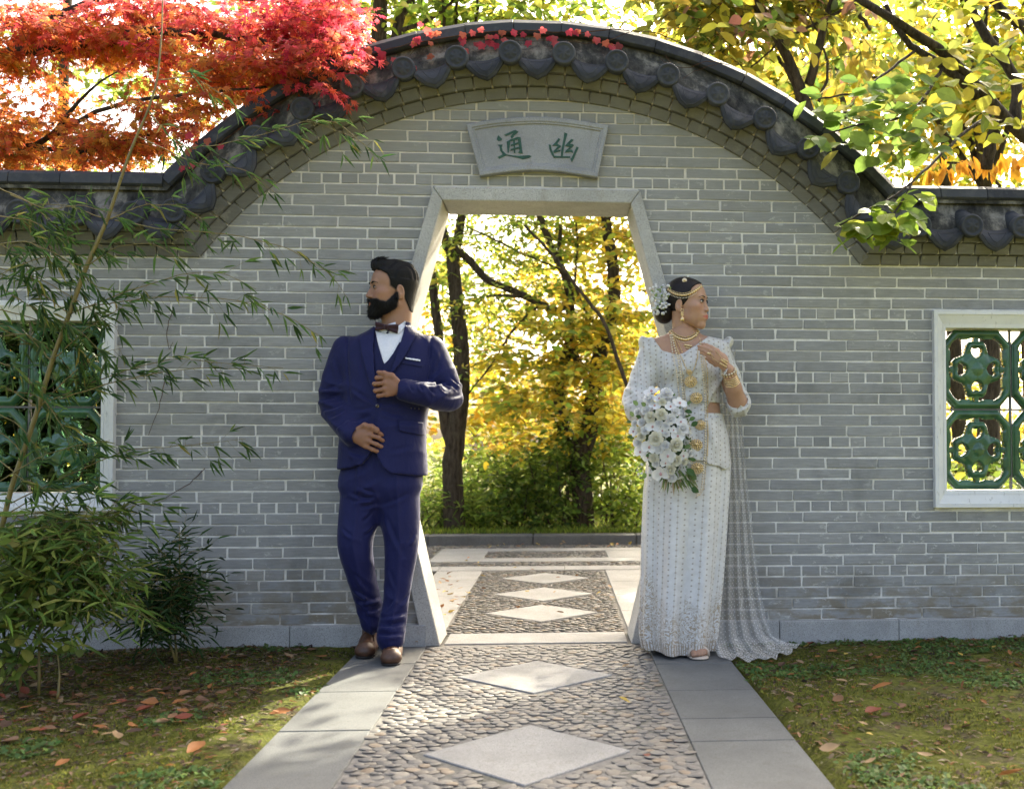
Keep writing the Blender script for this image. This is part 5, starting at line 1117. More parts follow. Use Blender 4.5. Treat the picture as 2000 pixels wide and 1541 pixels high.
# ================================================================== people: smooth bodies grown from a distance field
class SDF:
    """a distance field on a grid; shapes are blended in, then skinned with surface nets"""
    def __init__(s, lo, hi, h):
        s.lo = np.array(lo, float); s.h = h; s.n = np.ceil((np.array(hi) - s.lo) / h).astype(int) + 1
        s.d = np.full(s.n, 1.0, np.float32)
    def sub(s, lo, hi):
        a = np.clip(np.floor((np.array(lo) - s.lo) / s.h).astype(int), 0, s.n); b = np.clip(np.ceil((np.array(hi) - s.lo) / s.h).astype(int) + 1, 0, s.n)
        if (b <= a).any(): return None, None
        ax = [(s.lo[k] + s.h * np.arange(a[k], b[k])).astype(np.float32) for k in range(3)]
        return (slice(a[0], b[0]), slice(a[1], b[1]), slice(a[2], b[2])), np.meshgrid(*ax, indexing='ij')
    def blend(s, sl, v, k, op='u'):
        d = s.d[sl]
        if op == 'u':
            if k <= 0: s.d[sl] = np.minimum(d, v)
            else: hh = np.clip(.5 + .5 * (d - v) / k, 0, 1); s.d[sl] = d * (1 - hh) + v * hh - k * hh * (1 - hh)
        elif op == 's':
            if k <= 0: s.d[sl] = np.maximum(d, -v)
            else: hh = np.clip(.5 - .5 * (d + v) / k, 0, 1); s.d[sl] = d * (1 - hh) - v * hh + k * hh * (1 - hh)
        return s
    def ell(s, c, r, k=.02, op='u', rot=None):
        c = np.array(c, float); r = np.array(r, float); m = r.max() + k + .03; sl, g = s.sub(c - m, c + m)
        if sl is None: return s
        q = [g[i] - c[i] for i in range(3)]
        if rot is not None: A = np.array(rot); q = [A[0][i] * q[0] + A[1][i] * q[1] + A[2][i] * q[2] for i in range(3)]
        k0 = np.sqrt((q[0] / r[0]) ** 2 + (q[1] / r[1]) ** 2 + (q[2] / r[2]) ** 2); k1 = np.sqrt((q[0] / r[0] ** 2) ** 2 + (q[1] / r[1] ** 2) ** 2 + (q[2] / r[2] ** 2) ** 2)
        return s.blend(sl, k0 * (k0 - 1) / (k1 + 1e-6), k, op)
    def cone(s, a, b, ra, rb, k=.02, op='u', sq=None):
        """round cone from a to b; sq = (axis, factor) flattens the section along an axis"""
        a = np.array(a, float); b = np.array(b, float); m = max(ra, rb) * (1.5 if sq is None else 1.8) + k + .02; sl, g = s.sub(np.minimum(a, b) - m, np.maximum(a, b) + m)
        if sl is None: return s
        ba = b - a; L = ba @ ba + 1e-9; q = [g[i] - a[i] for i in range(3)]; t = np.clip((q[0] * ba[0] + q[1] * ba[1] + q[2] * ba[2]) / L, 0, 1)
        w = [q[i] - t * ba[i] for i in range(3)]
        if sq is not None:
            ax, fac = np.array(sq[0], float), sq[1]; ax /= np.linalg.norm(ax); dt = w[0] * ax[0] + w[1] * ax[1] + w[2] * ax[2]; w = [w[i] + ax[i] * dt * (fac - 1) for i in range(3)]
        return s.blend(sl, np.sqrt(w[0] ** 2 + w[1] ** 2 + w[2] ** 2) - (ra + (rb - ra) * t), k, op)
    def chain(s, pts, rad, k=.02, op='u', sq=None):
        for i in range(len(pts) - 1): s.cone(pts[i], pts[i + 1], rad[i], rad[i + 1], k if i == 0 else max(.004, min(k, .02)), op, sq)
        return s
    def flow(s, pts, rad, k=.03, n=5):
        """smooth tapering limb through the points"""
        P = np.array(pts, float); r = np.array(rad, float); t = np.concatenate([[0], np.cumsum(np.linalg.norm(np.diff(P, axis=0), axis=1))]); tt = np.linspace(0, t[-1], (len(P) - 1) * n + 1)
        m = np.gradient(np.c_[P, r], t, axis=0); Q = []
        for x in tt:
            i = min(np.searchsorted(t, x, 'right') - 1, len(P) - 2); h = t[i + 1] - t[i]; u = (x - t[i]) / h; a, b = np.r_[P[i], r[i]], np.r_[P[i + 1], r[i + 1]]
            Q.append(a * (2 * u ** 3 - 3 * u ** 2 + 1) + m[i] * h * (u ** 3 - 2 * u ** 2 + u) + b * (3 * u ** 2 - 2 * u ** 3) + m[i + 1] * h * (u ** 3 - u ** 2))
        Q = np.array(Q); T = SDF(s.lo, s.lo + s.h * (s.n - 1), s.h); T.d = T.d[:s.d.shape[0], :s.d.shape[1], :s.d.shape[2]]; T.n = np.array(T.d.shape)
        for i in range(len(Q) - 1): T.cone(Q[i, :3], Q[i + 1, :3], Q[i, 3], Q[i + 1, 3], 0)
        lo = Q[:, :3].min(0) - Q[:, 3].max() - .06; hi = Q[:, :3].max(0) + Q[:, 3].max() + .06; sl, _ = s.sub(lo, hi); return s.blend(sl, T.d[sl], k)
    def stack(s, rows, k=.02, p=2.3, op='u'):
        """column of rounded sections; rows: (z, cx, cy, half-width, half-depth)"""
        A = np.array(rows, float); A = A[np.argsort(A[:, 0])]; m = .06; zf = np.linspace(A[0, 0], A[-1, 0], 80)
        lo = [(A[:, 1] - A[:, 3]).min() - m, (A[:, 2] - A[:, 4]).min() - m, A[0, 0] - m]; hi = [(A[:, 1] + A[:, 3]).max() + m, (A[:, 2] + A[:, 4]).max() + m, A[-1, 0] + m]
        sl, g = s.sub(lo, hi)
        if sl is None: return s
        zz = g[2][0, 0, :]
        def sm(col):
            v = np.interp(zf, A[:, 0], A[:, col]); kk = np.ones(7) / 7; v = np.convolve(np.pad(v, 3, 'edge'), kk, 'valid'); return np.interp(zz, zf, v).astype(np.float32)[None, None, :]
        cx, cy, a, b = sm(1), sm(2), sm(3), sm(4)
        e = ((abs(g[0] - cx) / a) ** p + (abs(g[1] - cy) / b) ** p) ** (1 / p); d = (e - 1) * np.minimum(a, b)
        d = np.maximum(d, np.maximum(A[0, 0] - g[2], g[2] - A[-1, 0])); return s.blend(sl, d, k, op)
    def warp(s, fn, lo=None, hi=None):
        """adds fn(x, y, z) to the field: folds, wrinkles, tufts"""
        sl, g = s.sub(s.lo if lo is None else lo, s.lo + s.h * s.n if hi is None else hi); s.d[sl] += fn(*g).astype(np.float32); return s
    def cut(s, fn, k=.0):                              # keep where fn < 0
        sl, g = s.sub(s.lo, s.lo + s.h * s.n); v = fn(*g); 
        if k: hh = np.clip(.5 - .5 * (s.d - v) / k, 0, 1); s.d = (s.d * (1 - hh) + v * hh + k * hh * (1 - hh)).astype(np.float32)
        else: s.d = np.maximum(s.d, v).astype(np.float32)
        return s
    def skin(s):
        """surface nets -> vertices, quads"""
        d = s.d; neg = d < 0; nx, ny, nz = np.array(d.shape) - 1
        cnt = np.zeros((nx, ny, nz), np.int8)
        for i in (0, 1):
            for j in (0, 1):
                for k in (0, 1): cnt += neg[i:i + nx, j:j + ny, k:k + nz]
        act = (cnt > 0) & (cnt < 8); I = np.argwhere(act); idx = np.full(act.shape, -1, np.int32); idx[act] = np.arange(len(I))
        acc = np.zeros((len(I), 3)); w = np.zeros(len(I)); O = [(i, j, k) for i in (0, 1) for j in (0, 1) for k in (0, 1)]
        val = {o: d[I[:, 0] + o[0], I[:, 1] + o[1], I[:, 2] + o[2]] for o in O}
        for o in O:
            for ax in range(3):
                if o[ax]: continue
                q = list(o); q[ax] = 1; va, vb = val[o], val[tuple(q)]; cr = (va < 0) != (vb < 0); t = np.where(cr, va / (va - vb + 1e-12), 0)
                p = np.tile(np.array(o, float), (len(I), 1)); p[:, ax] += t; acc += p * cr[:, None]; w += cr
        V = s.lo + s.h * (I + acc / w[:, None]); Fq = []
        for ax in range(3):
            u, v = (ax + 1) % 3, (ax + 2) % 3
            sa = [slice(None)] * 3; sb = [slice(None)] * 3; sa[ax] = slice(0, -1); sb[ax] = slice(1, None)
            cr = neg[tuple(sa)] != neg[tuple(sb)]; E = np.argwhere(cr); E = E[(E[:, u] > 0) & (E[:, v] > 0) & (E[:, u] < act.shape[u]) & (E[:, v] < act.shape[v])]
            if not len(E): continue
            fl = neg[E[:, 0], E[:, 1], E[:, 2]]
            def gi(du, dv): q = E.copy(); q[:, u] -= du; q[:, v] -= dv; return idx[q[:, 0], q[:, 1], q[:, 2]]
            Q = np.stack([gi(1, 1), gi(0, 1), gi(0, 0), gi(1, 0)], 1); Q[~fl] = Q[~fl][:, ::-1]; Fq.append(Q[(Q >= 0).all(1)])
        return V, np.concatenate(Fq)
def np_mesh(name, V, Fq, mat, col=None, smooth=True):
    m = bpy.data.meshes.new(name); m.vertices.add(len(V)); m.vertices.foreach_set('co', np.asarray(V, np.float32).reshape(-1))
    k = Fq.shape[1]; m.loops.add(Fq.size); m.loops.foreach_set('vertex_index', Fq.reshape(-1).astype(np.int32)); m.polygons.add(len(Fq)); m.polygons.foreach_set('loop_start', (np.arange(len(Fq)) * k).astype(np.int32))
    if smooth: m.polygons.foreach_set('use_smooth', np.ones(len(Fq), bool))
    m.update(calc_edges=True)
    if col is not None: a = m.attributes.new('col', 'FLOAT_COLOR', 'POINT'); a.data.foreach_set('color', np.c_[col, np.ones(len(V))].reshape(-1).astype(np.float32))
    if mat: m.materials.append(mat)
    return m
def relax(V, Fq, n=2, f=.5):
    for _ in range(n):
        A = np.zeros_like(V); c = np.zeros(len(V))
        for i in range(4):
            a, b = Fq[:, i], Fq[:, (i + 1) % 4]
            np.add.at(A, a, V[b]); np.add.at(c, a, 1); np.add.at(A, b, V[a]); np.add.at(c, b, 1)
        V = V + f * (A / np.maximum(c, 1)[:, None] - V)
    return V
def join(parts):                                      # [(V, F, col)] -> one
    V, Fq, Cc, n = [], [], [], 0
    for v, f, c in parts: V.append(v); Fq.append(f + n); Cc.append(c); n += len(v)
    return np.concatenate(V), np.concatenate(Fq), np.concatenate(Cc)
def face_to(yaw, pitch=0.0, roll=0.0):
    """head axes in the world: columns = head right, forward, up.  yaw 0 looks at the camera (-Y); positive turns to the viewer's left"""
    f = np.array([-math.sin(yaw) * math.cos(pitch), -math.cos(yaw) * math.cos(pitch), math.sin(pitch)]); r = np.cross(f, [0, 0, 1.0]); r /= np.linalg.norm(r); u = np.cross(r, f)
    c, s = math.cos(roll), math.sin(roll); return np.stack([r * c + u * s, f, u * c - r * s], 1)

def m_skin():
    t = NT('skin'); c = t.n('Attribute', attribute_name='col').outputs['Color']; n = t.noise(t.pos(), 90, 4)
    c2 = t.mix(t.ramp(n, [(.3, .0), (.7, .22)]), c, t.mix(1.0, c, (.80, .66, .60), 'MULTIPLY'))
    m = t.fin(c2, .48, t.bump(t.noise(t.pos(), 420, 2), .08, .001), .35, 0.0, Subsurface_Weight=.12, Subsurface_Scale=.02)
    t.bsdf.inputs['Subsurface Radius'].default_value = (.9, .35, .2); return m
SKIN = m_skin()
def m_hair(name, a, b, rough=.42):
    t = NT(name); n = t.noise(t.map(t.oco(), (40, 40, 140)), 3, 4, .6); n2 = t.noise(t.map(t.oco(), (160, 160, 60)), 2, 3)
    return t.fin(t.ramp(n, [(.35, a), (.7, b)]), rough, t.bump(t.mix(.5, n, n2), .5, .006), .22)
HAIR = m_hair('black_hair', (.0025, .0023, .0025), (.008, .0075, .008), .6); HAIRB = m_hair('smooth_black_hair', (.006, .0045, .0045), (.020, .014, .013), .32)
def m_plain(name, col, rough=.5, spec=.4, metal=0.0, **kw): return NT(name).fin(col, rough, None, spec, metal, **kw)
EYEW, IRIS, PUPIL = m_plain('eye_white', (.62, .58, .54), .2), m_plain('dark_brown_iris', (.02, .011, .007), .12), m_plain('pupil', (.003, .003, .003), .1)
TEETH = m_plain('teeth', (.6, .56, .48), .3)

def head_field(g, fem=False, h=.0032):
    """head in its own frame: x right, y forward, z up, origin between the ears; returns the field"""
    S = SDF((-.12, -.15, -.25), (.12, .16, .17), h)
    w = .93 if fem else 1.0
    S.ell((0, -.018, .048), (.077 * w, .098, .090), .0)                         # skull
    S.ell((0, .035, -.022 if fem else -.025), (.060 * w, .062 - (.003 if fem else 0), .082 if fem else .088), .04)                        # face block
    S.ell((0, .050, .055), (.058 * w, .040, .050), .03)                         # forehead
    jw = .041 if fem else .053
    for s in (-1, 1):
        S.cone((s * jw, .0, -.055), (s * (.010 if fem else .016), .068, -.100), .018 if fem else .020, .014 if fem else .017, .03)  # jaw line
        S.ell((s * .043, .062, -.012), (.022, .024, .020), .025)                # cheek bone
        S.ell((s * (.030 if fem else .034), .060 - (.006 if fem else 0), -.052), (.018 if fem else .020, .026, .028), .03)                 # cheek
    S.ell((0, .074, -.102 if fem else -.104), (.015 if fem else .020, .016, .014), .02)                            # chin
    S.cone((-.030, .086, .031), (.030, .086, .031), .010, .010, .018)           # brow
    for s in (-1, 1): S.ell((s * .031, .102, .012), (.017, .014, .012), .012, 's')   # eye sockets
    nl = .103 if fem else .110
    S.cone((0, .086, .024), (0, nl, -.026), .0075, .0105 if fem else .0125, .012)    # nose
    for s in (-1, 1): S.ell((s * (.0115 if fem else .014), .100, -.031), (.0080, .011, .0070), .006); S.ell((s * .007, .103, -.038), (.0042, .006, .003), .003, 's')
    # eyelids: a ball over the eye with a slit
    for s in (-1, 1): S.ell((s * .031, .0815, .012), (.0155, .0135, .0125), .004)
    # mouth: barrel, lips, parting line
    S.ell((0, .083, -.062), (.028, .021, .024), .015)
    lp = .007 if fem else .006
    S.cone((-.024, .0885, -.0615), (-.004, .1005, -.0575), .0035, lp, .004); S.cone((.024, .0885, -.0615), (.004, .1005, -.0575), .0035, lp, .004); S.cone((-.004, .1005, -.0575), (.004, .1005, -.0575), lp, lp, .003)
    S.cone((-.021, .0880, -.0655), (.0, .0990, -.0695), .004, lp + .0015, .004); S.cone((.021, .0880, -.0655), (.0, .0990, -.0695), .004, lp + .0015, .004)
    S.cone((-.027, .0900, -.0625), (0, .1045, -.0625), .0022, .0022, .002, 's'); S.cone((.027, .0900, -.0625), (0, .1045, -.0625), .0022, .0022, .002, 's')
    # ears
    for s in (-1, 1):
        A = np.array([[1, .25 * s, 0], [-.25 * s, 1, .2], [0, -.2, 1]]); A /= np.linalg.norm(A, axis=0)
        S.ell((s * .077 * w, -.016, -.004), (.010, .020, .033), .008, rot=A); S.ell((s * .087 * w, -.014, .004), (.007, .011, .019), .004, 's', rot=A); S.ell((s * .078 * w, -.006, -.030), (.007, .010, .010), .008)
    return S
def head_color(V, base, lip, fem=False):
    x, y, z = V.T; c = np.tile(np.array(base), (len(V), 1)); L = np.exp(-(((x) / .026) ** 6)) * np.exp(-(((z + .0635) / (.0125 - .30 * abs(x))) ** 4)) * (y > .078); c = c * (1 - L[:, None]) + np.array(lip) * L[:, None]
    ch = np.exp(-(((abs(x) - .045) / .022) ** 2 + ((z + .02) / .022) ** 2)) * (y > .03); c = c * (1 - .25 * ch[:, None]) + .25 * ch[:, None] * np.array((.42, .12, .08)); 
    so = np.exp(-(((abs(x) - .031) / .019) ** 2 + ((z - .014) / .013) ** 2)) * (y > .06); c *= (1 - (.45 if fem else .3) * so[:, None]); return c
def add_face(parent, M, fem, look=0.0):
    """eyes, brows and lashes as parts of the head; M = 4x4 from the head frame"""
    for s in (-1, 1):
        c = Vector((s * .031, .0835, .0118)); 
        eb = put('eyeball', mk_mesh('eyeball', ICO3[0] * np.array([.0132, .0135, .0066]) * (1.02 if fem else .95), ICO3[1], True, EYEW), parent, M=M @ Matrix.Translation(c))
        d = Vector((look, 1, 0)).normalized()
        put('iris', mk_mesh('iris', ICO2[0] * np.array([.0066, .0025, .0062]), ICO2[1], True, IRIS), eb, M=Matrix.Translation(Vector((d.x * .0085, .0122, 0))))
        mb = MB(); th = .0026 if fem else .0042
        pts = [(s * .013, .1015, .0305), (s * .023, .1015, .0355), (s * .036, .0945, .0365), (s * .048, .0815, .0315)]
        mb.add(*tube(wob(pts, 4, 0), np.interp(np.arange(13), [0, 4, 12], [th * .7, th, th * .35]), 6)); put('eyebrow', mk_mesh('eyebrow', mb.v, mb.f, True, HAIR), parent, M=M)
        mb = MB(); ly = .0965
        pts = [(s * .017, .0935, .0145), (s * .025, .0975, .0185), (s * .034, .0965, .0188), (s * .044, .0885, .0145 if not fem else .0165)]
        mb.add(*tube(wob(pts, 4, 0), .0014 if not fem else .0024, 5)); put('eyelash', mk_mesh('eyelash', mb.v, mb.f, True, HAIR), parent, M=M)

# ------------------------------------------------------------------ the groom
def m_cloth(name, col, col2, rough=.6, sheen=.12, weave=900):
    t = NT(name); p = t.oco(); n = t.noise(p, 5, 4); wv = t.n('TexWave', i_Vector=p, i_Scale=weave * .3, i_Distortion=1.0, wave_type='BANDS', bands_direction='DIAGONAL').outputs['Fac']
    c = t.mix(t.ramp(n, [(.35, 0.0), (.7, 1.0)]), col, col2); wd = t.n('TexNoise', i_Vector=t.map(p, (1.0, 1.0, .55)), i_Scale=11.0, i_Detail=3.0, i_Roughness=.5, i_Distortion=1.6).outputs['Fac']; lint = t.noise(p, 260, 2)
    c = t.mix(t.ramp(lint, [(.4, 0.0), (.75, .35)]), c, tuple(q * 1.5 for q in col2)); m = t.fin(c, rough, t.bump(wv, .10, .0006, t.bump(wd, .22, .02)), .16); t.bsdf.inputs['Sheen Weight'].default_value = sheen; t.bsdf.inputs['Sheen Roughness'].default_value = .4; return m
NAVY = m_cloth('navy_suit_cloth', (.0080, .0098, .052), (.0115, .0138, .066)); NAVYD = m_cloth('navy_waistcoat_cloth', (.0065, .0080, .042), (.0095, .0115, .054))
SHIRT = m_cloth('white_shirt_cloth', (.62, .63, .68), (.70, .71, .75), .6, .1); BOW = m_cloth('dark_plum_satin', (.028, .012, .016), (.045, .018, .024), .35, .2)
def m_leather(name, a, b): 
    t = NT(name); p = t.oco(); n = t.noise(p, 30, 5, .6); return t.fin(t.ramp(n, [(.35, a), (.7, b)]), .42, t.bump(t.noise(p, 140, 4), .25, .002), .45)
LEATHER, SOLE = m_leather('brown_leather', (.055, .026, .014), (.115, .055, .032)), m_plain('dark_rubber_sole', (.012, .010, .009), .6); METAL = m_plain('dark_metal', (.25, .22, .18), .3, .5, 1.0); BLACKG = m_plain('black_stud', (.008, .008, .01), .15, .6)
GOLD = None
def P3(px, py, y): return W(px, py, y)
def zat(py, y): return float(W(745, py, y)[2])
def xat(px, y): return float(W(px, 800, y)[0])
def wr(freq, amp, d, c, rad):                         # wrinkle across direction d, fading away from c
    d = np.array(d, float); d /= np.linalg.norm(d); c = np.array(c)
    def fn(x, y, z):
        q = ((x - c[0]) ** 2 + (y - c[1]) ** 2 + (z - c[2]) ** 2) / rad ** 2
        ph = freq * ((x - c[0]) * d[0] + (y - c[1]) * d[1] + (z - c[2]) * d[2]); ph = ph + 1.2 * np.sin(17 * x + 11 * z) + .7 * np.sin(31 * y + 23 * z)
        return 1.6 * amp * ((1 - np.abs(np.sin(ph * .5))) ** 1.5 * -1.5 + .5 + np.sin(ph * .53 + 1) * .35) * np.exp(-q)
    return fn
def place(V, A, o, sc=1.0): return (V * sc) @ A.T + np.array(o)
def panel(name, poly, bvh, off, th, mat, parent, step=1.5, smooth=True, lift=None):
    """a piece of cloth outlined in the photo, laid on the body surface behind it and given thickness"""
    P = np.array(poly, float); lo, hi = P.min(0) - step, P.max(0) + step; xs = np.arange(lo[0], hi[0], step); ys = np.arange(lo[1], hi[1], step)
    def inside(x, y):
        c = np.zeros(np.broadcast(x, y).shape, bool); n = len(P)
        for i in range(n):
            (x0, y0), (x1, y1) = P[i], P[(i + 1) % n]
            if y0 == y1: continue
            c ^= ((y0 > y) != (y1 > y)) & (x < (x1 - x0) * (y - y0) / (y1 - y0) + x0)
        return c
    GX, GY = np.meshgrid(xs, ys, indexing='ij'); cell = inside(GX[:-1, :-1] + step / 2, GY[:-1, :-1] + step / 2)
    V, F_, idx = [], [], {}
    def vid(i, j):
        if (i, j) in idx: return idx[(i, j)]
        d = ray(xs[i], ys[j]); d = d / np.linalg.norm(d); h = bvh.ray_cast(Vector(CAM + d * 2.5), Vector(d))
        if h[0] is None: idx[(i, j)] = None; return None
        p = np.array(h[0]); o_ = off if lift is None else off + lift(xs[i], ys[j]); idx[(i, j)] = len(V); V.append((p - d * o_, p - d * (o_ - th))); return idx[(i, j)]
    for i, j in np.argwhere(cell):
        q = [vid(i, j), vid(i, j + 1), vid(i + 1, j + 1), vid(i + 1, j)]
        if None not in q: F_.append(q)
    if not F_: return None
    par = list(range(len(V)))
    def root(a):
        while par[a] != a: par[a] = par[par[a]]; a = par[a]
        return a
    for q in F_:
        for b in q[1:]: par[root(b)] = root(q[0])
    cnt = {}
    for q in F_: cnt[root(q[0])] = cnt.get(root(q[0]), 0) + 1
    big = max(cnt, key=cnt.get); F_ = [q for q in F_ if root(q[0]) == big]; used = sorted({i for q in F_ for i in q}); mp_ = {a: b for b, a in enumerate(used)}; V = [V[i] for i in used]; F_ = [[mp_[i] for i in q] for q in F_]
    n = len(V); v = [a for a, _ in V]; v = np.array(v); Fq = np.array(F_)
    # even out the raycast relief a little, then close with a back face and rim
    v = relax(v, Fq, 1, .4); back = np.array([b for _, b in V]); allv = np.concatenate([v, back]); fs = [list(q) for q in Fq] + [[n + q[3], n + q[2], n + q[1], n + q[0]] for q in Fq]
    ed = {}
    for q in Fq:
        for a, b in ((q[0], q[1]), (q[1], q[2]), (q[2], q[3]), (q[3], q[0])): ed[(a, b)] = ed.get((a, b), 0) + 1
    for (a, b) in list(ed):
        if (b, a) not in ed: fs.append([b, a, n + a, n + b])
    return obj(name, allv, fs, mat, parent, smooth)
def bvh_of(*meshes):
    V, Fq, n = [], [], 0
    for v, f in meshes: V.append(v); Fq.append(f + n); n += len(v)
    return BVHTree.FromPolygons([tuple(p) for p in np.concatenate(V)], [tuple(map(int, q)) for q in np.concatenate(Fq)])
def arrow(bv, px, py, off=0.0):                       # surface point under a photo pixel
    d = ray(px, py); d = d / np.linalg.norm(d); h = bv.ray_cast(Vector(CAM + d * 2.5), Vector(d)); return (np.array(h[0]) - d * off, np.array(h[1])) if h[0] is not None else (None, None)

def vnormals(V, Fq):
    n = np.cross(V[Fq[:, 2]] - V[Fq[:, 0]], V[Fq[:, 3]] - V[Fq[:, 1]]); N = np.zeros_like(V)
    for i in range(4): np.add.at(N, Fq[:, i], n)
    return N / (np.linalg.norm(N, axis=1)[:, None] + 1e-9)
def crease(V, Fq, lines):
    """presses sharp folds into cloth along lines read off the photo: a groove with a raised lip"""
    bv = bvh_of((V, Fq)); N = vnormals(V, Fq); off = np.zeros(len(V))
    for x0, y0, x1, y1, dep, w in lines:
        pts = [arrow(bv, x0 + (x1 - x0) * t_, y0 + (y1 - y0) * t_ + 2.0 * math.sin(math.pi * t_))[0] for t_ in np.linspace(0, 1, 7)]; pts = [p for p in pts if p is not None]
        if len(pts) < 2: continue
        pts = np.array(pts); near = np.where(np.linalg.norm(V - pts.mean(0), axis=1) < np.linalg.norm(pts - pts.mean(0), axis=1).max() + 5 * w)[0]; Q = V[near]; best = np.full(len(Q), 9.0); sg = np.zeros(len(Q)); tt = np.zeros(len(Q))
        for i in range(len(pts) - 1):
            a, b = pts[i], pts[i + 1]; ba = b - a; t_ = np.clip(((Q - a) @ ba) / (ba @ ba + 1e-9), 0, 1); d = Q - a - t_[:, None] * ba; L_ = np.linalg.norm(d, axis=1); m = L_ < best; best[m] = L_[m]; sd2 = d @ np.cross(ba / np.linalg.norm(ba), [0, -1.0, 0]); sg[m] = np.sign(sd2)[m]; tt[m] = (i + t_[m]) / (len(pts) - 1)
        fade = np.sin(np.pi * np.clip(tt, .02, .98)) ** .6; off[near] += fade * (-dep * np.exp(-(best / w) ** 2) + .9 * dep * np.exp(-((best * np.sign(sg + .01) - 1.9 * w) / (1.2 * w)) ** 2))
    return V + N * off[:, None]
SK_M, SK_H = (.34, .185, .115), (.27, .135, .082)
GA = face_to(R(64), R(1), R(2)); GO_ = P3(766, 571, -.185); GS = .97
H = head_field(None, False)
nb = (np.linalg.inv(GA) @ (P3(770, 652, -.165) - GO_)) / GS
H.cone((0, -.028, -.045), nb, .056, .062, .03); H.cone((0, -.05, -.02), nb + np.array([0, -.01, 0]), .05, .06, .03)
HV, HF = H.skin(); hc = head_color(HV, SK_M, (.30, .12, .10)); x, y_, z_ = HV.T
# shaved sides and beard shadow colour the skin
yl = np.interp(z_, [-.10, -.06, -.02, .02, .05, .08, .10, .12], [-.075, -.055, -.03, .034, .036, .05, .088, .13]); stub = np.clip((yl + .004 - y_) / .008, 0, 1) * (z_ > -.085) * (1 - np.clip((abs(x) - .076) / .004, 0, 1)) 
hc = hc * (1 - .85 * stub[:, None]) + np.array((.014, .012, .012)) * .85 * stub[:, None]
bl_ = z_ - np.interp(y_, [-.01, .004, .02, .045, .07, .085, .12], [-.010, -.005, -.028, -.052, -.050, -.0425, -.0415]); bs_ = np.clip((.009 - bl_) / .012, 0, 1) * np.clip((y_ + .010) / .012, 0, 1) * np.clip((z_ + .126 - .62 * np.clip(.07 - y_, 0, 1)) / .008, 0, 1) * (1 - np.exp(-((x / .019) ** 4 + ((z_ + .064) / .0095) ** 4))); hc = hc * (1 - .75 * bs_[:, None]) + np.array((.016, .013, .012)) * .75 * bs_[:, None]
headV = place(HV, GA, GO_, GS)
def hand(pts, col, h=.0028, pad=.05):
    allp = np.array([p for ch in pts['f'] for p in ch] + [pts['w'], pts['p'], pts['arm']]); S = SDF(allp.min(0) - pad, allp.max(0) + pad, h)
    S.cone(pts['arm'], pts['w'], .030 * pts.get('s', 1), .026 * pts.get('s', 1), .0)
    for ch in pts['f'][:-1]: S.cone(pts['w'], ch[0], .019 * pts.get('s', 1), .0125 * pts.get('s', 1), .012)
    S.ell(pts['p'], pts['pr'], .014)
    for ch in pts['f'][:-1]: S.chain(ch, pts['r'], .005)
    S.chain(pts['f'][-1], pts['tr'], .010)
    V, Fq = S.skin(); return V, Fq, np.tile(np.array(col), (len(V), 1))
FR = [.0098, .0092, .0082, .0074]
hl = dict(w=P3(783, 760, -.375), arm=P3(805, 764, -.35), p=P3(765, 753, -.388), pr=(.034, .020, .038), r=FR, tr=[.013, .0115, .0095, .0085],
  f=[[P3(755, 737, -.400), P3(736, 738, -.398), P3(737, 741, -.372), P3(750, 742, -.366)], [P3(752, 748, -.403), P3(731, 750, -.400), P3(733, 753, -.372), P3(748, 753, -.364)], [P3(752, 760, -.402), P3(733, 763, -.398), P3(735, 765, -.370), P3(748, 763, -.364)], [P3(756, 770, -.398), P3(739, 773, -.394), P3(741, 773, -.370), P3(752, 770, -.364)], [P3(775, 744, -.392), P3(765, 734, -.400), P3(750, 729, -.404), P3(739, 727, -.400)]])
hr = dict(w=P3(693, 853, -.352), arm=P3(676, 840, -.315), p=P3(709, 852, -.366), pr=(.033, .020, .038), r=FR, tr=[.013, .0115, .0098, .009],
  f=[[P3(722, 838, -.378), P3(736, 842, -.380), P3(744, 848, -.362), P3(748, 850, -.345)], [P3(724, 850, -.380), P3(740, 855, -.378), P3(747, 860, -.360), P3(750, 862, -.345)], [P3(721, 862, -.378), P3(736, 868, -.376), P3(744, 872, -.360), P3(748, 873, -.345)], [P3(714, 871, -.372), P3(728, 878, -.370), P3(736, 881, -.358), P3(742, 881, -.345)], [P3(700, 838, -.366), P3(712, 831, -.378), P3(726, 833, -.384), P3(736, 838, -.380)]])
LH, RH = hand(hl, SK_H), hand(hr, SK_H)
# body under the clothes
B = SDF((-1.35, -.45, 0.05), (-.25, .05, 1.55), .016)
B.stack([(zat(955, -.22), xat(745, -.22), -.22, .12, .08), (zat(930, -.22), xat(745, -.22), -.22, .15, .085), (zat(820, -.2), xat(750, -.2), -.20, .15, .095), (zat(720, -.17), xat(760, -.17), -.17, .175, .10), (zat(665, -.165), xat(765, -.165), -.165, .14, .07)], .02)
for a, b, c in (((684, 700, -.165), (648, 785, -.19), (690, 850, -.345)), ((836, 700, -.165), (877, 777, -.215), (790, 760, -.365))): B.chain([P3(*a), P3(*b), P3(*c)], [.04, .038, .028], .02)
for a, b, c in (((705, 950, -.22), (697, 1065, -.26), (722, 1215, -.20)), ((785, 950, -.22), (783, 1070, -.27), (766, 1235, -.31))): B.chain([P3(*a), P3(*b), P3(*c)], [.075, .052, .035], .03)
B.cone(P3(768, 665, -.165), P3(770, 640, -.17), .07, .055, .03)
BV, BF = B.skin()
V_, F__, c_ = join([(headV, HF, hc), LH, RH, (BV, BF, np.tile(np.array(SK_H), (len(BV), 1)))])
groom = put('person', np_mesh('person', V_, F__, SKIN, c_)); tag(groom, 'bearded man in a navy three piece suit and bow tie leaning on the wall', 'person')
GM = Mx(GA[:, 0] * GS, GA[:, 1] * GS, GA[:, 2] * GS, GO_); add_face(groom, GM, False, -.1)
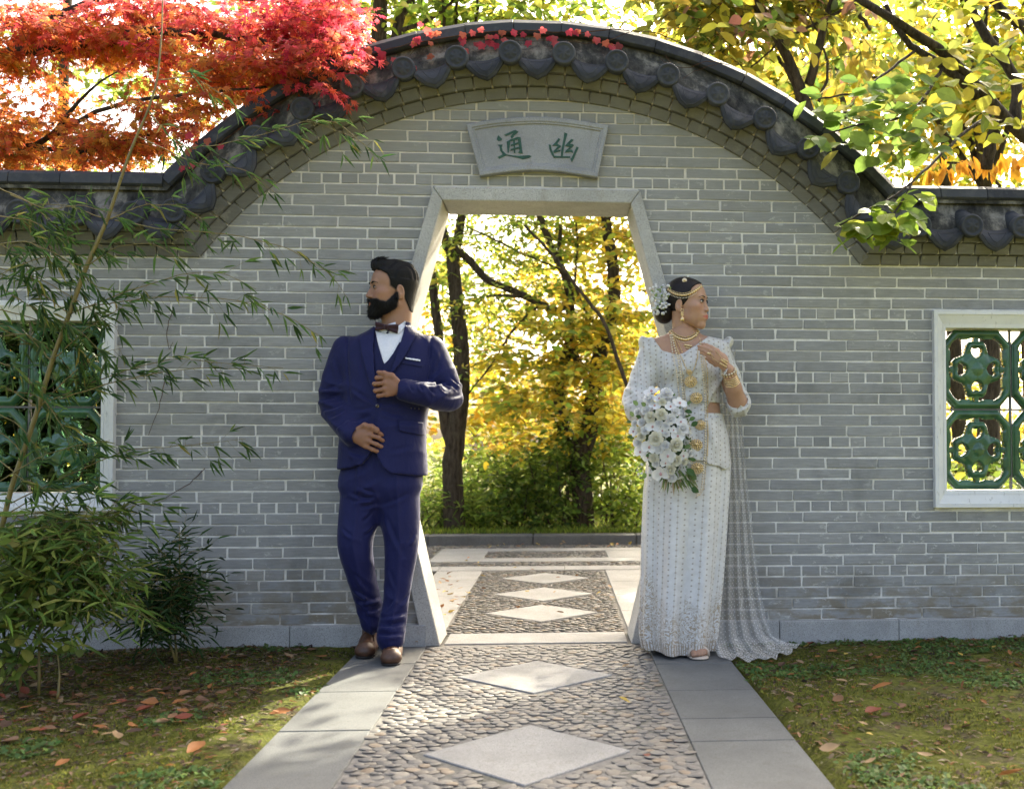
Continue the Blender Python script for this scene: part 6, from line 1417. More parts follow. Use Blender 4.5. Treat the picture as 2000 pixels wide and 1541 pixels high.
# hair: short sides, brushed-up top
T = SDF(H.lo, H.lo + H.h * (H.n - 1), H.h); T.d = H.d.copy(); sl, (gx_, gy_, gz_) = T.sub(T.lo, T.lo + T.h * T.n)
hs = head_field(None, False); 
th_ = np.interp(gz_, [-.10, .03, .065, .095, .13], [.0025, .004, .007, .013, .012]); sk = SDF(H.lo, H.lo + H.h * (H.n - 1), H.h); sk.ell((0, -.018, .048), (.077, .098, .090), 0); sk.ell((0, .050, .055), (.058, .040, .050), .03); sk.cone((0, -.028, -.045), nb, .056, .062, .03); sk.cone((0, -.05, -.02), nb + np.array([0, -.01, 0]), .05, .06, .03)
sk.d = (sk.d[:th_.shape[0], :th_.shape[1], :th_.shape[2]] - th_).astype(np.float32)
sk.n = np.array(sk.d.shape)
sk.ell((0, .038, .122), (.056, .060, .026), .02); sk.ell((0, .070, .117), (.044, .026, .026), .015); sk.ell((0, -.03, .12), (.05, .06, .022), .02)
yl3 = np.interp(gz_, [-.10, -.06, -.02, .02, .045, .075, .095, .105, .16], [-.085, -.060, -.034, .030, .032, .045, .078, .105, .125])
sk.d = np.maximum(sk.d, ((gy_ - yl3) * .8)[:sk.d.shape[0], :sk.d.shape[1], :sk.d.shape[2]]).astype(np.float32); sk.cut(lambda x, y, z: -.088 - z)
sk.warp(lambda x, y, z: np.where(z > .06, .0026 * np.sin(150 * x + 40 * y) * np.sin(60 * y + 25 * z) + .0022 * np.sin(210 * x + 35 * z + 3 * np.sin(40 * y)), 0 * x))
V, Fq = sk.skin(); put('hair', np_mesh('hair', place(V, GA, GO_, GS), Fq, HAIR), groom)
# loose tufts that break the outline
rg = np.random.default_rng(3); mb = MB()
for _ in range(900):
    a, b = rg.uniform(-.045, .045), rg.uniform(-.06, .094); zt = .140 + .008 * math.exp(-((b - .06) / .03) ** 2) - .6 * abs(a) ** 1.6 - 2.2 * max(0, -b) ** 2; p = np.array([a, b, zt - .006]); d = np.array([rg.normal(0, .25), -.75 if b < .06 else -.2, .5 + (.5 if b > .05 else 0)]); L_ = rg.uniform(.012, .026)
    q = place(np.array([p, p + d * L_ * .5, p + d * L_ + np.array([0, -.3, -.25]) * L_]), GA, GO_, GS); mb.add(*tube(q, [.0012, .001, .0003], 3, False))
mb.build('hair_tuft', HAIR, groom)['kind'] = 'stuff'
# beard and moustache
bd = head_field(None, False); bd.d = (bd.d - .0055).astype(np.float32); bd.ell((0, .078, -.110), (.033, .029, .029), .02); bd.ell((0, .060, -.085), (.047, .038, .032), .02)
bz = lambda x, y, z: z - np.interp(y, [-.01, .004, .02, .045, .07, .085, .12], [-.010, -.005, -.028, -.052, -.050, -.0425, -.0415])
bd.cut(lambda x, y, z: bz(x, y, z) * .9, .004); bd.cut(lambda x, y, z: (-.004 - y) * 1.0, .006); bd.cut(lambda x, y, z: -(z + .128 + np.clip(.07 - y, 0, 1) * -.62), .008)
bd.ell((0, .108, -.0650), (.0205, .030, .0115), .003, 's'); bd.ell((0, .12, -.078), (.006, .02, .006), .003, 's')
bd.warp(lambda x, y, z: .0012 * np.sin(330 * x + 150 * z) * np.sin(280 * y + 90 * z + 2 * np.sin(200 * x)))
V, Fq = bd.skin(); put('beard', np_mesh('beard', place(V, GA, GO_, GS), Fq, HAIR), groom); mb = MB()
for _ in range(2600):
    i = rg.integers(0, len(V)); p = V[i]
    if p[2] > -.02: continue
    d = np.array([p[0] * 6, (p[1] - .03) * 5, -.9]) + rg.normal(0, .4, 3); d *= rg.uniform(.5, 1.1); q = place(np.array([p - d * .003, p + d * .005, p + d * .009]), GA, GO_, GS); mb.add(*tube(q, [.0008, .0006, .0002], 3, False))
mb.build('beard_tuft', HAIR, groom)['kind'] = 'stuff'
put('teeth', mk_mesh('teeth', ICO2[0] * np.array([.013, .004, .0028]), ICO2[1], True, TEETH), groom, M=GM @ Matrix.Translation((0, .0975, -.0622)))
put('ear_stud', mk_mesh('ear_stud', ICO2[0] * .0045, ICO2[1], True, BLACKG), groom, M=GM @ Matrix.Translation((-.086, -.004, -.036)))
# trousers
Tq = SDF((-1.12, -.52, .02), (-.42, .02, 1.02), .0052)
Tq.stack([(zat(985, -.235), xat(740, -.235), -.235, .05, .06), (zat(970, -.232), xat(742, -.235), -.232, .115, .09), (zat(952, -.228), xat(744, -.225), -.228, .168, .110), (zat(930, -.22), xat(746, -.22), -.22, .178, .114), (zat(880, -.21), xat(748, -.21), -.21, .175, .112), (zat(850, -.2), xat(748, -.2), -.20, .172, .108)], .0)
Rl = [P3(780, 955, -.235), P3(782, 1005, -.25), P3(784, 1065, -.275), P3(778, 1130, -.29), P3(772, 1185, -.305), P3(766, 1222, -.325), P3(763, 1246, -.345)]
Tq.flow(Rl, [.088, .086, .074, .061, .056, .060, .060], .05)
Ll = [P3(706, 955, -.225), P3(700, 1005, -.245), P3(694, 1062, -.265), P3(706, 1125, -.235), P3(718, 1170, -.205), P3(725, 1200, -.19), P3(727, 1214, -.19)]
Tq.flow(Ll, [.088, .085, .076, .063, .058, .056, .052], .05)
for c, f, a, d, rr in ((P3(765, 1225, -.35), 130, .0055, (.35, 0, 1), .055), (P3(755, 1240, -.36), 160, .0045, (-.5, 0, 1), .04), (P3(722, 1190, -.23), 120, .0045, (.6, 0, 1), .06), (P3(715, 950, -.31), 95, .0035, (-.75, 0, 1), .07), (P3(690, 1045, -.33), 80, .0022, (.9, 0, 1), .07), (P3(790, 1050, -.34), 75, .0022, (-.9, 0, 1), .07), (P3(765, 1165, -.34), 90, .0030, (.8, 0, 1), .07), (P3(740, 965, -.30), 110, .003, (1, 0, .3), .05), (P3(706, 1120, -.28), 90, .0030, (.8, 0, .8), .07)): Tq.warp(wr(f, a, d, c, rr))
# pressed creases and the fly
for chn in (Rl, Ll):
    zz = [q[2] for q in chn][::-1]; xx = [q[0] for q in chn][::-1]; yy2 = [q[1] for q in chn][::-1]
    Tq.warp(lambda x, y, z: -.0075 * np.exp(-((x - np.interp(z, zz, xx) - .004) / .009) ** 2) * (y < np.interp(z, zz, yy2)) * (z < .88))
Tq.warp(lambda x, y, z: .005 * np.exp(-((x - xat(737, -.3)) / .004) ** 2) * (z > .78) * (y < -.2))
V, Fq = Tq.skin(); V = relax(V, Fq, 1); V = crease(V, Fq, [(684, 962, 728, 975, .007, .008), (690, 978, 732, 968, .006, .007), (700, 950, 733, 962, .006, .007), (705, 990, 728, 984, .005, .006), (730, 1030, 712, 1045, .006, .007), (727, 1000, 708, 1018, .005, .007), (756, 1010, 790, 1085, .006, .010), (668, 1030, 690, 1048, .005, .007), (690, 1150, 735, 1172, .007, .008), (700, 1175, 742, 1165, .007, .008), (695, 1120, 722, 1150, .006, .008), (712, 1195, 745, 1185, .006, .006), (742, 1205, 792, 1195, .008, .008), (740, 1222, 790, 1215, .008, .008), (738, 1238, 785, 1236, .008, .007), (752, 1190, 770, 1168, .005, .007), (760, 1110, 775, 1150, .004, .008), (795, 1060, 812, 1040, .005, .008), (745, 985, 800, 962, .004, .008), (780, 1180, 798, 1160, .005, .007)]); trv, trf = V, Fq; put('trousers', np_mesh('trousers', V, Fq, NAVY), groom)
# jacket
Jk = SDF((-1.27, -.47, .74), (-.28, .02, 1.56), .0052)
rows = [(918, 748, -.225, .198, .135), (870, 748, -.218, .192, .133), (820, 750, -.205, .188, .130), (770, 755, -.19, .205, .136), (720, 759, -.175, .222, .136), (690, 760, -.168, .222, .124), (668, 762, -.165, .195, .105), (650, 766, -.165, .125, .085), (638, 769, -.165, .075, .066)]
Jk.stack([(zat(a, c), xat(b, c), c, d, e) for a, b, c, d, e in rows] + [(zat(945, -.225), xat(748, -.225), -.225, .200, .136)], .0, 2.2)
sR = [P3(675, 681, -.165), P3(662, 722, -.172), P3(648, 785, -.195), P3(666, 822, -.275), P3(687, 849, -.345)]; Jk.flow(sR, [.058, .062, .058, .053, .047], .035)
sL = [P3(844, 681, -.165), P3(862, 724, -.175), P3(878, 777, -.215), P3(838, 772, -.325), P3(792, 762, -.372)]; Jk.flow(sL, [.058, .063, .060, .056, .049], .035)
Jk.cone(P3(757, 762, -.41), P3(770, 760, -.385), .033, .03, .004, 's'); Jk.cone(P3(713, 855, -.40), P3(702, 853, -.365), .036, .031, .004, 's')
hx_ = [xat(p, -.3) for p in (640, 663, 690, 712, 726, 735, 742, 752, 770, 800, 850)]; hz_ = [zat(p, -.3) for p in (917, 917, 914, 905, 890, 872, 889, 907, 921, 928, 931)]
Jk.cut(lambda x, y, z: np.interp(x, hx_, hz_) - z, .004)
for c, f, a, d, rr in ((P3(643, 788, -.24), 95, .0075, (.2, 0, 1), .075), (P3(660, 745, -.23), 60, .005, (.6, 0, 1), .08), (P3(665, 830, -.32), 75, .0055, (.7, 0, .8), .07), (P3(868, 768, -.27), 85, .0075, (1, 0, -.55), .085), (P3(835, 765, -.38), 80, .0055, (1, 0, .5), .07), (P3(890, 755, -.22), 70, .006, (.6, 0, -1), .07), (P3(700, 790, -.33), 45, .0045, (.8, 0, .8), .11), (P3(790, 830, -.33), 40, .0035, (-.6, 0, .9), .12), (P3(845, 700, -.22), 50, .004, (1, 0, .5), .07), (P3(690, 740, -.3), 42, .004, (1, 0, -.3), .10), (P3(700, 890, -.35), 45, .003, (.4, 0, 1), .1)): Jk.warp(wr(f, a, d, c, rr))
# armhole seams, and the front edge that overlaps to the wearer's right
Jk.warp(lambda x, y, z: .006 * np.exp(-((x - xat(681, -.22) - .10 * np.clip(zat(700, -.2) - z, -.1, .2)) / .006) ** 2) * ((z > zat(790, -.2)) & (z < zat(650, -.2)) & (y < -.17)))
Jk.warp(lambda x, y, z: .007 * np.exp(-((x - xat(839, -.22) + .04 * np.clip(zat(700, -.2) - z, -.1, .2)) / .006) ** 2) * ((z > zat(745, -.2)) & (z < zat(650, -.2)) & (y < -.17)))
Jk.warp(lambda x, y, z: -.009 / (1 + np.exp(-(x - xat(736, -.33)) / .0014)) * (z < zat(792, -.33)) * (y < -.26) * np.clip((xat(790, -.33) - x) / .06, 0, 1))
V, Fq = Jk.skin(); V = relax(V, Fq, 1, .4); V = crease(V, Fq, [(630, 782, 662, 770, .008, .008), (626, 760, 660, 752, .006, .008), (632, 800, 668, 790, .007, .008), (645, 815, 672, 800, .006, .007), (655, 835, 678, 818, .006, .007), (655, 700, 668, 745, .005, .009), (686, 757, 731, 784, .006, .008), (690, 800, 728, 795, .004, .008), (688, 822, 720, 812, .005, .008), (834, 752, 872, 745, .008, .007), (838, 757, 850, 768, .007, .006), (855, 750, 870, 765, .007, .006), (868, 748, 893, 760, .008, .007), (880, 735, 900, 752, .006, .007), (872, 775, 900, 770, .006, .007), (800, 752, 808, 764, .006, .005), (820, 752, 827, 763, .006, .005), (862, 690, 852, 730, .005, .009), (845, 700, 840, 740, .006, .007), (742, 800, 790, 812, .004, .009), (760, 880, 800, 870, .003, .010), (680, 880, 715, 890, .004, .008)]); put('jacket', np_mesh('jacket', V, Fq, NAVY), groom); jb = bvh_of((V, Fq)); jt = bvh_of((V, Fq), (trv, trf), (headV, HF), (BV, BF))
# shirt front, waistcoat, lapels
panel('shirt', [(733, 646), (757, 652), (792, 628), (797, 636), (784, 668), (768, 700), (752, 712), (748, 706), (738, 672)], jt, .005, .006, SHIRT, groom, 1.0)
panel('waistcoat', [(731, 650), (738, 672), (748, 706), (751, 711), (757, 705), (768, 690), (780, 668), (785, 672), (775, 700), (762, 730), (744, 740), (738, 748), (733, 730), (729, 690)], jt, .009, .007, NAVYD, groom, 1.0)
for pts in ([(731, 643), (722, 636), (708, 634), (704, 645), (712, 647), (702, 662), (706, 690), (714, 722), (724, 752), (733, 778), (736, 786), (735, 760), (731, 720), (729, 680)], [(793, 628), (801, 630), (812, 636), (816, 638), (803, 640), (813, 652), (806, 668), (794, 690), (780, 712), (766, 728), (760, 735), (770, 706), (780, 676), (788, 650)]): panel('lapel', pts, jt, .019, .013, NAVY, groom, 1.0)
panel('collar', [(727, 632), (735, 629), (744, 634), (757, 647), (753, 652), (737, 645)], jt, .012, .010, SHIRT, groom, 1.0); panel('collar', [(791, 627), (795, 636), (778, 652), (757, 649), (768, 643), (780, 635)], jt, .012, .010, SHIRT, groom, 1.0) 
# stand collar: a band round the neck with two folded points
nc = P3(768, 634, -.168); v, f = [], []
for k in range(25):
    a = 2 * math.pi * k / 24
    for rr, dz in ((.066, -.035), (.064, .010), (.060, .012)):
        zz = dz + .026 * max(0, -math.cos(a)) * 0 + (.020 * math.sin(a) * .0) - .022 * max(0, math.cos(a - .55)) ** 3 * (dz > 0); v.append((nc[0] + rr * math.sin(a) * -1.0, nc[1] - rr * math.cos(a), nc[2] + zz))
f = [[i * 3 + j, i * 3 + j + 1, (i + 1) * 3 + j + 1, (i + 1) * 3 + j] for i in range(24) for j in range(2)]; obj('collar', v, f, SHIRT, groom, True)
bt = SDF(P3(725, 668, -.36), P3(785, 618, -.16), .0028)
for s, (px, py) in ((-1, (737, 637)), (1, (771, 642))):
    c = P3(px, py, -.268); k = P3(754, 639, -.272)
    for dz in (-.012, .0, .012): bt.cone(k + np.array([0, 0, dz * .2]), c + np.array([s * .008, .006, dz * 1.15]), .006, .0085, .006)
bt.ell(P3(754, 639, -.279), (.010, .010, .011), .002); bt.warp(lambda x, y, z: .0014 * np.sin(260 * z + 30 * x)); V, Fq = bt.skin(); put('bow_tie', np_mesh('bow_tie', V, Fq, BOW), groom)
panel('pocket_square', [(791, 698), (821, 702), (821, 706), (791, 701)], jb, .006, .006, SHIRT, groom, 1.0)
panel('breast_pocket', [(781, 707), (826, 714), (825, 718), (781, 709.5)], jb, .003, .004, NAVYD, groom, 1.0)
panel('pocket_flap', [(779, 819), (827, 826), (830, 849), (822, 850), (779, 841)], jb, .010, .009, NAVY, groom, 1.2)
def button(px, py, bv, r, mat, parent, name='button'):
    p, n = arrow(bv, px, py, .003)
    if p is None: return
    v, f = tube([p, p - np.array([0, .004, 0])], [r, r * .85], 12); b = obj(name, v, f, mat, parent, True); v, f = tube([p - np.array([0, .0041, 0]), p - np.array([0, .0052, 0])], [r * .45, r * .4], 8); obj('button_centre', v, f, BLACKG, b, True)
button(737, 793, jb, .0085, METAL, groom); button(750, 724, bvh_of((V, Fq)) if False else jb, .006, BLACKG, groom)
for px in (803, 810, 818): button(px, 797 + (px - 803) * .1, jb, .003, METAL, groom)
# loafers
def loafer(toe, heel, w, zt, lean=0.0):
    t, h = np.array(toe), np.array(heel); d = (t - h); L_ = np.linalg.norm(d[:2]); d = d / np.linalg.norm(d); s = np.array([-d[1], d[0], 0]) ; s /= np.linalg.norm(s); u = np.cross(s, d) * -1; u = u if u[2] > 0 else -u
    o = h; S = SDF(np.minimum(t, h) - .09, np.maximum(t, h) + np.array([.09, .09, .16]), .0042)
    q = lambda a, b, c: o + d * a * L_ + s * b + u * c
    S.cone(q(.16, 0, .035), q(.55, 0, .034), .034, .038, .0); S.cone(q(.55, 0, .034), q(.84, 0, .030), .040, .038, .02); S.ell(q(.86, 0, .028), (.043, .040, .028), .02); S.cone(q(.15, 0, .05), q(.18, 0, .085), .033, .031, .02); S.cone(q(.45, 0, .06), q(.25, 0, .085), .032, .034, .03)
    S.cut(lambda x, y, z: -( (x - o[0]) * u[0] + (y - o[1]) * u[1] + (z - o[2]) * u[2]) + .008, .004)
    def seam(x, y, z):                                # moccasin seam round the apron
        a = ((x - o[0]) * d[0] + (y - o[1]) * d[1] + (z - o[2]) * d[2]) / L_; b = (x - o[0]) * s[0] + (y - o[1]) * s[1]; e = np.sqrt(((a - .68) / .24) ** 2 + (b / .031) ** 2); hgt = (x - o[0]) * u[0] + (y - o[1]) * u[1] + (z - o[2]) * u[2]
        return (-.0035 * np.exp(-((e - 1) / .09) ** 2) + .003 * np.exp(-((e - .82) / .09) ** 2)) * (hgt > .025) * (a > .42)
    S.warp(seam); V, Fq = S.skin(); sh = put('shoe', np_mesh('shoe', V, Fq, LEATHER), groom)
    S2 = SDF(S.lo, S.lo + S.h * S.n, .0042); S2.cone(q(.14, 0, .006), q(.55, 0, .006), .036, .042, .0, sq=(u, 5)); S2.cone(q(.55, 0, .006), q(.87, 0, .006), .043, .042, .01, sq=(u, 5)); S2.cut(lambda x, y, z: -z + .0045)
    V, Fq = S2.skin(); put('sole', np_mesh('sole', V, Fq, SOLE), sh)
    mb = MB(); mb.add(*tube([q(.52, -.036, .045), q(.50, -.02, .068), q(.49, 0, .075), q(.50, .02, .068), q(.52, .036, .045)], .0055, 6)); mb.build('strap', SOLE, sh, True)
    mb = MB(); mb.add(*tube([q(.50, -.014, .078), q(.50, .014, .078)], .0035, 6)); mb.build('buckle', METAL, sh, True)
loafer((W(763, 1290, -.47)[0], -.475, .0045), (W(770, 1260, -.2)[0], -.20, .0045), .05, .09)
loafer((W(711, 1276, -.31)[0], -.315, .0045), (W(728, 1250, -.06)[0], -.062, .0045), .05, .09)

# ------------------------------------------------------------------ the bride
def m_gold(): 
    t = NT('gold_jewellery'); n = t.noise(t.oco(), 300, 2); return t.fin(t.ramp(n, [(.3, (.62, .43, .19)), (.7, (.86, .70, .42))]), .28, t.bump(n, .3, .001), .5, 1.0)
GOLD = m_gold(); PEARL = m_plain('pearl', (.72, .62, .46), .22, .6); CREAMP = m_plain('white_bead', (.78, .75, .68), .3, .5)
def m_saree(name='embroidered_white_silk', lace=False):
    """dots and fine lines in rows, scrolls of gold thread near the hem; u, v in metres"""
    t = NT(name); uv = t.n('UVMap', uv_map='UVMap').outputs[0]; u, v, _ = t.sep(uv)
    n = t.noise(uv, 30, 4); base = t.mix(t.ramp(n, [(.3, 0.0), (.7, 1.0)]), (.55, .535, .505), (.66, .65, .625))
    su = t.math('SUBTRACT', t.math('FRACT', t.math('MULTIPLY', u, 1 / .026)), .5); sv = t.math('SUBTRACT', t.math('FRACT', t.math('ADD', t.math('MULTIPLY', v, 1 / .024), t.math('MULTIPLY', t.math('FLOOR', t.math('MULTIPLY', u, 1 / .026)), .5))), .5)
    d = t.math('SQRT', t.math('ADD', t.math('POWER', t.math('ABSOLUTE', su), 2), t.math('POWER', t.math('ABSOLUTE', sv), 2)))
    dots = t.ramp(d, [(.10, .8), (.19, 0.0)]); ln = t.math('ABSOLUTE', t.math('SUBTRACT', t.math('FRACT', t.math('ADD', t.math('MULTIPLY', u, 1 / .052), .25)), .5)); lines = t.ramp(ln, [(.010, .7), (.030, 0.0)])
    c = t.mix(dots, base, (.27, .23, .18)); c = t.mix(lines, c, (.44, .39, .32))
    w1 = t.n('TexNoise', i_Vector=uv, i_Scale=30.0, i_Detail=1.0, i_Distortion=1.4).outputs['Fac']; sc = t.math('ABSOLUTE', t.math('SUBTRACT', t.math('FRACT', t.math('MULTIPLY', w1, 7.0)), .5)); scroll = t.ramp(sc, [(.12, 1.0), (.26, 0.0)])
    arch = t.math('ADD', v, t.math('MULTIPLY', t.math('ABSOLUTE', t.math('SINE', t.math('MULTIPLY', t.math('ADD', u, .02), 11.0))), .22)); near = t.ramp(t.math('ADD', arch, t.math('MULTIPLY', t.noise(uv, 26, 3), .05)), [(.36, 1.0), (.46, 0.0)])
    if not lace:
        c = t.mix(t.math('MULTIPLY', near, scroll), c, (.36, .29, .20))
        hem = t.math('MULTIPLY', t.ramp(v, [(.035, 1.0), (.05, 0.0)]), t.ramp(t.math('ABSOLUTE', t.math('SUBTRACT', t.math('FRACT', t.math('MULTIPLY', u, 90)), .5)), [(.15, 1.0), (.25, 0.0)])); c = t.mix(hem, c, (.30, .24, .17))
        m = t.fin(c, .42, t.bump(t.math('ADD', dots, t.math('MULTIPLY', near, scroll)), .5, .0016, t.bump(n, .15, .002)), .45); t.bsdf.inputs['Sheen Weight'].default_value = .25; return m
    b = t.n('BsdfPrincipled'); b.inputs['Roughness'].default_value = .55; t.t.links.new(t.mix(dots, (.55, .53, .49), (.75, .74, .72)), b.inputs['Base Color'])
    tr = t.n('BsdfTransparent'); mesh = t.noise(uv, 420, 2)
    cov = t.math('MAXIMUM', t.math('MAXIMUM', t.math('MULTIPLY', dots, 1.0), t.math('MULTIPLY', t.math('MULTIPLY', near, scroll), .95)), t.math('MAXIMUM', t.math('MULTIPLY', lines, 1.0), t.ramp(mesh, [(.35, .24), (.65, .48)])))
    mx = t.n('MixShader'); t.t.links.new(cov, mx.inputs[0]); t.t.links.new(tr.outputs[0], mx.inputs[1]); t.t.links.new(b.outputs[0], mx.inputs[2]); t.t.links.new(mx.outputs[0], t.out.inputs[0]); return t.m
SAREE, LACE = m_saree(), m_saree('white_lace_net', True)
def m_blouse():
    """the same silk on the blouse and sleeves, its dots placed in space"""
    t = NT('dotted_white_silk'); p = t.oco(); px_, _, pz_ = t.sep(p); wob_ = t.math('MULTIPLY', t.noise(p, 4, 2), .06); au = t.math('MULTIPLY', t.math('ADD', px_, wob_), 1 / .024); av = t.math('ADD', t.math('MULTIPLY', t.math('ADD', pz_, wob_), 1 / .021), t.math('MULTIPLY', t.math('FLOOR', au), .5))
    v = t.math('SQRT', t.math('ADD', t.math('POWER', t.math('ABSOLUTE', t.math('SUBTRACT', t.math('FRACT', au), .5)), 2), t.math('POWER', t.math('ABSOLUTE', t.math('SUBTRACT', t.math('FRACT', av), .5)), 2))); dots = t.ramp(v, [(.11, .85), (.20, 0.0)])
    x = t.sep(p)[0]; ln = t.math('ABSOLUTE', t.math('SUBTRACT', t.math('FRACT', t.math('MULTIPLY', t.math('ADD', x, t.math('MULTIPLY', t.noise(p, 3, 2), .05)), 1 / .03)), .5)); lines = t.ramp(ln, [(.02, .55), (.05, 0.0)])
    n = t.noise(p, 30, 4); c = t.mix(t.ramp(n, [(.3, 0.0), (.7, 1.0)]), (.48, .465, .43), (.60, .59, .56)); c = t.mix(dots, c, (.24, .20, .15)); c = t.mix(lines, c, (.36, .32, .26))
    m = t.fin(c, .45, t.bump(dots, .4, .0015, t.bump(t.noise(p, 24, 3), .25, .008)), .45); t.bsdf.inputs['Sheen Weight'].default_value = .25; return m
BLOUSE = m_blouse()
SKF = (.45, .265, .175)
BA = face_to(R(-61), R(1), R(-2)); BO = P3(1342, 597, -.21); BS = .915
H = head_field(None, True); nb = (np.linalg.inv(BA) @ (P3(1336, 668, -.185) - BO)) / BS
H.cone((0, -.038, -.040), nb + np.array([0, -.008, 0]), .043, .049, .02); HV, HF = H.skin(); hc = head_color(HV, SKF, (.46, .13, .10), True); headB = place(HV, BA, BO, BS)
Bz = SDF((.18, -.46, .80), (.92, .0, 1.56), .0062)
tor = [(838, 1345, -.215, .150, .100), (800, 1352, -.21, .128, .090), (760, 1346, -.203, .130, .094), (725, 1341, -.198, .142, .104), (695, 1338, -.19, .160, .088), (672, 1337, -.187, .150, .066), (655, 1336, -.186, .085, .055), (645, 1336, -.186, .055, .05)]
def zb(py, y): return float(W(1340, py, y)[2])
def xb(px, y): return float(W(px, 800, y)[0])
def rows_(l, gr=0.0): return [(zb(a, c), xb(b, c), c, d + gr, e + gr) for a, b, c, d, e in l]
Bz.stack(rows_(tor), .0, 2.1); Bz.cone(P3(1336, 662, -.186), P3(1338, 640, -.19), .052, .046, .03)
for s_ in ((1290, 672), (1386, 672)): Bz.ell(P3(*s_, -.188), (.05, .045, .03), .03)
e_, w_ = P3(1441, 786, -.285), P3(1424, 728, -.372); Bz.chain([P3(1404, 688, -.19), P3(1438, 780, -.26), e_], [.04, .04, .040], .02); Bz.chain([e_, (e_ * .5 + w_ * .5), w_], [.041, .036, .026], .012)
Bz.chain([P3(1276, 700, -.19), P3(1246, 780, -.25), P3(1275, 825, -.38)], [.028, .026, .024], .02)
for s_ in (-1, 1): Bz.cone(P3(1336 + s_ * 8, 672, -.25), P3(1336 + s_ * 40, 664, -.225), .006, .006, .02)     # collar bones
BV, BF = Bz.skin()
hb = dict(s=.86, w=P3(1423, 722, -.378), arm=P3(1425, 735, -.368), p=P3(1410, 703, -.388), pr=(.028, .016, .030), r=[.0085, .0080, .0072, .0060], tr=[.011, .0095, .008, .007],
  f=[[P3(1401, 685, -.395), P3(1389, 678, -.392), P3(1380, 674, -.376), P3(1372, 672, -.362)], [P3(1397, 689, -.398), P3(1384, 682, -.394), P3(1373, 678, -.378), P3(1364, 676, -.362)], [P3(1395, 696, -.397), P3(1383, 689, -.393), P3(1373, 684, -.378), P3(1365, 682, -.364)], [P3(1396, 704, -.393), P3(1386, 697, -.390), P3(1377, 692, -.378), P3(1369, 689, -.366)], [P3(1410, 712, -.375), P3(1398, 712, -.362), P3(1388, 706, -.352), P3(1380, 700, -.346)]])
LHb = hand(hb, SKF)
V_, F__, c_ = join([(headB, HF, hc), LHb, (BV, BF, np.tile(np.array(SKF) * .97, (len(BV), 1)))])
bride = put('person', np_mesh('person', V_, F__, SKIN, c_)); tag(bride, 'bride in an embroidered white saree and gold jewellery resting one hand on her chest', 'person')
BM = Mx(BA[:, 0] * BS, BA[:, 1] * BS, BA[:, 2] * BS, BO); add_face(bride, BM, True, .05)
# hair drawn back, low bun
sk = SDF((-.12, -.17, -.15), (.12, .16, .17), .0034); sk.ell((0, -.018, .048), (.0725, .098, .090), 0); sk.ell((0, .050, .055), (.055, .040, .050), .03); sk.d = (sk.d - .0065).astype(np.float32)
sk.cut(lambda x, y, z: (y - np.interp(z, [-.08, -.03, .0, .02, .05, .08, .10, .125, .15], [-.075, -.04, .012, .030, .040, .052, .072, .098, .125])) * .8, .004); sk.cut(lambda x, y, z: -.075 - z, .004)
V, Fq = sk.skin(); V = place(V, BA, BO, BS); put('hair', np_mesh('hair', V, Fq, HAIRB), bride); hairB = (V, Fq)
sk = SDF(P3(1299, 612, -.16) - .12, P3(1299, 612, -.16) + .12, .0035); sk.ell(P3(1297, 610, -.165), (.046, .050, .054), 0); sk.ell(P3(1312, 600, -.17), (.03, .04, .03), .02); V, Fq = sk.skin(); put('hair_bun', np_mesh('hair_bun', V, Fq, HAIRB), bride); bunB = (V, Fq)
# blouse with elbow sleeves
Bl = SDF((.14, -.47, .90), (.92, .0, 1.50), .0054)
Bl.stack(rows_([r_ for r_ in tor if r_[0] < 830] + [(790, 1352, -.208, .127, .090)], .008), .0, 2.1)
for s_ in ((1288, 674), (1388, 674)): Bl.ell(P3(*s_, -.188), (.055, .050, .033), .03)
for s_ in (1316, 1366): Bl.ell(P3(s_, 722, -.262), (.052, .050, .050), .03)
nx_ = [xb(p, -.25) for p in (1240, 1276, 1280, 1293, 1317, 1332, 1348, 1368, 1379, 1390, 1440)]; nz_ = [zb(p, -.25) for p in (655, 655, 670, 685, 693, 692, 681, 668, 660, 650, 650)]
Bl.cut(lambda x, y, z: z - np.interp(x, nx_, nz_), .003); Bl.cut(lambda x, y, z: zb(786, -.3) - z, .003)
aL = [P3(1270, 684, -.19), P3(1258, 735, -.205), P3(1245, 778, -.25), P3(1248, 800, -.31), P3(1262, 812, -.36)]; Bl.chain(aL, [.048, .058, .064, .060, .052], .04)
aR = [P3(1408, 684, -.19), P3(1424, 735, -.205), P3(1438, 776, -.24), P3(1444, 792, -.275)]; Bl.chain(aR, [.044, .048, .050, .053], .03)
Bl.ell(P3(1256, 668, -.19), (.022, .030, .028), .015); Bl.ell(P3(1424, 668, -.19), (.022, .03, .026), .015)
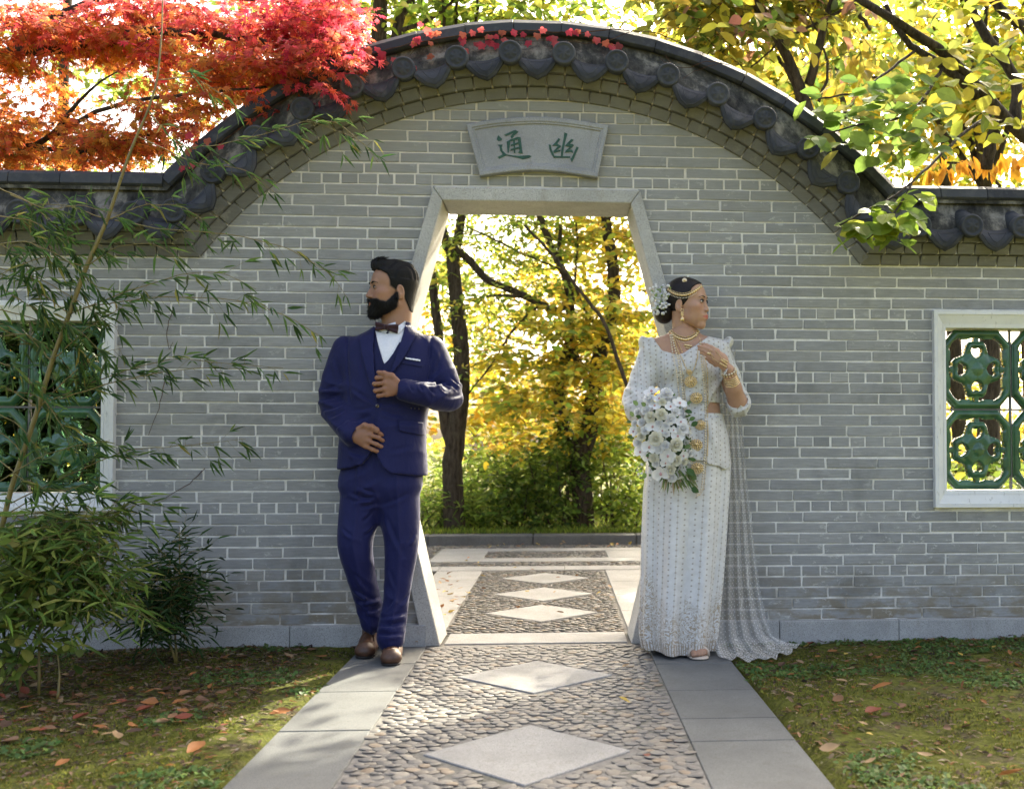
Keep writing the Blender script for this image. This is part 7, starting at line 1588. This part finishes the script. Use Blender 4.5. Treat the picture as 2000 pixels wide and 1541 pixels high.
# the left sleeve opens towards the raised forearm
Bl.cone(e_ + (w_ - e_) * .12, e_ + (w_ - e_) * 1.2, .044, .040, .006, 's')
for c, f, a, d, rr in ((P3(1240, 775, -.3), 90, .006, (.7, 0, 1), .08), (P3(1262, 730, -.25), 60, .004, (1, 0, .5), .08), (P3(1450, 795, -.28), 110, .006, (1, 0, .6), .06), (P3(1258, 672, -.22), 160, .005, (1, 0, .2), .035), (P3(1310, 760, -.3), 70, .004, (.8, 0, 1), .07), (P3(1425, 672, -.22), 160, .005, (1, 0, -.2), .03)): Bl.warp(wr(f, a, d, c, rr))
V, Fq = Bl.skin(); V = relax(V, Fq, 1, .4); V = crease(V, Fq, [(1225, 790, 1256, 772, .006, .008), (1222, 775, 1250, 755, .005, .008), (1240, 800, 1262, 785, .006, .007), (1262, 690, 1258, 730, .005, .008), (1285, 735, 1300, 770, .005, .008), (1448, 800, 1460, 782, .006, .006), (1438, 802, 1452, 790, .006, .006), (1436, 720, 1446, 750, .004, .008)]); put('blouse', np_mesh('blouse', V, Fq, BLOUSE), bride); blB = (V, Fq)
# skirt: one closed tube of cloth with soft pleats, mapped in metres
def sheet(name, Pts, UV, mat, parent, closed=False):
    n, m = Pts.shape[:2]; V = Pts.reshape(-1, 3); i, j = np.meshgrid(np.arange(n - 1), np.arange(m - 1), indexing='ij'); a = (i * m + j).ravel(); Fq = np.stack([a, a + m, a + m + 1, a + 1], 1); me = np_mesh(name, V, Fq, mat)
    uvl = me.uv_layers.new(name='UVMap'); uvl.data.foreach_set('uv', UV.reshape(-1, 2)[Fq.reshape(-1)].reshape(-1).astype(np.float32)); return put(name, me, parent), (V, Fq)
sp = [(808, 1302, 1411, .098, -.213), (830, 1292, 1417, .108, -.217), (860, 1275, 1423, .120, -.222), (905, 1262, 1427, .128, -.228), (960, 1257, 1424, .131, -.234), (1050, 1255, 1418, .131, -.245), (1130, 1254, 1411, .131, -.256), (1200, 1252, 1403, .133, -.268), (1240, 1253, 1398, .135, -.276), (1267, 1258, 1393, .136, -.282)]
A = np.array(sp); pys = np.linspace(808, 1267, 120); th = np.linspace(0, 2 * math.pi, 241) - math.pi * .5; Pt = np.zeros((120, 241, 3)); UV = np.zeros((120, 241, 2)); zh = zb(1267, -.3)
for i, py in enumerate(pys):
    xl, xr, b, cy = [np.interp(py, A[:, 0], A[:, k]) for k in (1, 2, 3, 4)]; x0, x1 = xb(xl, cy), xb(xr, cy); cx, a = (x0 + x1) / 2, (x1 - x0) / 2; q = (py - 808) / 459
    pl = .026 * q * np.sin(th * 9 + 1.5 * np.sin(th * 2)) + .009 * q * np.exp(-((np.cos(th) + .55) / .10) ** 2) * -3.0 + .020 * np.clip(q, 0, 1) * np.exp(-((np.cos(th) + .25) / .16) ** 2)
    pl = pl * (np.sin(th) < .2) + .004 * np.sin(th * 22 + 4 * q) * q + .004 * np.sin(th * 5 + 9 * q) * np.clip(1 - q, 0, 1)
    lift = .014 * np.cos(th + .35) * (q > .8) * (q - .8) * 5
    Pt[i, :, 0] = cx + (a + pl * .45) * np.cos(th); Pt[i, :, 1] = cy + (b + pl) * np.sin(th); Pt[i, :, 2] = zb(py, cy) - (.010 * np.sin(3 * th) + .006 * np.cos(th)) * max(0, q - .9) * 10 * .6; UV[i, :, 0] = th * .155; UV[i, :, 1] = zb(py, cy) - zh
_, skB = sheet('skirt', Pt, UV, SAREE, bride)
allB = bvh_of(blB, skB, (BV, BF)); 
# saree length over the shoulder, tucked at the waist, and the frill over the hip
fold = lambda k, a, ax, ay: (lambda x, y: a * math.sin(k * (x * ax + y * ay)) + a * .5 * math.sin(k * 2.3 * (x * ax + y * ay) + 1))
panel('saree_drape', [(1366, 669), (1380, 660), (1396, 656), (1426, 658), (1433, 676), (1428, 705), (1418, 730), (1404, 755), (1388, 780), (1380, 800), (1378, 818), (1340, 822), (1298, 815), (1291, 790), (1298, 760), (1312, 730), (1334, 700), (1350, 682)], allB, .014, .012, BLOUSE, bride, 1.3, True, fold(.16, .0028, .8, .6))
panel('hip_frill', [(1298, 812), (1340, 819), (1380, 816), (1412, 813), (1420, 840), (1426, 880), (1426, 912), (1416, 917), (1402, 910), (1388, 908), (1374, 900), (1350, 898), (1320, 880), (1295, 850)], allB, .016, .014, BLOUSE, bride, 1.3, True, fold(.11, .0045, 1.0, -.35))
# lace train falling from the shoulder to the ground
Lp = np.array([(1408, 680, -.12), (1410, 740, -.12), (1409, 800, -.13), (1408, 870, -.13), (1411, 940, -.14), (1410, 1010, -.16), (1405, 1080, -.19), (1400, 1150, -.23), (1397, 1210, -.28), (1395, 1250, -.32), (1396, 1268, -.345), (1402, 1280, -.40)], float)
Rp = np.array([(1436, 680, -.10), (1443, 740, -.09), (1446, 800, -.09), (1452, 870, -.09), (1458, 940, -.09), (1466, 1010, -.09), (1474, 1080, -.09), (1483, 1150, -.09), (1494, 1205, -.095), (1510, 1240, -.10), (1535, 1254, -.11), (1563, 1259, -.13)], float)
n, m = 130, 90; tv = np.linspace(0, 1, n); tl = np.linspace(0, 1, len(Lp)); Pt = np.zeros((n, m, 3)); UV = np.zeros((n, m, 2)); us = np.linspace(0, 1, m); acc = 0
for i, t_ in enumerate(tv):
    l = W(np.interp(t_, tl, Lp[:, 0]), np.interp(t_, tl, Lp[:, 1]), np.interp(t_, tl, Lp[:, 2])); r = W(np.interp(t_, tl, Rp[:, 0]), np.interp(t_, tl, Rp[:, 1]), np.interp(t_, tl, Rp[:, 2])); q = l[None] * (1 - us[:, None]) + r[None] * us[:, None]
    am = .006 + .022 * t_; q[:, 1] += -am * np.sin(us * 2 * math.pi * 4.2 + .8 * np.sin(3 * t_)) - .012 * np.sin(us * 2 * math.pi * 9) * t_; sag = max(0, t_ - .82) / .18
    q[:, 2] -= sag * .028 * np.sin(us * math.pi); q[:, 1] -= sag * .19 * np.sin(us * math.pi) ** .8; q[:, 2] = np.maximum(q[:, 2], .012 + .006 * np.sin(us * 40))
    Pt[i] = q; UV[i, :, 0] = us * .62 + .02
h_ = np.concatenate([[0], np.cumsum(np.linalg.norm(np.diff(Pt[:, m // 2], axis=0), axis=1))]); UV[:, :, 1] = (h_[-1] - h_)[:, None]
sheet('lace_train', Pt, UV, LACE, bride)
# sandal and foot
fs = SDF(P3(1340, 1300, -.46) - .03, P3(1390, 1240, -.22) + .05, .003); c0 = W(1366, 1280, -.42)
fs.cone((c0[0], -.28, .075), (c0[0], -.37, .045), .034, .033, 0); fs.ell((c0[0], -.395, .036), (.040, .035, .018), .02)
for k, (dx, dy, r_) in enumerate(((-.027, -.437, .0125), (-.009, -.436, .0095), (.006, -.430, .0088), (.019, -.421, .0082), (.030, -.409, .0075))): fs.cone((c0[0] + dx * .9, -.395, .034), (c0[0] + dx, dy, .028), r_, r_, .005)
fs.cut(lambda x, y, z: .018 - z, .003); V, Fq = fs.skin(); put('foot', np_mesh('foot', V, Fq, SKIN, np.tile(np.array(SKF) * .75, (len(V), 1))), bride)
SAND = m_plain('pale_leather', (.52, .44, .36), .45); ss = SDF((c0[0] - .09, -.50, -.01), (c0[0] + .09, -.2, .12), .0035); ss.cone((c0[0], -.26, .010), (c0[0], -.41, .012), .034, .043, 0, sq=((0, 0, 1), 4.5)); V, Fq = ss.skin(); sd_ = put('sandal', np_mesh('sandal', V, Fq, SAND), bride)
mb = MB(); v, f = tube([(c0[0] - .043, -.405, .014), (c0[0] - .041, -.404, .036), (c0[0] - .024, -.408, .052), (c0[0], -.410, .057), (c0[0] + .024, -.404, .051), (c0[0] + .040, -.395, .034), (c0[0] + .043, -.392, .014)], .008, 8); mb.add(v, f); mb.build('strap', SAND, sd_, True)
mb = MB(); mb.add(*tube(wob([W(1303, 1268, -.36), W(1318, 1274, -.38), W(1330, 1270, -.37), W(1333, 1263, -.36)], 4, 0), [.004] * 13, 6)); mb.build('ribbon', CREAMP, bride, True)
# ---- jewellery
hB = bvh_of((headB, HF), hairB, bunB); cB = bvh_of((headB, HF), blB, skB, (BV, BF), hairB)
def beads(mb, line, bv, r, gap, off=.004, shape=(1, 1, 1), jit=0.0, sub=ICO1):
    L = np.array(line, float); t = np.concatenate([[0], np.cumsum(np.linalg.norm(np.diff(L, axis=0), axis=1))]); s = 0
    while s <= t[-1]:
        px, py = np.interp(s, t, L[:, 0]), np.interp(s, t, L[:, 1]); p, n_ = arrow(bv, px, py, off)
        if p is not None: mb.add([tuple(p + sub[0][k] * r * np.array(shape)) for k in range(len(sub[0]))], sub[1])
        s += gap * (1 + rg.uniform(-jit, jit))
def jewel(name, mat, lst, bv, parent=bride):
    mb = MB()
    for line, r, gap, off, shp in lst: beads(mb, line, bv, r, gap, off, shp)
    if mb.v: o = mb.build(name, mat, parent, True); o['kind'] = 'stuff'; return o
ban = [(1305, 566), (1313, 572), (1322, 575.5), (1332, 577), (1342, 576), (1352, 572), (1361, 566), (1369, 560), (1376, 557)]
jewel('hair_chain', GOLD, [(ban, .0068, 4.2, .003, (1, .6, 1)), ([(a, b - 4) for a, b in ban], .0028, 3, .003, (1, 1, 1)), ([(1376, 557), (1381, 561), (1382, 568)], .0075, 3.5, .003, (.8, .6, 1)), ([(1363, 546), (1370, 550), (1376, 557)], .004, 3, .003, (1, 1, 1))], hB)
jewel('hair_pearl', PEARL, [([(a, b + 5.5) for a, b in ban[:7]], .0022, 3.0, .003, (1, 1, 1.5))], hB)
p, n_ = arrow(hB, 1337, 548, .002)
if p is not None:
    rn = obj('hair_brooch', *tube([p, p - np.array([0, .004, 0])], [.0115, .0105], 16), PEARL, bride, True); obj('brooch_centre', *tube([p - np.array([0, .0042, 0]), p - np.array([0, .007, 0])], [.006, .004], 10), GOLD, rn, True)
ear = BM @ Vector((.078, .002, -.034)); ear = np.array(ear) + np.array([0, -.012, 0]); mb = MB()
for dz, r_ in ((0, .0072), (-.012, .0045), (-.020, .0040)):
    for k in range(6):
        a = k * 1.047; mb.add([tuple(ear + np.array([math.cos(a) * r_ * .9, -.003, dz + math.sin(a) * r_ * .9]) + q * .0034) for q in ICO1[0]], ICO1[1])
v, f = tube([ear + np.array([0, -.003, -.026]), ear + np.array([0, -.003, -.034]), ear + np.array([0, -.003, -.048])], [.003, .008, .0105], 12); mb.add(v, f); o = mb.build('earring', GOLD, bride, True)
ch = [(1309, 648), (1316, 655), (1326, 661), (1338, 664), (1350, 661), (1359, 655), (1364, 647)]
jewel('choker', GOLD, [(ch, .0075, 4.4, .004, (1, .6, 1.1)), ([(a, b - 5) for a, b in ch], .0035, 3.2, .003, (1, 1, 1)), ([(1338, 674), (1350, 676)], .006, 3.0, .004, (1, .6, 1)), ([(1340, 679), (1347, 680)], .0045, 3.0, .004, (1, .6, 1))], cB)
jewel('choker_pearl', PEARL, [([(a, b + 5) for a, b in ch], .0022, 2.6, .004, (1, 1, 1))], cB)
L1 = [(1312, 655), (1318, 680), (1325, 705), (1330, 735), (1333, 765), (1337, 800), (1345, 850), (1350, 900), (1355, 945), (1362, 968), (1370, 955), (1374, 920), (1377, 880), (1378, 840), (1378, 800), (1376, 765), (1373, 730), (1369, 695), (1367, 665)]
L2 = [(1315, 658), (1322, 680), (1332, 700), (1340, 720), (1348, 735), (1356, 720), (1362, 700), (1364, 675)]; L3 = [(1318, 657), (1327, 675), (1333, 690)]; L4 = [(1366, 660), (1375, 690), (1381, 720), (1383, 760), (1382, 800), (1383, 850), (1382, 890)]; L5 = [(1309, 655), (1314, 690), (1322, 730), (1326, 770), (1328, 800)]
jewel('long_necklace', PEARL, [(L1, .0052, 5.2, .020, (1, 1, 1)), (L5, .0044, 4.6, .018, (1, 1, 1))], cB); jewel('gold_chain', GOLD, [(L2, .0032, 3.0, .018, (1, 1, 1)), (L3, .003, 2.8, .008, (1, 1, 1)), (L4, .0030, 3.2, .020, (1, 1, 1)), ([(a + 4, b) for a, b in L1], .0026, 3.4, .020, (1, 1, 1))], cB)
def medallion(px, py, r):
    p, n_ = arrow(cB, px, py, .022)
    if p is None: return
    mb = MB()
    for rr, k, s in ((.9, 15, .19), (.62, 10, .20), (.32, 6, .2)):
        for i in range(k):
            a = 2 * math.pi * i / k; mb.add([tuple(p + np.array([math.cos(a) * rr * r, -.004 * (1 - rr), math.sin(a) * rr * r * .8]) + q * r * s * np.array([1, .5, 1])) for q in ICO1[0]], ICO1[1])
    mb.add([tuple(p + np.array([0, -.004, 0]) + q * r * np.array([.30, .22, .28])) for q in ICO1[0]], ICO1[1]); v, f = tube([p + np.array([math.cos(a) * r * 1.02, .001, -abs(math.sin(a)) * r * 1.0]) for a in np.linspace(.05, math.pi - .05, 12)], r * .10, 5); mb.add(v, f); 
    o = mb.build('gold_medallion', GOLD, bride, True); o['kind'] = 'stuff'
for px, py, r in ((1349, 744, .027), (1360, 776, .026), (1368, 829, .023), (1359, 868, .028), (1362, 913, .026), (1346, 726, .012)): medallion(px, py, r)
fa = (w_ - e_) / np.linalg.norm(w_ - e_)
def ringt(c, ax, R_, r_, nb_=22, sub=6):
    u = np.cross(ax, [0, 0, 1.0]) if abs(ax[2]) < .9 else np.cross(ax, [0, 1.0, 0]); u /= np.linalg.norm(u); w = np.cross(ax, u); return tube([c + R_ * (math.cos(a) * u + math.sin(a) * w) for a in np.linspace(0, 2 * math.pi, nb_ + 1)], r_, sub, False)
for k in range(5):
    t_ = .66 + k * .055; obj('bangle', *ringt(e_ + (w_ - e_) * t_, fa, .0335 - .001 * k, .0030), GOLD, bride, True)
for t_, R_, r_, mat in ((1.06, .0315, .0052, PEARL), (.99, .032, .0042, GOLD)):
    c = e_ + (w_ - e_) * t_; u = np.cross(fa, [0, 0, 1.0]); u /= np.linalg.norm(u); w2 = np.cross(fa, u); mb = MB()
    for k in range(16): a = k * math.pi / 8; q0 = c + R_ * (math.cos(a) * u + math.sin(a) * w2); mb.add([tuple(q0 + q * r_) for q in ICO1[0]], ICO1[1])
    o = mb.build('bead_bracelet', mat, bride, True); o['kind'] = 'stuff'
hBv = bvh_of(LHb[:2], (BV, BF)); jewel('hand_jewel', GOLD, [([(1409, 703), (1420, 712)], .0052, 3.2, .004, (1, .6, 1)), ([(1407, 710), (1419, 717)], .0052, 3.2, .004, (1, .6, 1)), ([(1413, 702), (1423, 708)], .0045, 3.0, .004, (1, .6, 1)), ([(1396, 683), (1404, 692), (1411, 701)], .0022, 2.2, .004, (1, 1, 1)), ([(1386, 685), (1392, 700), (1404, 708)], .0022, 2.2, .004, (1, 1, 1)), ([(1383, 690), (1386, 691)], .0055, 3, .004, (1, .6, 1))], hBv)
# ---- flowers in the hair
def petal(w, l, cup, n=5, m=4):
    v = []
    for i in range(n + 1):
        t_ = i / n; ww = w * math.sin(math.pi * min(.97, .12 + .78 * t_)) ** .7
        for j in range(m + 1): s_ = -1 + 2 * j / m; v.append((s_ * ww, l * t_, cup * (s_ * s_ * .35 + t_ * t_ * .6) * l))
    f = [[i * (m + 1) + j, i * (m + 1) + j + 1, (i + 1) * (m + 1) + j + 1, (i + 1) * (m + 1) + j] for i in range(n) for j in range(m)]
    return np.array(v), f
def m_petal(name, a, b):
    t = NT(name); r_ = t.rnd(); c = t.ramp(r_, [(0, a), (1, b)]); bs = t.n('BsdfPrincipled'); t.t.links.new(c, bs.inputs['Base Color']); bs.inputs['Roughness'].default_value = .55; tr = t.n('BsdfTranslucent'); t.t.links.new(c, tr.inputs[0]); mx = t.n('MixShader', i_0=.35); t.t.links.new(bs.outputs[0], mx.inputs[1]); t.t.links.new(tr.outputs[0], mx.inputs[2]); t.t.links.new(mx.outputs[0], t.out.inputs[0]); return t.m
WHITEP, CREAM, PINKC = m_petal('white_petal', (.82, .82, .81), (.88, .88, .87)), m_petal('cream_petal', (.78, .76, .62), (.84, .82, .70)), m_plain('orchid_throat', (.52, .30, .28), .5)
fl = tag(empty('hair_flowers', (0, 0, 0), bride)); mb = MB(); mg_ = MB()
for _ in range(150):
    px, py = 1290 + rg.normal(0, 9.5), 585 + rg.normal(0, 14.5); 
    if (px - 1290) > 18 or py > 625 or py < 552 + max(0, (px - 1295)) * .0: continue
    p, n_ = arrow(hB, px, py, .012); p = P3(px, py, -.20) if p is None else p; p = p + rg.normal(0, .006, 3); d = rg.normal(0, 1, 3); d[2] -= .6; d /= np.linalg.norm(d); r_ = rg.uniform(.0042, .0078)
    v, f = tube([p, p + d * r_ * .9, p + d * r_ * 2.0, p + d * r_ * 2.6], [r_ * .35, r_, r_ * .8, r_ * .1], 6); (mb if rg.random() < .8 else mg_).add(v, f)
o = mb.build('flower_bud', WHITEP, bride, True); o['kind'] = 'stuff'; o = mg_.build('green_bud', m_plain('bud_green', (.22, .30, .10), .6), bride, True); o['kind'] = 'stuff'; bpy.data.objects.remove(fl)
# ---- the bouquet
bq = tag(empty('bouquet', tuple(P3(1297, 865, -.45))), 'cascading bouquet of white roses and orchids held by the bride', 'bouquet'); bq.location = (0, 0, 0)
def rose_mesh(mat):
    mb = MB(); r = random.Random(2)
    for k, (n_, l, w, tilt, cup) in enumerate(((3, .42, .20, 1.35, .9), (4, .55, .27, 1.1, .8), (5, .72, .36, .75, .6), (6, .92, .44, .42, .35), (6, 1.0, .48, .18, .15))):
        for i in range(n_):
            a = 2 * math.pi * (i + .5 * (k % 2) + r.uniform(-.1, .1)) / n_; v, f = petal(w, l, cup); c, s_ = math.cos(tilt), math.sin(tilt); v = np.stack([v[:, 0], v[:, 1] * c - v[:, 2] * s_, v[:, 1] * s_ + v[:, 2] * c + .06 * (4 - k)], 1); c, s_ = math.cos(a), math.sin(a); mb.add(np.stack([v[:, 0] * c - v[:, 1] * s_, v[:, 0] * s_ + v[:, 1] * c, v[:, 2]], 1).tolist(), f)
    mb.add((ICO1[0] * .22 + np.array([0, 0, .35])).tolist(), ICO1[1]); return mk_mesh('rose', mb.v, mb.f, True, mat)
def orchid_mesh():
    mb = MB()
    for a, l, w in ((0, 1.0, .60), (math.pi, 1.0, .60), (math.pi / 2, .95, .38), (math.pi * 1.22, .95, .38), (math.pi * 1.78, .95, .38)):
        v, f = petal(w, l, .22); a -= math.pi / 2; c, s_ = math.cos(a), math.sin(a); mb.add(np.stack([v[:, 0] * c - v[:, 1] * s_, v[:, 0] * s_ + v[:, 1] * c, v[:, 2] + .03 * len(mb.v) / 30], 1).tolist(), f)
    return mk_mesh('orchid', mb.v, mb.f, True, WHITEP)
ROSE, ROSEC, ORCH = rose_mesh(WHITEP), rose_mesh(CREAM), orchid_mesh(); THR = mk_mesh('orchid_throat', ICO2[0] * np.array([.16, .2, .22]) + np.array([0, -.05, .18]), ICO2[1], True, PINKC)
def zp5(x, y): return 1200 + x * .1557, 740 + y * .1557
bqc = P3(1297, 862, -.40)
def flower(zx, zy, r, kind):
    px, py = zp5(zx, zy); ex = ((px - 1297) / 62) ** 2 + ((py - 862) / 108) ** 2; y = -.40 - .105 * math.sqrt(max(.05, 1 - ex)); p = P3(px, py, y); n_ = (p - bqc) * np.array([1.0, 1.2, .7]) + np.array([rg.normal(0, .015), -.075, rg.normal(0, .015)]); n_ /= np.linalg.norm(n_)
    up_ = np.array([rg.normal(0, .25), 0, 1.0]); x_ = np.cross(up_, n_); x_ /= np.linalg.norm(x_); y2 = np.cross(n_, x_); r = r * 1.36; M = Mx(x_ * r, y2 * r, n_ * r, p)
    o = put('rose' if kind[0] == 'r' else 'orchid', {'rw': ROSE, 'rc': ROSEC, 'o': ORCH}[kind], bq, M=M)
    if kind == 'o': put('orchid_throat', THR, o)
for zx, zy, r, k in ((470, 165, .026, 'o'), (650, 200, .024, 'rw'), (815, 310, .025, 'o'), (440, 270, .022, 'rw'), (510, 340, .021, 'o'), (700, 350, .020, 'o'), (455, 490, .021, 'rc'), (585, 455, .023, 'rc'), (700, 510, .020, 'rw'), (645, 590, .016, 'rw'), (340, 550, .015, 'rw'), (480, 600, .023, 'o'), (390, 650, .017, 'rw'), (320, 640, .013, 'rc'), (345, 725, .017, 'rc'), (250, 660, .021, 'o'), (850, 630, .023, 'rw'), (830, 540, .020, 'o'), (525, 750, .025, 'rc'), (790, 715, .023, 'o'), (765, 825, .025, 'rc'), (650, 690, .014, 'rw'), (440, 850, .026, 'o'), (640, 830, .016, 'rw'), (330, 910, .022, 'o'), (670, 960, .026, 'o'), (770, 1020, .020, 'rc'), (500, 990, .018, 'rc'), (520, 1060, .014, 'rw'), (580, 1180, .028, 'o'), (700, 1130, .019, 'rc'), (820, 1270, .022, 'o'), (800, 1350, .018, 'o'), (950, 930, .013, 'rw'), (880, 1030, .013, 'rc'), (300, 420, .015, 'rw'), (900, 460, .012, 'rw'), (600, 300, .015, 'rc'), (560, 560, .014, 'rw'), (560, 250, .02, 'o'), (400, 400, .018, 'rw'), (760, 420, .018, 'rw'), (600, 650, .018, 'o'), (300, 800, .018, 'rw'), (560, 880, .018, 'rw'), (860, 960, .018, 'o'), (640, 1050, .018, 'o'), (720, 1230, .018, 'rw'), (930, 700, .012, 'rw'), (420, 980, .018, 'o'), (260, 560, .013, 'rw'), (740, 640, .014, 'o')): flower(zx, zy, r, k)
P, D, U, S = [], [], [], []
for zx, zy, dx, dy, s_ in ((300, 330, -1, .8, .03), (400, 350, -.6, .5, .03), (890, 340, .9, .8, .032), (880, 400, .9, -.2, .035), (960, 590, 1, .6, .035), (890, 720, 1, -.5, .028), (840, 650, .2, -1, .022), (250, 745, -1, .2, .034), (335, 820, -.6, -1, .034), (540, 930, -.3, -.6, .04), (470, 940, -1, -.4, .03), (830, 890, .5, .6, .03), (880, 870, .9, .5, .03), (940, 1000, .9, -.2, .03), (960, 1360, .9, -.6, .04), (900, 1120, .8, -.7, .05), (920, 1170, .9, -.8, .05), (240, 480, -.6, 1, .03), (215, 540, -1, 0, .025), (730, 650, .2, .6, .03), (560, 860, -.2, -.8, .035), (720, 430, .3, .3, .03), (340, 500, -.7, .4, .03), (880, 480, .8, .3, .03), (940, 520, .7, .4, .028), (400, 1180, -.6, -.9, .03)):
    px, py = zp5(zx, zy); P.append(P3(px, py, -.47 + rg.uniform(-.02, .03))); D.append(np.array([dx, -.3, dy])); U.append(np.array([0, -1, .3]) + rg.normal(0, .3, 3)); S.append(s_)
P, D, U, S = map(np.array, (P, D, U, S)); singles('leaf', P, D, U, S, WIDE, pal(len(P), [(.10, .19, .06), (.16, .26, .09), (.06, .13, .04)], None, .12, rg), bq, range(len(P)))
# trailing grasses and small filler buds
P, D = [], []
for _ in range(70): zx = 620 + rg.uniform(0, 330); P.append(P3(*zp5(zx, 1120 + rg.uniform(0, 160)), -.46)); D.append(np.array([(zx - 690) / 260 + rg.normal(0, .15), rg.normal(-.1, .1), -1]))
P, D = np.array(P), np.array(D); o = cloud('grass_sprig', P, D, np.tile([0, -1.0, 0], (len(P), 1)) + rg.normal(0, .3, (len(P), 3)), rg.uniform(.035, .075, len(P)), T_lance(.06, .1), pal(len(P), [(.16, .24, .07), (.42, .36, .20), (.10, .18, .05), (.28, .34, .12)], None, .15, rg), bq, kind='stuff')
mb = MB(); mg_ = MB()
for _ in range(230):
    zx, zy = rg.uniform(230, 960), rg.uniform(180, 1300); px, py = zp5(zx, zy); ex = ((px - 1294) / 60) ** 2 + ((py - 862) / 106) ** 2
    if ex > 1.0: continue
    p = P3(px, py, -.395 - .10 * math.sqrt(max(.03, 1 - ex))); r_ = rg.uniform(.003, .0065); (mb if rg.random() < .55 else mg_).add((ICO1[0] * r_ + p).tolist(), ICO1[1])
o = mb.build('filler_bud', WHITEP, bq, True); o['kind'] = 'stuff'; o = mg_.build('filler_green', m_plain('filler_green', (.12, .20, .06), .6), bq, True); o['kind'] = 'stuff'
bc = SDF(bqc - .30, bqc + .30, .008); bc.ell(bqc + np.array([0, -.02, 0]), (.085, .05, .165), 0); V, Fq = bc.skin(); put('foliage_core', np_mesh('foliage_core', V, Fq, m_plain('bouquet_green', (.03, .06, .02), .8)), bq)
